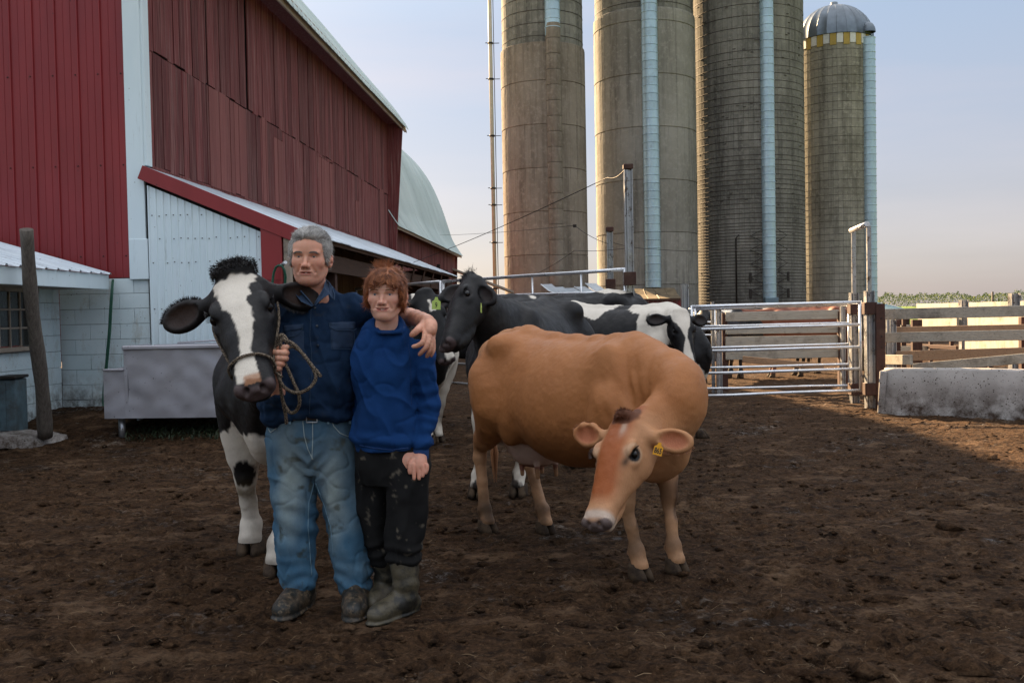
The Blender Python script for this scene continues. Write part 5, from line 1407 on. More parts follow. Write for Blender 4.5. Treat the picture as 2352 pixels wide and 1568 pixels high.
def ear_tag(cow, idx, colr, text, size=.055, off=(0, 0)):
    c, EF, L, es, sg = cow['ears'][idx]; b = MB(); w, h = size*.42, size*.55
    poly = [(-w*.45, h), (-w*.25, h*1.35), (w*.25, h*1.35), (w*.45, h), (w, h*.55), (w, -h), (-w, -h), (-w, h*.55)]
    p = c-EF[0]*L*.15+EF[2]*.020+EF[1]*off[1]; 
    m = simple('ear_tag_plastic', colr, .4, bump=0, objamt=0, var=.05)
    return p, poly, m
# ------------------------------------------------------------------ the herd
def add_tag(cow, world, normal, up, size, colr, text, rollx=0.0):
    """a flat plastic ear tag with its number, hanging in an ear"""
    n = Vector(normal).normalized(); u = Vector(up).normalized(); r = u.cross(n).normalized(); u = n.cross(r)
    Mx = Matrix((r, u, n)).transposed().to_4x4(); Mx.translation = Vector(world)
    w, h = size*.40, size*.5
    b = MB(); b.prism([(-w, -h), (w, -h), (w, h*.45), (w*.45, h*.75), (w*.30, h*1.25), (-w*.30, h*1.25), (-w*.45, h*.75), (-w, h*.45)], 2, -.0015, .0015)
    o = b.build('ear_tag', simple('tag_plastic', colr, .45, bump=0, objamt=0, var=.06)); 
    inv = cow['root'].matrix_basis if False else (Matrix.Translation(cow['root'].location) @ cow['root'].rotation_euler.to_matrix().to_4x4() @ Matrix.Scale(cow['scale'], 4)).inverted()
    o.parent = cow['root']; o.matrix_local = inv @ Mx
    if text:
        cu = bpy.data.curves.new('tag_number', 'FONT'); cu.body = text; cu.size = size*.62; cu.align_x = 'CENTER'; cu.align_y = 'CENTER'; cu.offset = .0006; cu.extrude = .0004
        tmp = bpy.data.objects.new('tmp', cu); col.objects.link(tmp); dg = bpy.context.evaluated_depsgraph_get(); me = bpy.data.meshes.new_from_object(tmp.evaluated_get(dg)); bpy.data.objects.remove(tmp)
        me.materials.clear(); me.materials.append(M['black']); t = link('tag_number', me, o, (0, -h*.25, .0022)); t.scale = (.72, 1.1, 1)
    return o
def hair_tuft(name, cow, pts, n, ln, r, colr, grav=-.2, spread=.5, dirf=None, width=.0016):
    """short hairs on the hide around some body-space points"""
    b = MB()
    for i in range(n):
        p, d = dirf(); p = Vector(p); d = Vector(d); l = ln*rng.uniform(.6, 1.15); e = Vector((rng.gauss(0, 1), rng.gauss(0, 1), rng.gauss(0, 1)))*spread*.3
        d2 = (d+e+Vector((0, 0, grav))).normalized(); s = d2.cross(Vector((rng.gauss(0, 1), rng.gauss(0, 1), rng.gauss(0, 1)))).normalized()*width
        m = p+(d+e*.5).normalized()*l*.5; t = m+d2*l*.5
        b.add([p-s, p+s, m+s*.7, m-s*.7, t], [(0, 1, 2, 3), (3, 2, 4)])
    o = b.build(name, simple(name+'_hair', colr, .6, bump=0, objamt=0, var=.3, scale=40), cow['root']); o['kind'] = 'stuff'; return o
DEBUG = False
# --- the fawn cow in front
def paint_jersey(V, H, N):
    C = np.tile((.44, .180, .062), (len(V), 1)); n = rock(V, 3, 4)
    C = blend(C, np.clip(.5+n, 0, 1)*.4, (.38, .135, .040))
    C = blend(C, np.exp(-((V[:, 2]-.62)/.15)**2)*(np.abs(V[:, 0]) < .5)*.6, (.29, .115, .036)); C = blend(C, np.clip((.60-V[:, 2])/.12, 0, 1)*((np.abs(V[:, 0]) > .36) | (V[:, 2] < .46))*.8, (.50, .29, .155))                         # paler belly and legs
    C = blend(C, np.clip((V[:, 0]-.60)/.25, 0, 1)*np.clip((.98-V[:, 2])/.2, 0, 1)*.65, (.62, .34, .17))
    C = blend(C, np.clip((-.55-V[:, 0])/.3, 0, 1)*.45, (.52, .30, .17))
    ud = (np.sqrt(((V[:, 0]+.46)/.27)**2+(V[:, 1]/.20)**2+((V[:, 2]-.60)/.19)**2) < 1.0) & (V[:, 2] < .76) & (np.abs(V[:, 1]) < .19)
    C = blend(C, ud*1.0, (.66, .47, .39)); C = blend(C, ud*(V[:, 2] < .475)*1.0, (.30, .13, .09))
    # dark stain on the rump, dark shins and knees
    st = np.exp(-(((V[:, 0]+.68)/.055)**2+((V[:, 2]-1.17)/.035)**2))*(V[:, 1] < 0); C = blend(C, np.clip(st*1.6*np.clip(rock(V*np.array((1, 1, 2.5)), 34, 5)*2.2+.15, 0, 1), 0, .75), (.12, .08, .055))
    kn = np.exp(-(((V[:, 2]-.41)/.09)**2))*(V[:, 0] > .3)*np.clip((V[:, 0]-.60)/.05, 0, 1)*0+np.exp(-(((V[:, 2]-.43)/.10)**2))*(V[:, 0] > .3)*(V[:, 1]*0+1)*np.clip(.5+(V[:, 1]-.0)*3, .0, 1); C = blend(C, np.clip(kn*.75, 0, .8)*(np.abs(H).max(1) > .6), (.075, .035, .018))
    k2 = np.exp(-(((V[:, 2]-.17)/.05)**2)); C = blend(C, k2*.6, (.085, .05, .03))
    C = soiled(C, V, .85, .50)
    # head: dark red forehead band down the face, pale cheeks, white muzzle ring
    inh = (H[:, 0] > -.12) & (H[:, 0] < .62) & (np.abs(H[:, 1]) < .135) & (H[:, 2] > -.24) & (H[:, 2] < .12)
    C = blend(C, inh*np.clip((H[:, 0]+.10)/.06, 0, 1)*.85, (.52, .26, .125))
    fr = np.exp(-(H[:, 1]/(.066))**4)*np.clip((H[:, 2]+.055)/.05, 0, 1)*np.clip((.47-H[:, 0])/.08, 0, 1)*inh; C = blend(C, np.clip(fr*1.15, 0, .95), (.33, .085, .018))
    st2 = np.exp(-(((H[:, 1]-.035-.02*noise3(H, 8))/.013)**2+((H[:, 0]-.055)/.05)**2))*inh; C = blend(C, st2*.75*(H[:, 2] > 0), (.52, .40, .30))
    pl = np.clip((.075-np.linalg.norm((H-np.array((-.035, 0, .045)))/np.array((1, 1, 1.1)), axis=1)+.012*noise3(H, 30, 2))/.012, 0, 1); C = blend(C, pl*.95, (.11, .036, .014))
    for sg in (-1, 1):
        e = np.sqrt((H[:, 0]-.175)**2+(H[:, 1]-.10*sg)**2*.5+(H[:, 2]+.0)**2); C = blend(C, np.exp(-((e-.040)/.007)**2)*.40*inh, (.66, .50, .34))
        t = np.exp(-(((H[:, 0]-.235)/.030)**2+((H[:, 2]-.012)/.014)**2+((H[:, 1]-.085*sg)/.03)**2)); C = blend(C, t*.9, (.03, .018, .012))
    mz = np.exp(-((H[:, 0]-.510)/.020)**2)*inh*np.clip((.02-H[:, 2])/.02, 0, 1); C = blend(C, np.clip(mz, 0, .7), (.62, .54, .46))
    C = blend(C, inh*np.clip((H[:, 0]-.43)/.06, 0, 1)*np.clip((-.085-H[:, 2])/.02, 0, 1)*.8, (.56, .42, .30))
    C = head_marks(C, H, (.13, .095, .085))
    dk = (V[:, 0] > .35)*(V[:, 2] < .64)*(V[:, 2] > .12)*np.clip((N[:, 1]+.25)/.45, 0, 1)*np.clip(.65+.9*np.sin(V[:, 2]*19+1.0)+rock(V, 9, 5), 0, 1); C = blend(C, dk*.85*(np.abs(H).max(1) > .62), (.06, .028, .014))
    return C
def ear_colour(C, V, cow_ears, inner, k=.85):
    for (c, EF, L, es, sg) in cow_ears:
        p = (V-c)@EF.T; ins = (np.abs(p[:, 0]) < L*.95) & (np.abs(p[:, 1]) < .058*es) & (p[:, 2] > -.030*es) & (p[:, 2] < .030*es)
        d = 1-np.sqrt((p[:, 0]/(L*.9))**2+(p[:, 1]/(.052*es))**2); C = blend(C, ins*np.clip(d*2.2, 0, k)*(p[:, 2] < .022*es), inner)
    return C
def cow_with_ears(paintf, inner, **kw):
    ears_out.clear()
    hold = {}
    def pf(V, H, N):
        C = paintf(V, H, N); return ear_colour(C, V, list(ears_out), inner) if len(V) > 50 else C
    c = make_cow(paint=pf, **kw); c['ears'] = list(ears_out)
    r = c['root']; Mw = Matrix.Translation(r.location) @ r.rotation_euler.to_matrix().to_4x4() @ Matrix.Scale(c['scale'], 4); c['M'] = Mw
    if DEBUG:
        w = lambda p: proj(Mw @ Vector(p)); hp = c['hp']
        print(kw['label'][:20], 'poll', w(hp(0, 0, 0)), 'muz', w(hp(.56, 0, -.05)), 'eyeL', w(hp(.178, .1, 0)), 'eyeR', w(hp(.178, -.1, 0)), 'ears', [w(e[0]+e[1][0]*e[2]) for e in c['ears']], 'with', w((.5, 0, 1.27)), 'hook', w((-.5, 0, 1.32)), 'pin', w((-.85, 0, 1.2)), 'belly', w((0, 0, .55)))
    return c
jh = {'hr': onz(1117, 1222, 0), 'hl': onz(1250, 1225, 0), 'fr': onz(1465, 1328, 0), 'fl': onz(1550, 1315, 0)}
jm = (jh['hr']+jh['hl']+jh['fr']+jh['fl'])/4
JHEAD = math.atan2(-1.06, .70)
jersey = cow_with_ears(paint_jersey, (.42, .13, .06), label='fawn brown cow with yellow ear tag 865, head lowered and turned towards the left', pos=(jm.x+.01, jm.y+.03, 0), heading=JHEAD, scale=1.0,
    poll=at(1440, 978, 4.80), muzzle=at(1370, 1152, 4.52), hup=(-.58, -.62, .55), h=.0075, hooves=jh, hs=1.0, pollbump=.85, hw=1.08, ears=((-.10, -.50, .98, (-.1, -1, .15)), (-.15, .05, 1.02, (0, -1, .1))),
    neckpath=[at(1568, 905, 5.0), at(1535, 965, 4.95)])
jp = at(1512, 1032, 4.47)
add_tag(jersey, jp, (-.05, -1, .1), (.28, 0, 1), .052, (.80, .36, .010), '865')
# --- holsteins
def holstein(bw, hw=None, s=1, face=None, ground=None, soil=.8, hf=None, lw=True):
    """bw: white blobs on the body; hw: function of head coordinates giving white"""
    def f(V, H, N):
        C = np.tile(BLACK, (len(V), 1)); inh = (H[:, 0] > -.10) & (H[:, 0] < .62) & (np.abs(H[:, 1]) < .40) & (H[:, 2] > -.24) & (H[:, 2] < .12)
        m = patches(V, bw, s) if bw else np.zeros(len(V))
        if face is not None: m = m*(1-inh)+face(H)*inh
        elif hf: m = m*(1-inh)
        ud = (np.sqrt(((V[:, 0]+.46)/.27)**2+(V[:, 1]/.20)**2+((V[:, 2]-.60)/.19)**2) < 1.0) & (V[:, 2] < .76) & (np.abs(V[:, 1]) < .19)
        C = blend(C, m, WHITE); C = blend(C, ud*1.0, (.42, .30, .26)); C = soiled(C, V, soil, .55)
        C = head_marks(C, H, (.075, .052, .050))
        return C
    return f
def face1(H):       # broad blaze: wide at the poll, narrowing to the nose
    a, w = H[:, 0], H[:, 1]+.004+.010*np.sin(H[:, 0]*16); n = .010*noise3(H, 22, 3)+.006*noise3(H, 60, 4)
    hw = np.interp(a, [-.1, -.012, .0, .06, .13, .20, .30, .40, .45, .50, .54], [0, 0, .082, .080, .056, .045, .026, .018, .036, .046, .040])
    e = np.clip((hw-np.abs(w)+n)/.006, 0, 1); return e*np.clip((H[:, 2]+.06)/.02, 0, 1)*np.clip((a-.004-.006*np.sin(w*90))/.010, 0, 1)*np.clip((.53+n*1.5-a)/.010, 0, 1)
def paint_c1(V, H, N):
    C = holstein([(.78, .0, .66, .14, .8, .5, 1.3), (.52, 0, 1.33, .13, 1.6, .8, .5), (.60, -.16, .42, .13, 1, 1, 2.6), (.60, .16, .42, .16, 1, 1, 2.6), (.80, 0, .72, .07, 1, .5, 2.2), (-.3, .3, .9, .3), (-.7, -.2, .5, .25, 1, 1, 1.5), (-.7, .2, .5, .25, 1, 1, 1.5)], s=3, face=face1, soil=.5)(V, H, N)
    C = blend(C, np.clip((.64+.10*rock(V, 7, 12)-V[:, 2])/.015, 0, 1)*(V[:, 0] > .1)*(np.abs(H).max(1) > .6), WHITE); pb = np.clip((.020-H[:, 0]+.012*noise3(H, 40, 9))/.008, 0, 1)*(np.linalg.norm(H-np.array((-.02, 0, .03)), axis=1) < .13); C = blend(C, pb, BLACK); C = soiled(C, V, .5, .40)
    b = patches(V, [(.52, -.165, .435, .050, 1.5, 1.0, 1.3)], 5, .05); C = blend(C, b, BLACK)
    k = np.exp(-(((V[:, 2]-.325)/.050)**2))*(N[:, 0] > .1)*(V[:, 0] > .2)*(.6+rock(V, 15, 3)); C = blend(C, np.clip(k, 0, .75), (.11, .07, .02))
    snout = (H[:, 0] > .470)*(H[:, 0] < .535)*np.clip((.030-np.abs(H[:, 1]))/.006, 0, 1)*(np.abs(H[:, 2]) < .05); C = blend(C, snout*np.clip((H[:, 0]-.495)/.012, 0, 1)*.8, (.42, .20, .10))
    return C
h1 = {'fr': onz(578, 1268, 0), 'fl': onz(642, 1318, 0), 'hr': Vector((-1.66, 7.20, 0)), 'hl': Vector((-1.22, 7.05, 0))}
c1 = cow_with_ears(paint_c1, (.035, .018, .012), label='black and white cow wearing a rope halter, head facing the camera beside the man', pos=(-1.42, 6.42, 0), heading=R(-88), scale=1.17,
    poll=at(545, 652, 4.64), muzzle=at(577, 868, 4.17), hup=(.10, -1, .30), h=.0065, hooves=h1, hs=1.04, pollbump=1.25, hw=1.06, ears=((-.05, -.58, .93, (-.1, -1, .25)), (-.15, -.34, 1.0, (.05, -1, .25))), name='cow', ls=1.3)
def paint_c3(V, H, N):
    return holstein([(.62, .18, .30, .17, 1, 1, 1.6), (.62, -.18, .30, .17, 1, 1, 1.6), (-.7, .2, .25, .15, 1, 1, 1.4), (-.7, -.2, .25, .15, 1, 1, 1.4), (-.1, 0, .50, .15, 2, 1, .6)], s=8, hf=True)(V, H, N)
c3 = cow_with_ears(paint_c3, (.020, .012, .010), label='all black cow with pale green ear tag looking left over the woman\'s shoulder', pos=(.14, 8.35, 0), heading=R(-106), scale=1.17,
    poll=at(1078, 650, 7.30), muzzle=at(1006, 788, 6.85), hup=(-.93, -.35, .38), h=.010, hooves={'fr': onz(1098, 1140, 0), 'fl': onz(1192, 1138, 0)}, hs=1.0, ears=((0, 0, .85, (-.6, -1, .2), (.45, -.55, -.62)), (0, 0, .8, (-.6, -.8, .1), (-.2, .9, -.3))))
add_tag(c3, at(1105, 708, 6.95), (-1, -.22, 0), (.45, 0, 1), .06, (.48, .58, .14), '')
def face_dark(H):
    return np.clip((.020-np.abs(H[:, 1])+.01*noise3(H, 20, 3))/.006, 0, 1)*((H[:, 0] > .06) & (H[:, 0] < .16))+((H[:, 0] > .46)*np.clip((.05-np.abs(H[:, 1]-.03))/.01, 0, 1))
c4 = cow_with_ears(holstein([(.60, .2, .5, .30, 1, 1, 1.6), (.60, -.2, .34, .28, 1, 1, 1.2), (-.2, .2, .9, .25), (-.7, 0, .6, .3)], s=14, face=face_dark), (.02, .012, .01), label='black and white cow with green ear tag, head lowered behind the woman\'s shoulder', pos=(-1.15, 11.5, 0), heading=R(-68), scale=1.17,
    poll=at(975, 680, 10.1), muzzle=at(1036, 832, 9.8), hup=(.35, -.9, .5), h=.012, hooves={'fl': onz(1006, 1016, 0), 'fr': onz(985, 1020, 0)}, hs=1.15, ears=((-.1, .05, 1.25, (-.1, -1, .2)), (-.1, -.1, 1.2, (0, -1, .1))))
add_tag(c4, at(1002, 698, 9.55), (-.1, -1, 0), (.05, 0, 1), .105, (.48, .62, .14), '9')
c7 = cow_with_ears(holstein([(.7, 0, .9, .2), (-.2, .2, 1.1, .3)], s=17, face=lambda H: np.clip((.03-np.abs(H[:, 1]))/.006, 0, 1)*(H[:, 0] < .1)), (.02, .012, .01), label='dark cow mostly hidden behind the woman, a green tag in its ear', pos=(-1.5, 13.2, 0), heading=R(-75), scale=1.15,
    poll=at(950, 690, 11.9), muzzle=at(978, 800, 11.5), hup=(.3, -.9, .4), h=.016, hs=1.1, ears=((-.1, .0, 1.2, (-.1, -1, .2)), (-.1, -.1, 1.2, (0, -1, .1))), detail=True)
add_tag(c7, at(950, 722, 11.2), (0, -1, 0), (-.25, 0, 1), .12, (.36, .56, .22), '')
c5 = cow_with_ears(holstein([(-.62, .05, 1.36, .17, 2.0, 1.2, .38), (.30, -.10, 1.28, .10, .55, 1.6, 2.2), (.0, -.2, 1.34, .06, 2, 1, .5), (.0, .3, .7, .3), (.62, 0, .4, .35), (-.7, 0, .4, .35)], s=22), (.02, .012, .01), label='black cow with a white stripe over its back standing behind the white-patched cow', pos=(.62, 12.6, 0), heading=R(195), scale=1.27,
    poll=(-1.15, 12.2, 1.3), muzzle=(-1.45, 11.9, .95), hup=(-.7, -.1, .7), h=.013, hs=1.0, detail=True)
def face6(H):
    n = .010*noise3(H, 18, 3); w = np.clip((np.interp(H[:, 0], [-.1, 0, .10, .20, .27, .35, .45, .52], [.11, .10, .085, .03, .012, .03, .045, .05])-np.abs(H[:, 1]+.01)+n)/.006, 0, 1); return np.clip(w, 0, 1)
def paint_c6(V, H, N):
    C = holstein([(-.75, 0, 1.0, .42, 1, 1, 1), (-.20, -.1, 1.30, .30, 1.6, 1.2, .55), (.55, -.12, 1.15, .32, .9, 1.2, 1), (.3, 0, 1.35, .16, 2, 1.2, .8), (.62, 0, .35, .42, 1, 1, 1.2), (-.7, 0, .4, .4)], s=31, face=face6)(V, H, N)
    inh = np.abs(H).max(1) < .5
    b = patches(V, [(-.66, -.26, 1.13, .085, .6, 1, 1.6), (-.36, -.3, 1.12, .18, 1.1, 1, .85), (.12, -.3, 1.10, .25, .9, 1, 1), (.10, -.1, 1.32, .09, .9, 1.5, 1), (.50, -.2, 1.13, .085, 1.2, 1, .9), (.78, -.1, 1.12, .10, .8, 1, 1.2)], 35, .08)
    return blend(C, b*(1-inh), BLACK)
c6 = cow_with_ears(paint_c6, (.02, .012, .01), label='white cow with black patches standing behind the fawn cow, face turned to the camera', pos=(1.15, 10.75, 0), heading=R(-38), scale=1.15,
    poll=at(1562, 722, 9.55), muzzle=at(1592, 845, 9.25), hup=(.25, -.95, .45), h=.010, hs=.88, hooves={'fl': onz(1607, 1005, 0)}, ears=((-.1, -.25, 1.0, (0, -1, .2)), (-.1, -.2, 1.0, (0, -1, .2))))
# --- cows in the far pen
def pen_cow(label, x, y, hd, cols, s, red=False):
    base = holstein(cols, s=s)
    def p(V, H, N):
        C = base(V, H, N)
        return C if not red else np.where(C.sum(1)[:, None] < .3, C*0+np.array((.17, .05, .022)), C)
    f = Vector((math.cos(hd), math.sin(hd), 0)); P = Vector((x, y, 0))
    return make_cow(label=label, pos=(x, y, 0), heading=hd, scale=1.10, poll=P+f*1.28+Vector((0, 0, 1.36)), muzzle=P+f*1.62+Vector((0, 0, 1.0)), hup=(f.x*.6, f.y*.6, .8), paint=p, h=.022, detail=False, group='cows in the far pen')
pen_cow('black cow with a white back in the pen, nearest the short rear gate', at(1655, 760, 19.6).x, 19.6, R(-115), [(0, 0, 1.3, .25, 2, 1, .5), (.9, 0, 1.1, .15)], 41)
pen_cow('mostly white and black cow standing side-on in the far pen', at(1745, 760, 20.5).x, 20.5, R(180), [(-.3, -.2, 1.1, .4), (.6, -.2, 1, .3)], 43)
pen_cow('red and white cow facing left in the middle of the far pen', at(1850, 760, 20.2).x, 20.2, R(172), [(.5, -.2, .9, .3), (-.6, 0, .9, .25)], 45, True)
pen_cow('dark cow at the right end of the far pen behind the planks', at(1925, 760, 21.5).x, 21.5, R(200), [(0, 0, .5, .3)], 47)

def poll_tuft(c, colr, n=420, ln=.05, w=.07, s0=-.03, t0=.026):
    hp, HF, q = c['hp'], c['HF'], c['q']
    def f():
        a = rng.gauss(0, .5); p = hp(s0+rng.uniform(-.035, .022), max(-1, min(1, a))*w, t0*(1-.35*a*a)+rng.uniform(-.012, .022)); d = HF[2]*rng.uniform(.1, .6)+HF[0]*rng.uniform(-.5, .8)+HF[1]*(a*.6+rng.uniform(-.5, .5)); return p, d
    hair_tuft('poll_hair', c, None, n, ln*q, .02, colr, dirf=f, grav=.0, spread=.5, width=.0013)
poll_tuft(c1, (.014, .012, .012), 5200, .017, .075, -.025, .056); poll_tuft(jersey, (.15, .050, .020), 2600, .018, .038, -.012, .052); poll_tuft(c3, (.012, .011, .011), 500, .04, .07)
# nostril whiskers and ear fringe of the haltered cow
def ear_fringe(c, colr, n=300, ln=.035):
    for (cc, EF, L, es, sg) in c['ears']:
        def f():
            a = rng.uniform(-2.6, -.1); p = cc+EF[0]*L*math.cos(a)*.98+EF[1]*.060*es*math.sin(a)*.98; d = EF[0]*math.cos(a)*.7+EF[1]*math.sin(a)+EF[2]*.2; return p, d
        hair_tuft('ear_hair', c, None, n, ln, .02, colr, dirf=f, grav=-.15, spread=.5, width=.0014)
ear_fringe(c1, (.012, .011, .011), 420, .020); ear_fringe(jersey, (.34, .14, .06), 120, .018)
# ================================================================== the two people
def multi(build, lo, hi, h, boxes, smooth=1):
    """one continuous mesh: coarse grid overall, finer grids inside the boxes"""
    F = Field(lo, hi, h); build(F); V, Q = F.nets(smooth); c = V[Q].mean(1); keep = np.ones(len(Q), bool); Vs = [V]; Qs = []
    out = []; n = len(V)
    for (a, b, hh) in boxes:
        a, b = np.array(a), np.array(b); keep &= ~((c > a) & (c < b)).all(1); m = h*.9+4*hh
        G = Field(a-m, b+m, hh); build(G); v, q = G.nets(2); cc = v[q].mean(1); q = q[((cc > a-h*.8) & (cc < b+h*.8)).all(1)]; out.append((v, q))
    Qs.append(Q[keep])
    for v, q in out: Vs.append(v); Qs.append(q+n); n += len(v)
    V = np.concatenate(Vs); Q = np.concatenate(Qs); used = np.unique(Q); mp = np.full(len(V), -1); mp[used] = np.arange(len(used)); return V[used], mp[Q].astype(np.int32)
def P3(u, v, y): return np.array(at(u, v, y))
def m_skin():
    s = NT('skin'); v = s.vec('W'); c = s.attr(); c = s.mix(s.mul(s.noise(v, 60, 5, .6, .3, .7), .22), c, s.mix(1.0, c, (.78, .62, .55), 'MULTIPLY'))
    s.b.inputs['Subsurface Weight'].default_value = .22; s.b.inputs['Subsurface Radius'].default_value = (.012, .005, .003); s.b.inputs['Subsurface Scale'].default_value = .6
    s.bump(s.noise(v, 140, 4, .6), .25, .0015); return s.set(c, .50, 0, .4)
def m_cloth(name, rough=.9, wv=900, spec=.15, mot=.25):
    s = NT(name); v = s.vec('W'); c = s.attr(); c = s.mix(s.mul(s.noise(v, 22, 6, .7, .3, .7), mot), c, s.mix(1.0, c, (.62, .62, .64), 'MULTIPLY'))
    c = s.mix(s.mul(s.noise(v, 260, 3, .7, .35, .65), .35), c, s.mix(1.0, c, (.55, .57, .62), 'MULTIPLY'))
    c = speck(s, c, (.10, .08, .045), 26, .055, .35, mscale=5)
    s.bump(s.noise(v, 300, 3, .6), .3, .0012); s.bump(s.noise(v, 16, 5, .6), .30, .010); return s.set(c, rough, 0, spec)
M['skin'] = m_skin(); M['cloth'] = m_cloth('work_cloth'); M['denim'] = m_cloth('denim', mot=.4); M['rubber'] = None
def m_rubber():
    s = NT('muddy_rubber'); v = s.vec('W'); c = s.mix(s.noise(v, 11, 6, .75, .46, .60), (.010, .011, .009), (.075, .050, .028)); c = s.mix(s.noise(v, 30, 6, .75, .54, .64), c, (.15, .105, .06))
    s.bump(s.noise(v, 40, 5, .7), .5, .005); return s.set(c, s.noise(v, 9, 5, .7, .35, .65, 0, .32, .85), 0, .5)
M['rubber'] = m_rubber(); M['rubber_olive'] = simple('muddy_olive_rubber', (.095, .078, .045), .5, 0, .35, 9, .5, .006, dirt=(.018, .017, .013), dlo=.42, dhi=.56, dscale=9, objamt=0)
SK = np.array((.70, .38, .26))
def head(F, o, HF, qv, male, mouth=.0):
    q = float(np.mean(qv))
    def p(x, y, z): return o+HF[0]*x*qv[0]+HF[1]*y*qv[1]+HF[2]*z*qv[2]
    E = lambda c, r, k=.012, sub=False, fr=HF: F.ell(p(*c), [a*b for a, b in zip(r, qv)], k*q, fr, sub)
    E((-.012, 0, .034), (.098, .077, .088)); E((.022, 0, -.026), (.066, .060 if male else .056, .066), .03)
    E((.050, 0, .040), (.045, .058, .050), .03)
    jw = .053 if male else .045
    for s in (-1, 1):
        F.chain([p(-.012, jw*s, -.040), p(.002, jw*.84*s, -.072), p(.036, (.030 if male else .024)*s, -.099), p(.068, .009*s, -.110)], [.013*q, .015*q, .015*q, .014*q], .035*q)
        E((.055, .041*s, -.030), (.027, .023, .024), .035); E((.046, .032*s, -.066), (.030, .016, .024), .02)
        E((.079, .028*s, .018), (.011, .025, .008 if male else .006), .018)
        E((.0955, .032*s, .000), (.0140, .0175, .0095), .010, True)
        E((.0705, .0318*s, .0), (.0150, .0155, .0140), .004)
        E((.0880, .0318*s, -.0008), (.0085, .0112, .0022 if male else .0040), .0018, True)
        E((.0985, .0128*s, -.0435), (.011, .0072, .0080), .006)
        E((.106, .0075*s, -.0535), (.005, .0035, .004), .002, True)
        # ear
        EF = frame(HF[1]*s*.75+HF[0]*(-.55)+HF[2]*.1, HF[2]); c = p(-.008, .083*s, -.014)
        F.ell(c, (.0095*q, .021*q, .036*q), .006*q, frame(HF[1]*s*.92+HF[0]*.38, HF[2])); F.ell(c+(HF[1]*s*.006+HF[0]*.003)*q, (.006*q, .011*q, .022*q), .003*q, frame(HF[1]*s*.92+HF[0]*.38, HF[2]), True)
        F.cap(p(.0, .070*s, -.02), c, .014*q, .010*q, .012*q)
    E((.077, 0, -.107), (.018, .019, .016), .018)
    E((.066, 0, -.066), (.031, .036, .034), .025)
    F.cap(p(.084, 0, .006), p(.111, 0, -.038), .0072*q, .0092*q, .010*q); E((.1125, 0, -.0405), (.0125, .0108 if male else .0095, .0100), .007)
    E((.092, 0, -.0685), (.0095, .024, .0050 if not male else .0038), .006); E((.0905, 0, -.0815), (.0095, .021, .0058), .006)
    E((.100, 0, -.0750), (.012, .0225+mouth, .0032), .002, True)
    if not male:
        for s in (-1, 1): E((.095, .021*s, -.0715), (.012, .012, .0042), .002, True)
        E((.100, 0, -.0755), (.013, .022, .0062), .002, True)
    for s in (-1, 1):
        F.cap(p(.0905, .0245*s, -.045), p(.0800, .036*s+mouth*.3*s, -.072), .0012*q, .0010*q, .016*q, sub=True)      # smile fold
    return p
def head_colour(V, o, HF, q, C, male):
    L = (V-o)@HF.T/np.array(q); x, y, z = L.T; inh = (np.abs(y) < .10) & (z > -.13) & (z < .14) & (x > -.12) & (x < .13)
    def spot(c, r, colr, amt):
        nonlocal C
        d = np.exp(-(((x-c[0])/r[0])**2+((y-c[1])/r[1])**2+((z-c[2])/r[2])**2)); C = blend(C, np.clip(d*amt, 0, 1)*inh, colr)
    for s in (-1, 1):
        spot((.06, .046*s, -.035), (.03, .022, .022), (.62, .215, .15), .65); spot((-.01, .09*s, -.01), (.02, .02, .03), (.62, .20, .14), .6)
        spot((.086, .0318*s, -.0008), (.012, .0170, .0075), (.42, .19, .13), .35); spot((.085, .0318*s, .0022 if not male else .0016), (.014, .0150, .0022), (.07, .035, .025), .7); spot((.108, .0075*s, -.053), (.01, .0035, .003), (.10, .03, .02), .9)
    spot((.11, 0, -.042), (.014, .014, .014), (.64, .22, .16), .6)
    lip = np.clip((.024-np.abs(y))/.004, 0, 1)*(x > .078)*np.clip((.0095-np.abs(z+.0755))/.0025, 0, 1)*inh; C = blend(C, lip*(.75 if male else .9), (.50, .155, .13))
    slit = np.exp(-((z+.075)/.0022)**2)*np.clip((.024-np.abs(y))/.003, 0, 1)*(x > .07)*(x < .094)*inh; C = blend(C, slit*(.8 if male else .2), (.10, .025, .02))
    if male: m = inh*np.clip((-.055-z)/.02, 0, 1)*(x > -.01)*(.4+.5*np.clip(noise3(V, 300, 1), 0, 1)); C = blend(C, m*.40, (.40, .24, .19))
    return C
def eyes(root, p, q, HF, iris, male):
    for s in (-1, 1):
        b = MB(); c = Vector(p(.0715, .0318*s, -.0002)); r = .0133*q
        b.lathe([(r*math.sin(t), r*math.cos(t)) for t in np.linspace(.01, math.pi-.01, 14)], 20); b.mi = 0
        e = b.build('eye', simple('eye_white', (.62, .58, .55), .15, bump=0, objamt=0), root, c)
        d = Vector(HF[0]).normalized(); 
        for nm, rr, off, m in (('iris', .0060, .0118, iris), ('pupil', .0027, .0126, M['black'])):
            k = MB(); u = Vector(HF[1]); w = Vector(HF[2]); n = 14; vs = [c*0+d*(off*q+.0012)+(u*math.cos(6.283*i/n)+w*math.sin(6.283*i/n))*rr*q*.9 for i in range(n)]+[d*(off*q+.0018)]
            k.add(vs, [(i, (i+1) % n, n) for i in range(n)], True); k.build(nm, m, e)
def teeth(root, p, q, HF, w=.019, h=.0035):
    b = MB(); n = 8
    for i in range(n):
        t = (i+.5)/n*2-1; c = p(.0885-.012*t*t, w*t, -.0735); b.box(c, (.0042*q, .0030*q, 2*h*q))
    b.build('teeth', simple('teeth', (.80, .75, .66), .3, bump=0, objamt=0), root)
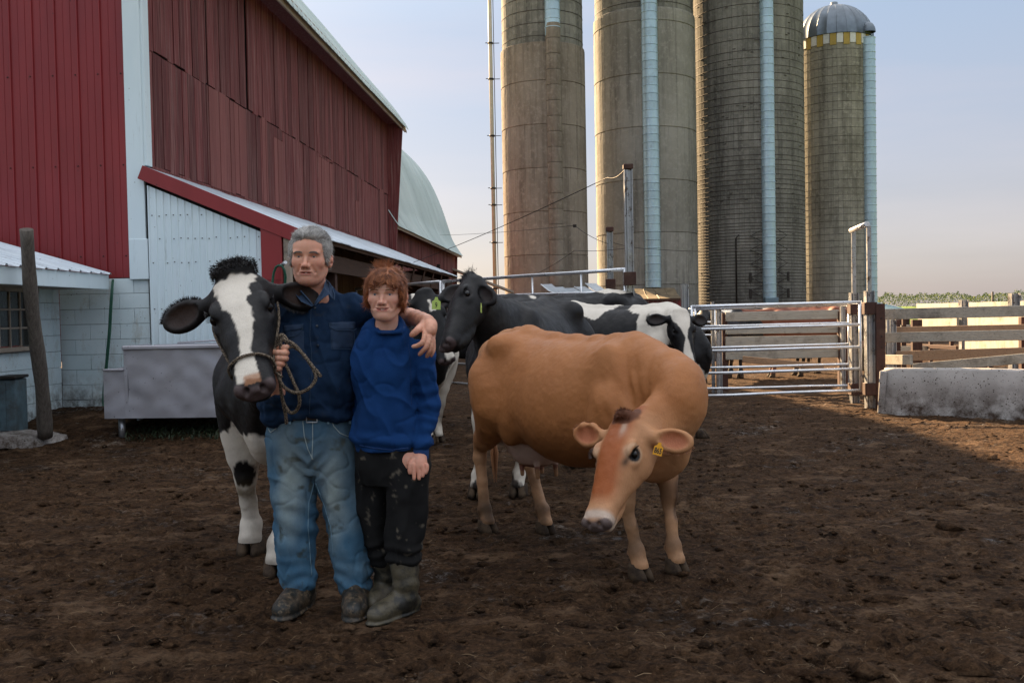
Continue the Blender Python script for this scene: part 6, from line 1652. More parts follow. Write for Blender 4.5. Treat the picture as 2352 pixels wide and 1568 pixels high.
def brows(root, p, q, HF, colr, bv, th=.0035, n=90):
    for s in (-1, 1):
        b = MB()
        for i in range(n):
            t = i/n; y = .014+.034*t; z = (.0165 if th > .003 else .0195)+.004*math.sin(t*2.6)-(.003 if t > .8 else 0)+rng.uniform(-th, th)*.8; x = .0925-.0125*t*t-.004*t+.0018
            a = Vector(p(x+.04, y*s, z)); h_ = bv.ray_cast(a, Vector(-HF[0])); a = (h_[0]+Vector(HF[0])*.0005) if h_[0] is not None else a; d = (Vector(HF[1])*s*.8+Vector(HF[2])*(.45-.8*t)+Vector(HF[0])*.22).normalized()*.0085*q; w = Vector(HF[2])*.0009
            b.add([a-w, a+w, a+d*.6+w*.8, a+d*.6-w*.8, a+d], [(0, 1, 2, 3), (3, 2, 4)])
        b.build('eyebrow', simple('brow_hair', colr, .7, bump=0, objamt=0), root)
def hair(root, o, HF, q, shellf, colr, colr2, n, ln, flow, name='hair', width=.0008, keep=None, vol_h=.0035):
    qv = np.array(q); q = float(qv.mean())
    """hair as a soft volume plus strands combed over it"""
    a = o-.18; b_ = o+.18; F = Field(a, b_, vol_h); shellf(F); V, Q = F.nets(1); N = vnormals(V, Q)
    L = (V-o)@HF.T/qv; V = V+N*(.0022*noise3(L*np.array((150, 260, 90)), 1, 3)+.0030*noise3(L*np.array((60, 110, 35)), 1, 4))[:, None]*q
    vv = noise3(L*np.array((120, 240, 60)), 1, 5)*.5+.5; C = np.array(colr)*(1-vv[:, None])+np.array(colr2)*vv[:, None]
    s = NT(name+'_mat'); cc = s.attr(); s.set(cc, .55, 0, .35); m = s.m
    vol = link(name, mesh_np(name, V, Q, m, True, C), root)
    idx = nrng.choice(len(V), n); P = V[idx]; Nn = N[idx]; Lp = L[idx]
    if keep is not None: k = keep(Lp); P, Nn, Lp = P[k], Nn[k], Lp[k]
    n = len(P); T = flow(Lp)@HF; T = T+nrng.normal(0, .13, (n, 3))+.45*np.stack([noise3(P, 40, 51), noise3(P, 40, 52), noise3(P, 40, 53)], 1); T -= Nn*(T*Nn).sum(1)[:, None]*.95; T /= np.linalg.norm(T, axis=1)[:, None]
    W = np.cross(T, Nn); W /= np.linalg.norm(W, axis=1)[:, None]+1e-9; l = (ln*nrng.uniform(.5, 1.25, n)*q)[:, None]; w = width*nrng.uniform(.6, 1.3, n)[:, None]
    A = P-Nn*.001; B = P+T*l*.4+Nn*(.0025+l*.02); C3 = P+T*l*.8+Nn*(.003+l*.01); D = P+T*l*1.05+Nn*.0008; up = (nrng.uniform(0, 1, n) < .10)[:, None]*Nn*l*nrng.uniform(.1, .6, n)[:, None]; C3 = C3+up*.6; D = D+up*1.3
    VV = np.stack([A-W*w, A+W*w, B-W*w, B+W*w, C3-W*w*.6, C3+W*w*.6, D-W*w*.1, D+W*w*.1], 1).reshape(-1, 3)
    f = np.array([(0, 1, 3, 2), (2, 3, 5, 4), (4, 5, 7, 6)]); QQ = (f[None]+np.arange(n)[:, None, None]*8).reshape(-1, 4)
    t = np.clip(nrng.uniform(-.1, .9, n)+.5*noise3(P, 55, 61), 0, 1)[:, None]; cs = np.repeat(np.array(colr)*(1-t)+np.array(colr2)*t*1.25, 8, 0)
    st = link(name+'_strands', mesh_np(name+'_strands', VV, QQ, m, True, cs), vol); st['kind'] = 'stuff'; return vol
def surf_pt(bv, u, v, off=.003):
    """where the sight line meets the cloth, pushed a little outwards"""
    o = Vector((0, 0, CAM_H)); d = ray(u, v).normalized(); h = bv.ray_cast(o, d)
    return (h[0]+h[1]*off, h[1]) if h[0] is not None else (None, None)
def seam(bv, pts, r, name, mat, root, off=.001, n=14, label=None):
    P = []
    for i in range(len(pts)-1):
        for t in np.linspace(0, 1, n)[:-1 if i < len(pts)-2 else None]:
            p, _ = surf_pt(bv, pts[i][0]*(1-t)+pts[i+1][0]*t, pts[i][1]*(1-t)+pts[i+1][1]*t, off)
            if p is not None: P.append(p)
    if len(P) < 3: return
    b = MB(); b.tube(P, r, 5); o = b.build(name, mat, root)
    return o
def panel(bv, quad, nx, ny, name, mat, root, off=.0035, edge=None):
    """a sewn-on piece of cloth: a grid laid on the surface and raised by its own thickness"""
    g = []; nn = []
    for j in range(ny+1):
        for i in range(nx+1):
            s, t = i/nx, j/ny; u = (quad[0][0]*(1-s)+quad[1][0]*s)*(1-t)+(quad[3][0]*(1-s)+quad[2][0]*s)*t; v = (quad[0][1]*(1-s)+quad[1][1]*s)*(1-t)+(quad[3][1]*(1-s)+quad[2][1]*s)*t
            if edge: u, v = edge(s, t, u, v)
            e = min(s, 1-s, t, 1-t) < 1e-6; p, _ = surf_pt(bv, u, v, -.002 if e else off)
            if p is None: p = g[-1] if g else Vector((0, 0, 0))
            g.append(p)
    b = MB(); b.add(g, [(j*(nx+1)+i, j*(nx+1)+i+1, (j+1)*(nx+1)+i+1, (j+1)*(nx+1)+i) for j in range(ny) for i in range(nx)], True); return b.build(name, mat, root)
UPF = np.array([(0, 0, 1.0), (-1.0, 0, 0), (0, -1.0, 0)])      # rows: up, the person's right..., towards the camera
def boot(F, ankle, toe, heel, shaft_top, rs, rt, q=1.0, k=.03):
    """rubber boot: shaft, vamp and rounded toe"""
    ankle, toe, heel, st = map(np.array, (ankle, toe, heel, shaft_top)); d = toe-heel; d[2] = 0; d /= np.linalg.norm(d); n = np.cross((0, 0, 1), d)
    F.chain([st, (st+ankle)/2, ankle], [rt, rt*.92, rs], k, None, 2)
    F.cap(ankle, heel+np.array((0, 0, .055)), rs, .045*q, k)
    F.chain([heel+(0, 0, .045), (heel+toe)/2+np.array((0, 0, .055)), toe-d*.045+np.array((0, 0, .045))], [.044*q, .048*q, .046*q], k, ((0, 0, 1), 1.0), 2)
    F.chain([ankle*.6+heel*.4+np.array((0, 0, .02))+d*.03, (heel+toe)/2+np.array((0, 0, .075))], [.048*q, .040*q], k)
    F.chain([heel+(0, 0, .012), (heel+toe)/2+np.array((0, 0, .012)), toe-d*.04+np.array((0, 0, .012))], [.046*q, .052*q, .050*q], .008, ((0, 0, 1), 3.2), 2)
    F.put(np.minimum(heel, toe)-.2, np.maximum(heel, toe)+(.2, .2, .0), lambda x, y, z: (z-.002)+0*x+0*y, .004, True)
def crease(P, f, s, p=4.0): return (1-np.abs(noise3(P, f, s))*1.6).clip(0, 1)**p
def clothmesh(name, build, lo, hi, h, root, colorf, dispf, mat, smooth=1):
    F = Field(lo, hi, h); build(F); V, Q = F.nets(smooth); N = vnormals(V, Q)
    if dispf is not None: V = V+N*dispf(V, N)[:, None]
    o = link(name, mesh_np(name, V, Q, mat, True, colorf(V)), root); return o, bvh(V, Q), V, Q
def build_man():
    root = empty('person', (0, 0, 0), 0, 'grey-haired man in dark blue work shirt and faded jeans holding the rope', 'person')
    D = 4.82
    HO = P3(710, 589, 4.76)+np.array((0, .03, 0)); HFm = frame((-.02, -1, -.04), (.03, 0, 1)); qv = (1.05, 1.12, 1.03); q = 1.06
    neck0 = P3(714, 668, 4.84)
    shR = P3(648, 712, 4.86); elR = P3(642, 925, 4.80); wrR = P3(628, 862, 4.56); shL = P3(806, 712, 4.88); elL = P3(906, 730, 5.0); wrL = P3(979, 737, 4.63)
    hips = P3(717, 985, 4.85)
    def hand_R(F):
        px = lambda x, y, d: P3((640+x/5.6)/1.0629, (780+y/5.6)/1.0629, d); k = .006
        F.ell(px(165, 560, 4.485), (.040, .030, .050), .02); F.cap(wrR, px(165, 600, 4.50), .031, .034, .03)
        for y, x1, dd in ((455, 335, 0), (530, 328, .002), (605, 280, .004), (668, 240, .006)):
            F.chain([px(118, y+14, 4.490), px(135, y, 4.455), px(215, y-2, 4.432), px(x1-20, y, 4.440), px(x1, y+2, 4.462), px(x1-40, y+4, 4.478)], [.0135, .0145, .0138, .0130, .0120, .010], .004, None, 2)
        F.chain([px(150, 470, 4.50), px(215, 410, 4.485), px(290, 385, 4.46), px(345, 372, 4.45)], [.018, .015, .0125, .0105], .01, None, 2)
    def hand_L(F):
        px = lambda x, y, d: P3((960+x/9.8)/1.0629, (740+y/9.8)/1.0629, d); k = .008
        F.chain([elL, (elL+wrL)/2+np.array((0, 0, .012)), wrL], [.044, .040, .029], .02, None, 3)
        F.chain([wrL, px(870, 520, 4.575), px(880, 680, 4.530)], [.028, .031, .024], .02, None, 2)
        for pts, r in (([(740, 560, 4.56), (760, 740, 4.515), (705, 930, 4.485), (580, 1015, 4.487), (478, 1035, 4.50)], (.015, .0125, .0110, .0098, .0080)),
                       ([(810, 600, 4.555), (865, 820, 4.510), (800, 1030, 4.487), (700, 1150, 4.492), (630, 1225, 4.505)], (.0145, .0122, .0106, .0095, .0078)),
                       ([(880, 620, 4.56), (915, 870, 4.520), (905, 1060, 4.500), (850, 1180, 4.503), (802, 1275, 4.515)], (.0142, .0116, .0102, .0090, .0074)),
                       ([(925, 640, 4.575), (955, 900, 4.545), (962, 1080, 4.525), (940, 1180, 4.522), (905, 1262, 4.53)], (.0125, .0100, .0090, .0080, .0066))):
            F.chain([px(*p) for p in pts], r, .005, None, 3)
        F.chain([px(800, 440, 4.60), px(660, 560, 4.545), px(560, 660, 4.51), px(440, 765, 4.502)], (.0185, .0145, .0130, .0100), .010, None, 3)
        for a, b in (((740, 600), (900, 640)), ((860, 700), (930, 700))): F.cap(px(*a, 4.555), px(*b, 4.565), .018, .018, .01)
    def body(F):
        head(F, HO, HFm, qv, True, .002)
        F.chain([HO-HFm[0]*.028+HFm[2]*(-.06), HO-HFm[0]*.030-HFm[2]*.13, neck0+np.array((0, .02, -.05))], [.054, .063, .080], .016, None, 2)
        F.cap(neck0+np.array((-.05, .02, -.06)), neck0+np.array((.05, .02, -.06)), .065, .065, .04)
        F.loft((hips[0], 4.86, 0), UPF, [(.80, .10, -.10, .17), (.95, .115, -.09, .18), (1.15, .13, -.09, .185), (1.32, .10, -.10, .19), (1.44, .07, -.08, .16), (1.50, .04, -.05, .08)], .03)
        F.chain([shR, (shR+elR)/2, elR, wrR], [.052, .046, .042, .030], .03, None, 2); F.chain([shL, elL], [.052, .045], .03)
        for u0, u1, u2 in ((672, 677, 690), (772, 800, 814)): F.chain([P3(u0, 1010, 4.84), P3(u1, 1200, 4.80), P3(u2, 1350, 4.82)], [.075, .055, .042], .03, None, 2)
        hand_R(F); hand_L(F)
    lo = np.array((-1.34, 4.35, .10)); hi = np.array((-.30, 5.12, 1.92))
    hb = (HO-np.array((.13, .16, .145)), HO+np.array((.13, .16, .16)), .0022)
    wb = (P3(612, 860, 4.6)*np.array((1, 0, 1))+np.array((0, 4.38, 0)), P3(668, 786, 4.4)*np.array((1, 0, 1))+np.array((0, 4.60, 0)), .0025)
    lb = (P3(936, 832, 4.5)*np.array((1, 0, 1))+np.array((0, 4.44, 0)), P3(1004, 722, 4.5)*np.array((1, 0, 1))+np.array((0, 4.66, 0)), .0025)
    V, Q = multi(body, lo, hi, .009, [hb, wb, lb])
    C = np.tile(SK, (len(V), 1)); C = blend(C, np.clip(.5+rock(V, 14, 3), 0, 1)*.35, (.68, .29, .19)); C = head_colour(V, HO, HFm, qv, C, True)
    C = blend(C, np.clip(np.exp(-np.abs(V[:, 2]-(HO[2]-.15))/.05), 0, 1)*.5, (.56, .19, .125))        # sun-reddened neck
    hand = (V[:, 0] > -.56) | ((V[:, 1] < 4.56) & (V[:, 0] < -1.03) & (V[:, 2] < 1.4)); C = blend(C, hand*np.clip(.35+rock(V, 30, 8), 0, .7), (.40, .17, .10))
    link('body', mesh_np('body', V, Q, M['skin'], True, C), root)
    p = lambda x, y, z: HO+HFm[0]*x*qv[0]+HFm[1]*y*qv[1]+HFm[2]*z*qv[2]
    hbv = bvh(V, Q)
    eyes(root, p, q, HFm, simple('grey_iris', (.10, .11, .11), .2, bump=0, objamt=0), True); teeth(root, p, q, HFm, .018, .0028); brows(root, p, q, HFm, (.17, .15, .135), hbv, .0035, 150)
    def shell(F):
        E = lambda c, r, k=.015, sub=False: F.ell(p(*c), [a*b for a, b in zip(r, qv)], k, HFm, sub)
        E((-.018, 0, .045), (.105, .086, .096)); E((.030, 0, .088), (.060, .066, .040)); E((-.05, 0, .0), (.068, .083, .085)); 
        for s in (-1, 1): E((.005, .068*s, .030), (.040, .019, .050)); E((.022, .074*s, -.004), (.014, .008, .030), .008)
        E((.112, 0, -.015), (.078, .095, .098), .012, True); E((.02, 0, -.110), (.14, .13, .085), .012, True)
        for s in (-1, 1): E((-.002, .095*s, -.022), (.022, .028, .036), .006, True)
    g1, g2 = (.17, .165, .155), (.48, .46, .43)
    hair(root, HO, HFm, qv, shell, g1, g2, 15000, .020, lambda L: np.stack([np.where(L[:, 2] > .07, -.3, -.5)+0*L[:, 0], np.sign(L[:, 1]+.012)*.5, np.where(L[:, 2] > .08, .25, -.8)], 1), keep=lambda L: L[:, 2] > -.075)
    # --- shirt
    bx = hips[0]; R_ = nrng
    def shirt(F):
        F.loft((bx+.004, 4.86, 0), UPF, [(.925, .150, -.120, .212), (.97, .172, -.125, .226), (1.06, .185, -.128, .232), (1.18, .172, -.132, .236), (1.30, .145, -.132, .238), (1.40, .120, -.125, .222), (1.46, .095, -.110, .185), (1.505, .070, -.085, .125), (1.535, .050, -.070, .075)], .03, 2.3, .45)
        F.cap(shR+(.03, 0, .0), neck0+np.array((-.03, .03, -.005)), .068, .062, .04); F.cap(shL-(.03, 0, 0), neck0+np.array((.03, .03, -.005)), .068, .062, .04)
        F.chain([shR, (shR+elR)/2+np.array((-.012, 0, 0)), elR+np.array((-.01, 0, -.03))], [.078, .076, .072], .04, None, 3)
        F.chain([elR+np.array((-.012, 0, -.03)), elR*.5+wrR*.5+np.array((0, .01, -.02))], [.066, .052], .03)
        F.chain([shL, (shL+elL)/2, elL*.85+wrL*.15], [.080, .074, .066], .04, None, 3)
        # tail pulled out over the belt at the rope side
        F.ell(P3(630, 945, 4.80), (.050, .07, .075), .03)
        c = P3(712, 655, 4.62); F.cap(c, P3(718, 700, 4.66), .068, .006, .012, None, True); F.cap(P3(712, 640, 4.9), P3(713, 668, 4.80), .076, .076, .01, None, True)
    def sh_disp(V, N):
        n = noise3(V*np.array((3, 3, 2)), 3, 1)*.012+noise3(V*np.array((1.4, 1, .5)), 14, 2)*.010+noise3(V*np.array((1.5, 1.5, 1)), 30, 3)*.0045
        n += .010*crease(V*np.array((1.2, 1, .45))+np.stack([V[:, 2]*.5, 0*V[:, 0], 0*V[:, 0]], 1), 9, 21)-.006*crease(V*np.array((1, 1, .8)), 13, 23)
        z = V[:, 2]; d = z*.85+(V[:, 0]-bx)*.55
        n += .009*np.sin(d*46+3*noise3(V, 4, 5))*np.exp(-((z-1.04)/.13)**2)*np.clip((V[:, 0]-bx+.12)*6, 0, 1)          # diagonal pulls from the belt
        n += .008*np.sin(z*75+2.5*noise3(V, 7, 6))*np.exp(-((z-.97)/.035)**2)
        n += .007*np.sin((V[:, 0]*.9+z*.4)*60+3*noise3(V, 5, 8))*np.exp(-((V[:, 0]-shL[0])/.06)**2)*np.clip((z-1.2)*6, 0, 1)
        return n
    def navy(V):
        C = np.tile((.0095, .026, .062), (len(V), 1)); C = blend(C, np.clip(.5+rock(V, 6, 4), 0, 1)*.5, (.014, .038, .082)); return blend(C, np.clip(rock(V, 25, 9)-.35, 0, 1)*1.2, (.05, .045, .035))
    so_, bs, _, _ = clothmesh('shirt', shirt, (-1.34, 4.60, .84), (-.40, 5.14, 1.62), .0065, root, navy, sh_disp, M['cloth'])
    cd = simple('navy_cloth', (.012, .032, .072), .85, bump=.2, bd=.001, scale=40, objamt=0); edge = simple('navy_edge', (.020, .048, .095), .8, bump=0, objamt=0)
    c1 = lambda x, y: ((640+x/4.9)/1.0629, (540+y/4.9)/1.0629)
    # collar flaps
    def flap(pts, dep, mirror=False, nm='collar'):
        b = MB(); W = []
        for i, (x, y) in enumerate(pts):
            u, v = c1(x, y); 
            W.append(Vector(at(u, v, dep[i])))
        n = len(W); inn = [w+Vector((0, .012, 0)) for w in W]; b.add(W+inn, [tuple(range(n)), tuple(range(n, 2*n))[::-1]]+[(i, i+n, (i+1) % n+n, (i+1) % n) for i in range(n)]); o = b.build(nm, cd, so_)
        b = MB(); b.tube([W[i]+Vector((0, -.001, 0)) for i in range(n)]+[W[0]], .0022, 5); b.build('collar_edge', edge, o)
    flap([(765, 698), (800, 730), (835, 785), (868, 880), (862, 940), (838, 925), (806, 868)], [4.86, 4.80, 4.75, 4.71, 4.70, 4.695, 4.70])
    flap([(765, 698), (806, 868), (745, 905), (690, 950), (640, 1005), (618, 1008), (660, 930), (700, 865), (738, 800), (752, 740)], [4.86, 4.70, 4.685, 4.68, 4.68, 4.68, 4.685, 4.70, 4.74, 4.80])
    flap([(385, 735), (375, 790), (400, 870), (470, 960), (600, 1020), (612, 1005), (560, 940), (480, 850), (420, 780)], [4.86, 4.80, 4.74, 4.70, 4.68, 4.68, 4.69, 4.72, 4.80])
    # placket, buttons, pockets
    pk = [(719, 702), (716, 770), (719, 800), (722, 850), (716, 900), (715, 950)]
    seam(bs, [(a-4, b) for a, b in pk], .0020, 'placket_seam', edge, so_, .0015)
    for (x, y) in ((632, 1040), (655, 1255), (670, 1485)):
        u, v = c1(x, y); pt, nn = surf_pt(bs, u, v, .003)
        if pt is None: continue
        b = MB(); b.lathe([(0, .002), (.0052, .0025), (.0062, .001), (.0062, -.003)], 14); b.build('button', simple('dark_button', (.02, .03, .045), .3, bump=0), so_, pt, nn.to_track_quat('Z', 'Y').to_euler())
    for (x, y) in ((690, 1155+480),):
        pass
    for quad in ([c1(800, 1205), c1(1125, 1195), c1(1110, 1290), c1(805, 1290)],):
        pp = panel(bs, [c1(812, 1250), c1(1110, 1250), c1(1095, 1530), c1(825, 1530)], 12, 12, 'pocket', cd, so_, .003)
        fl = panel(bs, quad, 14, 6, 'pocket_flap', cd, so_, .0065, lambda s, t, u, v: (u, v+t*6*min(1, 4*min(s, 1-s))-0)); 
        seam(bs, [c1(800, 1210), c1(805, 1265), c1(870, 1305), c1(1085, 1312), c1(1112, 1290)], .0018, 'flap_seam', edge, so_, .007); seam(bs, [c1(822, 1310), c1(828, 1530), c1(1095, 1530), c1(1098, 1320)], .0015, 'pocket_seam', edge, so_, .004)
    pp = panel(bs, [c1(270, 1290), c1(510, 1290), c1(515, 1560), c1(300, 1560)], 10, 10, 'pocket', cd, so_, .003)
    fl = panel(bs, [c1(255, 1245), c1(495, 1225), c1(498, 1290), c1(260, 1345)], 12, 6, 'pocket_flap', cd, so_, .0065); seam(bs, [c1(300, 1390), c1(400, 1370), c1(490, 1290), c1(492, 1230)], .0018, 'flap_seam', edge, so_, .007)
    # --- jeans
    def jeans(F):
        F.loft((bx, 4.86, 0), UPF, [(.66, .115, -.105, .175), (.74, .135, -.125, .212), (.84, .140, -.130, .216), (.93, .135, -.118, .208), (.955, .134, -.116, .206)], .03, 2.4, .48)
        for (pts, rs) in (([(668, 1020, 4.85), (674, 1085, 4.84), (676, 1160, 4.82), (677, 1243, 4.81), (683, 1300, 4.81), (689, 1338, 4.80)], (.108, .104, .097, .090, .080, .077)),
                          ([(765, 1020, 4.85), (775, 1085, 4.84), (789, 1165, 4.82), (800, 1243, 4.80), (809, 1305, 4.80), (815, 1346, 4.79)], (.110, .108, .095, .083, .075, .075))):
            F.chain([P3(*a) for a in pts], rs, .022, None, 3)
        for u, v, y in ((690, 1372, 4.80), (816, 1384, 4.79)): c = P3(u, v, y); F.cap(c-(0, 0, .03), c+np.array((0, 0, .022)), .062, .066, .004, None, True)
        F.cap(P3(718, 1085, 4.74), P3(718, 1160, 4.70), .004, .012, .012, None, True)
    def jd(V, N):
        z = V[:, 2]; n = noise3(V*np.array((2, 2, 1)), 8, 1)*.011+noise3(V, 22, 2)*.0045
        n += .009*crease(V*np.array((1.2, 1, .7)), 8, 27)-.006*crease(V, 13, 28)
        ang = np.arctan2(V[:, 1]-4.8, V[:, 0]-np.where(V[:, 0] > -.90, -.79, -1.03))
        n += .009*np.sin(z*95+5.5*noise3(V, 8, 3)+ang*1.6)*np.exp(-((z-.16)/.07)**2)*(.6+.6*noise3(V, 5, 31))
        n += .008*np.sin(z*70+2*noise3(V, 5, 5)+ang*1.5)*np.exp(-((z-.42)/.12)**2)*np.clip(.3+noise3(V, 4, 6), 0, 1)
        n += .007*np.sin((z*1.0-np.abs(V[:, 0]-bx)*1.1)*90+noise3(V, 6, 7)*2)*np.exp(-((z-.72)/.06)**2)*np.exp(-((V[:, 0]-bx)/.10)**2)
        return n
    def jc(V):
        z = V[:, 2]; C = np.tile((.060, .140, .215), (len(V), 1)); cx = np.where(V[:, 0] > bx, bx+.115, bx-.095)
        fade = np.exp(-((V[:, 0]-cx)/.055)**2)*np.clip((4.80-V[:, 1])/.05, 0, 1)*np.exp(-((z-.58)/.22)**2); C = blend(C, np.clip(fade*1.0+.35*rock(V, 9, 3), 0, .85), (.30, .37, .36))
        C = blend(C, np.clip(.3+rock(V*np.array((1, 1, .6)), 16, 5), 0, 1)*.35, (.030, .10, .19)); C = blend(C, np.clip((.16-z)/.10, 0, 1)*np.clip(.35+1.4*rock(V, 14, 7), 0, .9), (.055, .042, .022))
        C = blend(C, np.clip((rock(V, 22, 11)-.30)*3, 0, .8), (.05, .06, .05)); C = blend(C, np.clip(rock(V, 4, 13)+.1, 0, .5)*np.clip((z-.35)/.2, 0, 1)*.5, (.20, .20, .15)); return C
    jo, bj, _, _ = clothmesh('jeans', jeans, (-1.24, 4.62, .03), (-.60, 5.06, .99), .0055, root, jc, jd, M['denim'])
    thr = simple('pale_stitch', (.30, .36, .36), .8, bump=0, objamt=0); wd = simple('worn_denim', (.13, .22, .28), .9, bump=.2, bd=.001, objamt=0, scale=30)
    c4 = lambda x, y: ((350+x/2.8)/1.0629, (1000+y/2.8)/1.0629)
    seam(bj, [c4(1285, 60), c4(1300, 110), c4(1345, 160), c4(1400, 182), c4(1450, 185)], .0026, 'pocket_seam', thr, jo); seam(bj, [c4(855, 130), c4(870, 155), c4(905, 130), c4(925, 105)], .0026, 'pocket_seam', thr, jo)
    seam(bj, [c4(1090, 75), c4(1100, 180), c4(1125, 270), c4(1160, 340)], .0022, 'fly_seam', thr, jo); seam(bj, [c4(1158, 80), c4(1158, 200), c4(1152, 340)], .0022, 'fly_seam', thr, jo)
    seam(bj, [c4(1165, 500), c4(1130, 640), c4(1125, 800), c4(1140, 1000), c4(1150, 1130)], .0024, 'leg_seam', wd, jo); seam(bj, [c4(1180, 500), c4(1240, 660), c4(1280, 800), c4(1300, 1000)], .0024, 'leg_seam', wd, jo)
    # belt and buckle, belt loops
    leather = simple('brown_belt_leather', (.055, .035, .022), .5, bump=.3, scale=20)
    seamp = [(u, 958-2*math.sin((u-620)/200*3.14)+.010*(u-720)*-1) for u in range(622, 826, 8)]
    b = MB(); P = [surf_pt(bj, u, v, .003)[0] for u, v in seamp]; P = [x for x in P if x is not None]
    if len(P) > 4:
        vs = []; 
        for x in P: vs += [x+Vector((0, -.004, .017)), x+Vector((0, -.005, -.017)), x+Vector((0, .006, -.017)), x+Vector((0, .006, .017))]
        fs = [(4*i+j, 4*i+(j+1) % 4, 4*i+4+(j+1) % 4, 4*i+4+j) for i in range(len(P)-1) for j in range(4)]; b.add(vs, fs, True); bo = b.build('belt', leather, root)
        u, v = 718, 960; c, _ = surf_pt(bj, u, v, .012); k = MB()
        for w_, h_ in ((.050, .036),):
            k.tube([c+Vector((x, 0, z)) for x, z in ((-w_/2, -h_/2), (w_/2, -h_/2), (w_/2, h_/2), (-w_/2, h_/2), (-w_/2, -h_/2))], .0028, 6); k.build('buckle', M['galv_clean'], bo)
        for u in (668, 753, 800):
            c, _ = surf_pt(bj, u, 960, .010)
            if c is not None: k = MB(); k.box(c, (.011, .004, .055), None, .001); k.build('belt_loop', wd, jo)
    # cuffs hem
    # --- boots
    for ank, toe, heel, top_ in ((P3(694, 1368, 4.80), P3(640, 1402, 4.60), P3(700, 1396, 4.86), P3(692, 1330, 4.80)), (P3(817, 1378, 4.79), P3(812, 1412, 4.56), P3(820, 1398, 4.84), P3(816, 1340, 4.79))):
        toe[2] = 0; heel[2] = 0; ank[2] = .10
        def bt(F): boot(F, ank, toe, heel, top_, .052, .050, 1.12)
        l_ = np.minimum(np.minimum(toe, heel), ank)-.10; h_ = np.maximum(np.maximum(toe, heel), top_)+.10; l_[2] = -.02
        F = Field(l_, h_, .005); bt(F); V, Q = F.nets(1); N = vnormals(V, Q); V = V+N*(.003*noise3(V, 30, 3))[:, None]
        link('boot', mesh_np('boot', V, Q, M['rubber'], True), root)
    return root
man = build_man()
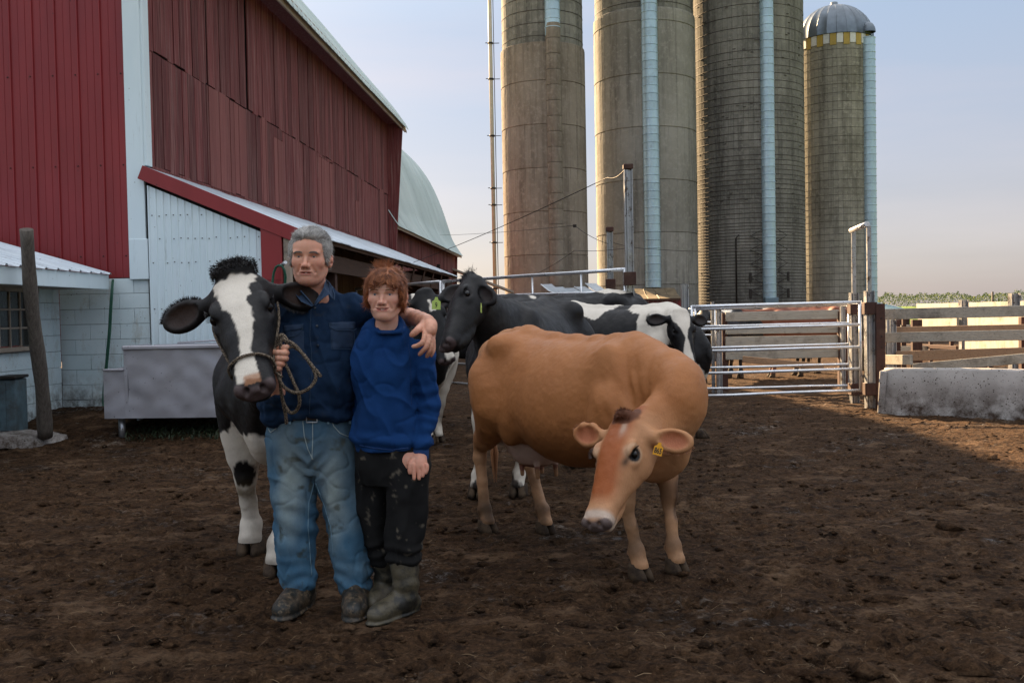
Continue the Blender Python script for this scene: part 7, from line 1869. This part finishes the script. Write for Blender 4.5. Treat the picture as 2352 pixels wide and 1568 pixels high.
def build_woman():
    root = empty('person', (0, 0, 0), 0, 'short red-haired smiling woman in blue sweatshirt, black trousers and rubber boots', 'person')
    HO = P3(884, 675, 4.60)+np.array((0, .03, 0)); HFm = frame((-.06, -1, -.03), (.02, 0, 1)); qv = (1.0, 1.09, .91); q = 1.0
    neck0 = P3(883, 752, 4.66); shL = P3(966, 808, 4.70); elL = P3(979, 935, 4.72); wrL = P3(966, 1040, 4.66); shR = P3(842, 795, 4.72); hip = P3(896, 1060, 4.70)
    c4 = lambda x, y, d: P3((350+x/2.8)/1.0629, (1000+y/2.8)/1.0629, d)
    def handw(F):
        F.chain([wrL, c4(1890, 350, 4.63), c4(1890, 385, 4.615)], [.026, .029, .026], .015, None, 2); F.ell(c4(1890, 372, 4.625), (.031, .016, .032), .012)
        for pts, r in (([(1845, 375), (1850, 420), (1852, 470)], (.0115, .0100, .0080)), ([(1875, 385), (1885, 425), (1885, 470)], (.0110, .0098, .0080)), ([(1905, 380), (1912, 415), (1910, 452)], (.0105, .0092, .0076)), ([(1935, 375), (1938, 400), (1932, 430)], (.0095, .0085, .0070))):
            F.chain([c4(x, y, 4.60-.004*i) for i, (x, y) in enumerate(pts)], r, .004, None, 3)
        F.chain([c4(1850, 340, 4.62), c4(1826, 375, 4.605), c4(1822, 430, 4.60)], (.014, .0110, .0085), .008, None, 3)
    def body(F):
        head(F, HO, HFm, qv, False, .0055)
        F.chain([HO-HFm[0]*.030-HFm[2]*.05, HO-HFm[0]*.032-HFm[2]*.12, neck0+np.array((0, .02, -.03))], [.047, .048, .056], .014, None, 2); F.cap(neck0+np.array((-.035, .05, -.075)), neck0+np.array((.04, .05, -.075)), .045, .045, .04)
        F.loft((hip[0]-.01, 4.72, 0), UPF, [(.70, .10, -.10, .15), (.85, .10, -.09, .14), (1.0, .09, -.08, .125), (1.15, .11, -.09, .14), (1.25, .09, -.09, .14), (1.33, .05, -.06, .08)], .03)
        F.chain([shL, elL, wrL], [.036, .034, .025], .03, None, 2); F.chain([shR+(.02, .03, -.03), P3(842, 900, 4.80)], [.034, .034], .03)
        for a, b, yy in (((866, 1060), (872, 1290), 4.82), ((936, 1060), (926, 1290), 4.70)): F.chain([P3(*a, yy-.03), P3(*b, yy)], [.060, .038], .03)
        handw(F)
    lo = np.array((-.80, 4.46, .20)); hi = np.array((-.30, 4.95, 1.75))
    hb = (HO-np.array((.12, .15, .135)), HO+np.array((.12, .15, .15)), .0022); a = c4(1800, 500, 4.6); b = c4(1980, 330, 4.6)
    wb = (np.array((a[0], 4.50, a[2])), np.array((b[0], 4.70, b[2])), .0025)
    V, Q = multi(body, lo, hi, .008, [hb, wb])
    C = np.tile((.76, .43, .315), (len(V), 1)); C = blend(C, np.clip(.5+rock(V, 14, 3), 0, 1)*.25, (.74, .36, .25)); C = head_colour(V, HO, HFm, qv, C, False)
    hand = V[:, 2] < .95; C = blend(C, hand*.5, (.55, .22, .14)); link('body', mesh_np('body', V, Q, M['skin'], True, C), root)
    p = lambda x, y, z: HO+HFm[0]*x*qv[0]+HFm[1]*y*qv[1]+HFm[2]*z*qv[2]
    hbv = bvh(V, Q)
    eyes(root, p, q, HFm, simple('blue_iris', (.09, .14, .19), .2, bump=0, objamt=0), False); teeth(root, p, q, HFm, .024, .0056); brows(root, p, q, HFm, (.18, .075, .032), hbv, .0018, 80)
    def shell(F):
        E = lambda c, r, k=.015, sub=False: F.ell(p(*c), [a*b for a, b in zip(r, qv)], k, HFm, sub)
        E((-.018, 0, .050), (.106, .081, .094)); E((.045, 0, .072), (.060, .066, .046)); E((-.055, 0, -.02), (.070, .080, .10)); E((.082, .010, .056), (.022, .054, .022), .02)
        for s in (-1, 1): E((.010, .070*s, .010), (.045, .018, .070)); E((.032, .069*s, .0), (.030, .010, .055), .01)
        E((.118, .006, -.036), (.090, .076, .090), .012, True); E((.03, 0, -.135), (.15, .12, .075), .012, True)
        for s in (-1, 1): E((-.004, .100*s, -.040), (.022, .024, .030), .006, True)
    r1, r2 = (.115, .032, .012), (.42, .155, .060)
    hv = hair(root, HO, HFm, qv, shell, r1, r2, 16000, .034, lambda L: np.stack([np.where(L[:, 0] > .03, .7, -.4)+0*L[:, 0], np.sign(L[:, 1]-.02)*.55, np.where(L[:, 2] > .11, .1, -.9)], 1), keep=lambda L: L[:, 2] > -.10)
    b = MB()      # upright tuft at the crown
    for i in range(170):
        a0 = Vector(p(.0+rng.uniform(-.02, .03), rng.uniform(-.045, .03), .136)); d = Vector(HFm[1]*rng.uniform(-.9, .5)+HFm[2]*1.0+HFm[0]*rng.uniform(-.2, .3)).normalized(); l = rng.uniform(.02, .055); w = Vector(HFm[1])*.0010
        b.add([a0-w, a0+w, a0+d*l*.6+w*.7, a0+d*l*.6-w*.7, a0+d*l+Vector((rng.uniform(-.01, .01), 0, -.003))], [(0, 1, 2, 3), (3, 2, 4)])
    o = b.build('hair_tuft', simple('red_hair', (.30, .10, .035), .6, bump=0, objamt=0), hv); o['kind'] = 'stuff'
    # sweatshirt
    nc = P3(894, 748, 4.665); na = np.array((.02, -.52, .85)); na /= np.linalg.norm(na); nu = np.array((1.0, 0, -.02)); nw = np.cross(na, nu); nring = [nc+nu*.069*math.cos(t)-nw*.074*math.sin(t)+na*(-.010*math.cos(2*t)) for t in np.linspace(0, 6.2832, 33)]
    def sw(F):
        F.loft((hip[0]-.012, 4.72, 0), UPF, [(.785, .128, -.120, .150), (.86, .140, -.125, .163), (.95, .130, -.115, .155), (1.05, .125, -.108, .152), (1.16, .142, -.112, .160), (1.24, .125, -.110, .158), (1.30, .112, -.095, .138), (1.345, .098, -.085, .104), (1.39, .070, -.075, .072), (1.42, .045, -.06, .05)], .03, 2.3, .46)
        F.cap(shL-(.02, 0, -.005), neck0+np.array((.03, .02, -.025)), .056, .050, .04); F.cap(shR+(.02, 0, .005), neck0+np.array((-.03, .02, -.025)), .056, .050, .04)
        F.chain([shL, (shL+elL)/2+np.array((.010, -.01, 0)), elL+np.array((.008, -.015, 0)), wrL+np.array((0, 0, .035))], [.062, .057, .051, .040], .007, None, 3, k0=.03); F.chain([shR, P3(836, 880, 4.80), P3(840, 980, 4.85)], [.060, .056, .05], .025, None, 3)
        F.cap(wrL+np.array((0, 0, .03)), wrL+np.array((0, 0, -.012)), .036, .034, .008)
        F.put(nc-.16, nc+.16, lambda x, y, z: np.maximum(np.sqrt(np.maximum((x-nc[0])**2+(y-nc[1])**2+(z-nc[2])**2-((x-nc[0])*na[0]+(y-nc[1])*na[1]+(z-nc[2])*na[2])**2, 0))-.068, -((x-nc[0])*na[0]+(y-nc[1])*na[1]+(z-nc[2])*na[2]+.003)), .006, True); F.chain([t for t in nring], [.0085]*33, .012, None, 1)
    def sd(V, N):
        z = V[:, 2]; n = noise3(V*np.array((1.6, 1, .7)), 9, 1)*.011+noise3(V*np.array((1.3, 1, .8)), 24, 2)*.005
        n += .010*crease(V*np.array((1.1, 1, .5))+np.stack([V[:, 2]*.35, 0*z, 0*z], 1), 10, 25)-.006*crease(V, 12, 26)
        n += .010*np.sin(z*70+4*noise3(V, 6, 3))*np.exp(-((z-.83)/.06)**2)+.006*np.sin((V[:, 0]*.8-z*.7)*70+2*noise3(V, 5, 4))*np.exp(-((V[:, 0]-shL[0]+.045)/.04)**2)*np.clip(z-1.0, 0, 1)*4
        n += .005*np.sin(z*95+2*noise3(V, 8, 5))*(V[:, 0] > shL[0]-.03)*np.exp(-((z-1.0)/.10)**2)
        return n
    def sc_(V): C = np.tile((.0085, .048, .165), (len(V), 1)); return blend(C, np.clip(.4+rock(V, 7, 3), 0, 1)*.5, (.006, .033, .125))
    so_, bs, _, _ = clothmesh('sweatshirt', sw, (-.84, 4.48, .72), (-.30, 5.0, 1.45), .006, root, sc_, sd, M['cloth'])
    ce = simple('blue_rib_knit', (.007, .038, .135), .9, bump=.2, objamt=0); c1 = lambda x, y: ((640+x/4.9)/1.0629, (540+y/4.9)/1.0629)
    ring = [Vector(t) for t in nring]
    b = MB(); b.tube(ring, .0098, 8); b.build('neck_rib', ce, so_)
    seam(bs, [(938, 790), (942, 830), (944, 870), (945, 930)], .0015, 'sleeve_seam', ce, so_); seam(bs, [(826, 1022), (860, 1029), (900, 1033), (938, 1028)], .0035, 'hem', ce, so_, .0)
    b = MB(); b.lathe([(.038, -.018), (.040, 0), (.038, .018), (.034, .020)], 20); b.build('cuff', ce, so_, wrL+np.array((0, 0, .004)))
    # trousers
    def tr(F):
        F.loft((hip[0], 4.73, 0), UPF, [(.62, .110, -.11, .150), (.72, .125, -.125, .172), (.82, .118, -.12, .168), (.88, .11, -.11, .15)], .03, 2.3, .48)
        F.chain([P3(936, 1080, 4.70), P3(934, 1150, 4.69), P3(932, 1215, 4.68), P3(928, 1255, 4.68), P3(926, 1276, 4.68)], [.096, .090, .084, .078, .070], .02, None, 3)
        F.chain([P3(866, 1080, 4.78), P3(862, 1150, 4.80), P3(866, 1215, 4.82), P3(872, 1265, 4.83), P3(874, 1285, 4.83)], [.092, .084, .070, .058, .052], .02, None, 3)
    def td(V, N):
        z = V[:, 2]; n = noise3(V*np.array((2, 2, 1)), 7, 1)*.009+noise3(V, 22, 2)*.004+.010*crease(V*np.array((1.5, 1, .4)), 8, 29); n += .009*np.sin(z*100+3*noise3(V, 7, 3))*np.exp(-((z-.29)/.05)**2)+.005*np.sin((V[:, 0]*2+z*.3)*26+2*noise3(V, 4, 4)); return n
    def tc_(V): C = np.tile((.0125, .0125, .0125), (len(V), 1)); C = blend(C, np.clip(.4+rock(V, 9, 3), 0, 1)*.4, (.020, .019, .018)); return blend(C, np.clip((rock(V, 30, 6)-.38)*4, 0, .8), (.14, .12, .09))
    clothmesh('trousers', tr, (-.84, 4.52, .16), (-.30, 5.0, .92), .006, root, tc_, td, M['cloth'])
    for nm, ank, toe, heel, top_, rt in (('boot', P3(935, 1372, 4.66), P3(846, 1418, 4.50), P3(945, 1392, 4.72), P3(926, 1275, 4.68), .062), ('boot', P3(890, 1350, 4.86), P3(850, 1392, 4.68), P3(893, 1378, 4.93), P3(880, 1275, 4.83), .054)):
        toe[2] = 0; heel[2] = 0; ank[2] = .10
        def bt(F): boot(F, ank, toe, heel, top_, .046, rt, .90)
        l_ = np.minimum(np.minimum(toe, heel), ank)-.12; h_ = np.maximum(np.maximum(toe, heel), top_)+.12; l_[2] = -.02
        F = Field(l_, h_, .005); bt(F); V, Q = F.nets(1); N = vnormals(V, Q); V = V+N*(.003*noise3(V, 24, 3)+.006*np.sin(V[:, 2]*60+3*noise3(V, 9, 2))*np.exp(-((V[:, 2]-.14)/.04)**2))[:, None]
        link(nm, mesh_np(nm, V, Q, M['rubber_olive'], True), root)
    return root
woman = build_woman()
# ------------------------------------------------------------------ halter and lead rope
def m_rope():
    s = NT('braided_rope'); v = s.vec('W'); w = s.noise(v, 240, 1, .5, .44, .56); c = s.mix(w, (.020, .016, .013), (.24, .19, .14)); s.bump(s.noise(v, 160, 2, .5), .8, .004); return s.set(c, .9, 0, .1)
M['rope'] = m_rope()
def rope(pts, r, name, root, n=10):
    P = []
    pts = [Vector(p) for p in pts]
    for i in range(len(pts)-1):
        p0, p1, p2, p3 = pts[max(i-1, 0)], pts[i], pts[i+1], pts[min(i+2, len(pts)-1)]
        for t in [j/n for j in range(n)]: P.append(.5*((2*p1)+(p2-p0)*t+(2*p0-5*p1+4*p2-p3)*t*t+(3*p1-p0-3*p2+p3)*t**3))
    P.append(pts[-1]); b = MB(); ph = 0; prev = None
    for k in range(3):
        Q = []; ln = 0; up = None
        for i, p in enumerate(P):
            t = (P[min(i+1, len(P)-1)]-P[max(i-1, 0)]).normalized()
            if up is None: up = t.cross(Vector((0, 1, .2))).normalized()
            up = (up-t*up.dot(t)).normalized(); w = t.cross(up); ln += (P[i]-P[i-1]).length if i else 0; a = ln/.030*6.283+k*2.094; Q.append(p+(up*math.cos(a)+w*math.sin(a))*r*.42)
        b.tube(Q, r*.62, 6)
    return b.build(name, M['rope'], root)
def build_rope():
    S = empty('rope_halter', (0, 0, 0), 0, 'brown braided rope halter on the cow, its coiled lead in the man\'s fist', 'halter')
    Mw = c1['M']; hp = c1['hp']; bv = bvh(np.array(c1['V']), c1['Q'])
    def around(s_, t0, t1, n, off=.012):
        out = []
        for i in range(n+1):
            a = t0+(t1-t0)*i/n; c = hp(s_, 0, -.05); d = Vector(c1['HF'][1]*math.cos(a)+c1['HF'][2]*math.sin(a)); o = Vector(c)+d*.5; h = bv.ray_cast(o, -d)
            if h[0] is not None: out.append(Mw @ (h[0]+d*off))
        return out
    rope(around(.425, R(-35), R(215), 16, .008), .0075, 'noseband', S, 3)
    for sg in (-1, 1):
        pts = []
        for s_, w, t in ((.425, .09, -.085), (.36, .10, -.09), (.26, .11, -.085), (.16, .13, -.08), (.07, .13, -.07)):
            c = Vector(hp(s_, .0, t)); d = Vector(c1['HF'][1])*sg; h = bv.ray_cast(c+d*.4, -d)
            if h[0] is not None: pts.append(Mw @ (h[0]+d*.006))
        rope(pts, .0065, 'cheek_rope', S, 5)
    px = lambda x, y, d: at((640+x/5.6)/1.0629, (780+y/5.6)/1.0629, d)
    rope([Mw @ Vector(hp(.43, .085, -.12)), px(60, 640, 4.42), px(130, 690, 4.44), px(190, 660, 4.47)], .0075, 'lead_rope', S, 6)
    rope([px(215, 720, 4.47), px(230, 800, 4.44), px(300, 920, 4.43), px(420, 990, 4.43), px(530, 995, 4.43), px(650, 930, 4.43), px(725, 830, 4.43), px(725, 740, 4.43), px(660, 610, 4.44), px(560, 470, 4.45), px(430, 370, 4.46), px(330, 400, 4.45), px(250, 430, 4.47)], .0085, 'rope_loop', S, 8)
    rope([px(240, 420, 4.48), px(200, 330, 4.47), px(240, 225, 4.46), px(290, 215, 4.46), px(350, 290, 4.45), px(450, 350, 4.445), px(580, 500, 4.44), px(690, 640, 4.43), px(760, 720, 4.43), px(800, 780, 4.43)], .0085, 'rope_end', S, 8)
    rope([px(265, 420, 4.46), px(250, 330, 4.45), px(280, 260, 4.45), px(330, 310, 4.45), px(320, 400, 4.46)], .0085, 'rope_loop', S, 8)
    rope([px(305, 580, 4.46), px(370, 720, 4.45), px(440, 880, 4.44), px(500, 1020, 4.44), px(510, 1150, 4.45), px(460, 1250, 4.47), px(390, 1270, 4.49), px(330, 1210, 4.50), px(280, 1100, 4.49), px(255, 950, 4.47), px(240, 720, 4.47)], .0085, 'rope_loop', S, 8)
    rope([px(235, 720, 4.475), px(265, 1000, 4.49), px(290, 1160, 4.51), px(320, 1290, 4.53), px(335, 1420, 4.55)], .0085, 'rope_end', S, 8)
build_rope()
# ================================================================== end
print('script seconds', round(time.time()-T0, 1), 'objects', len(col.objects))
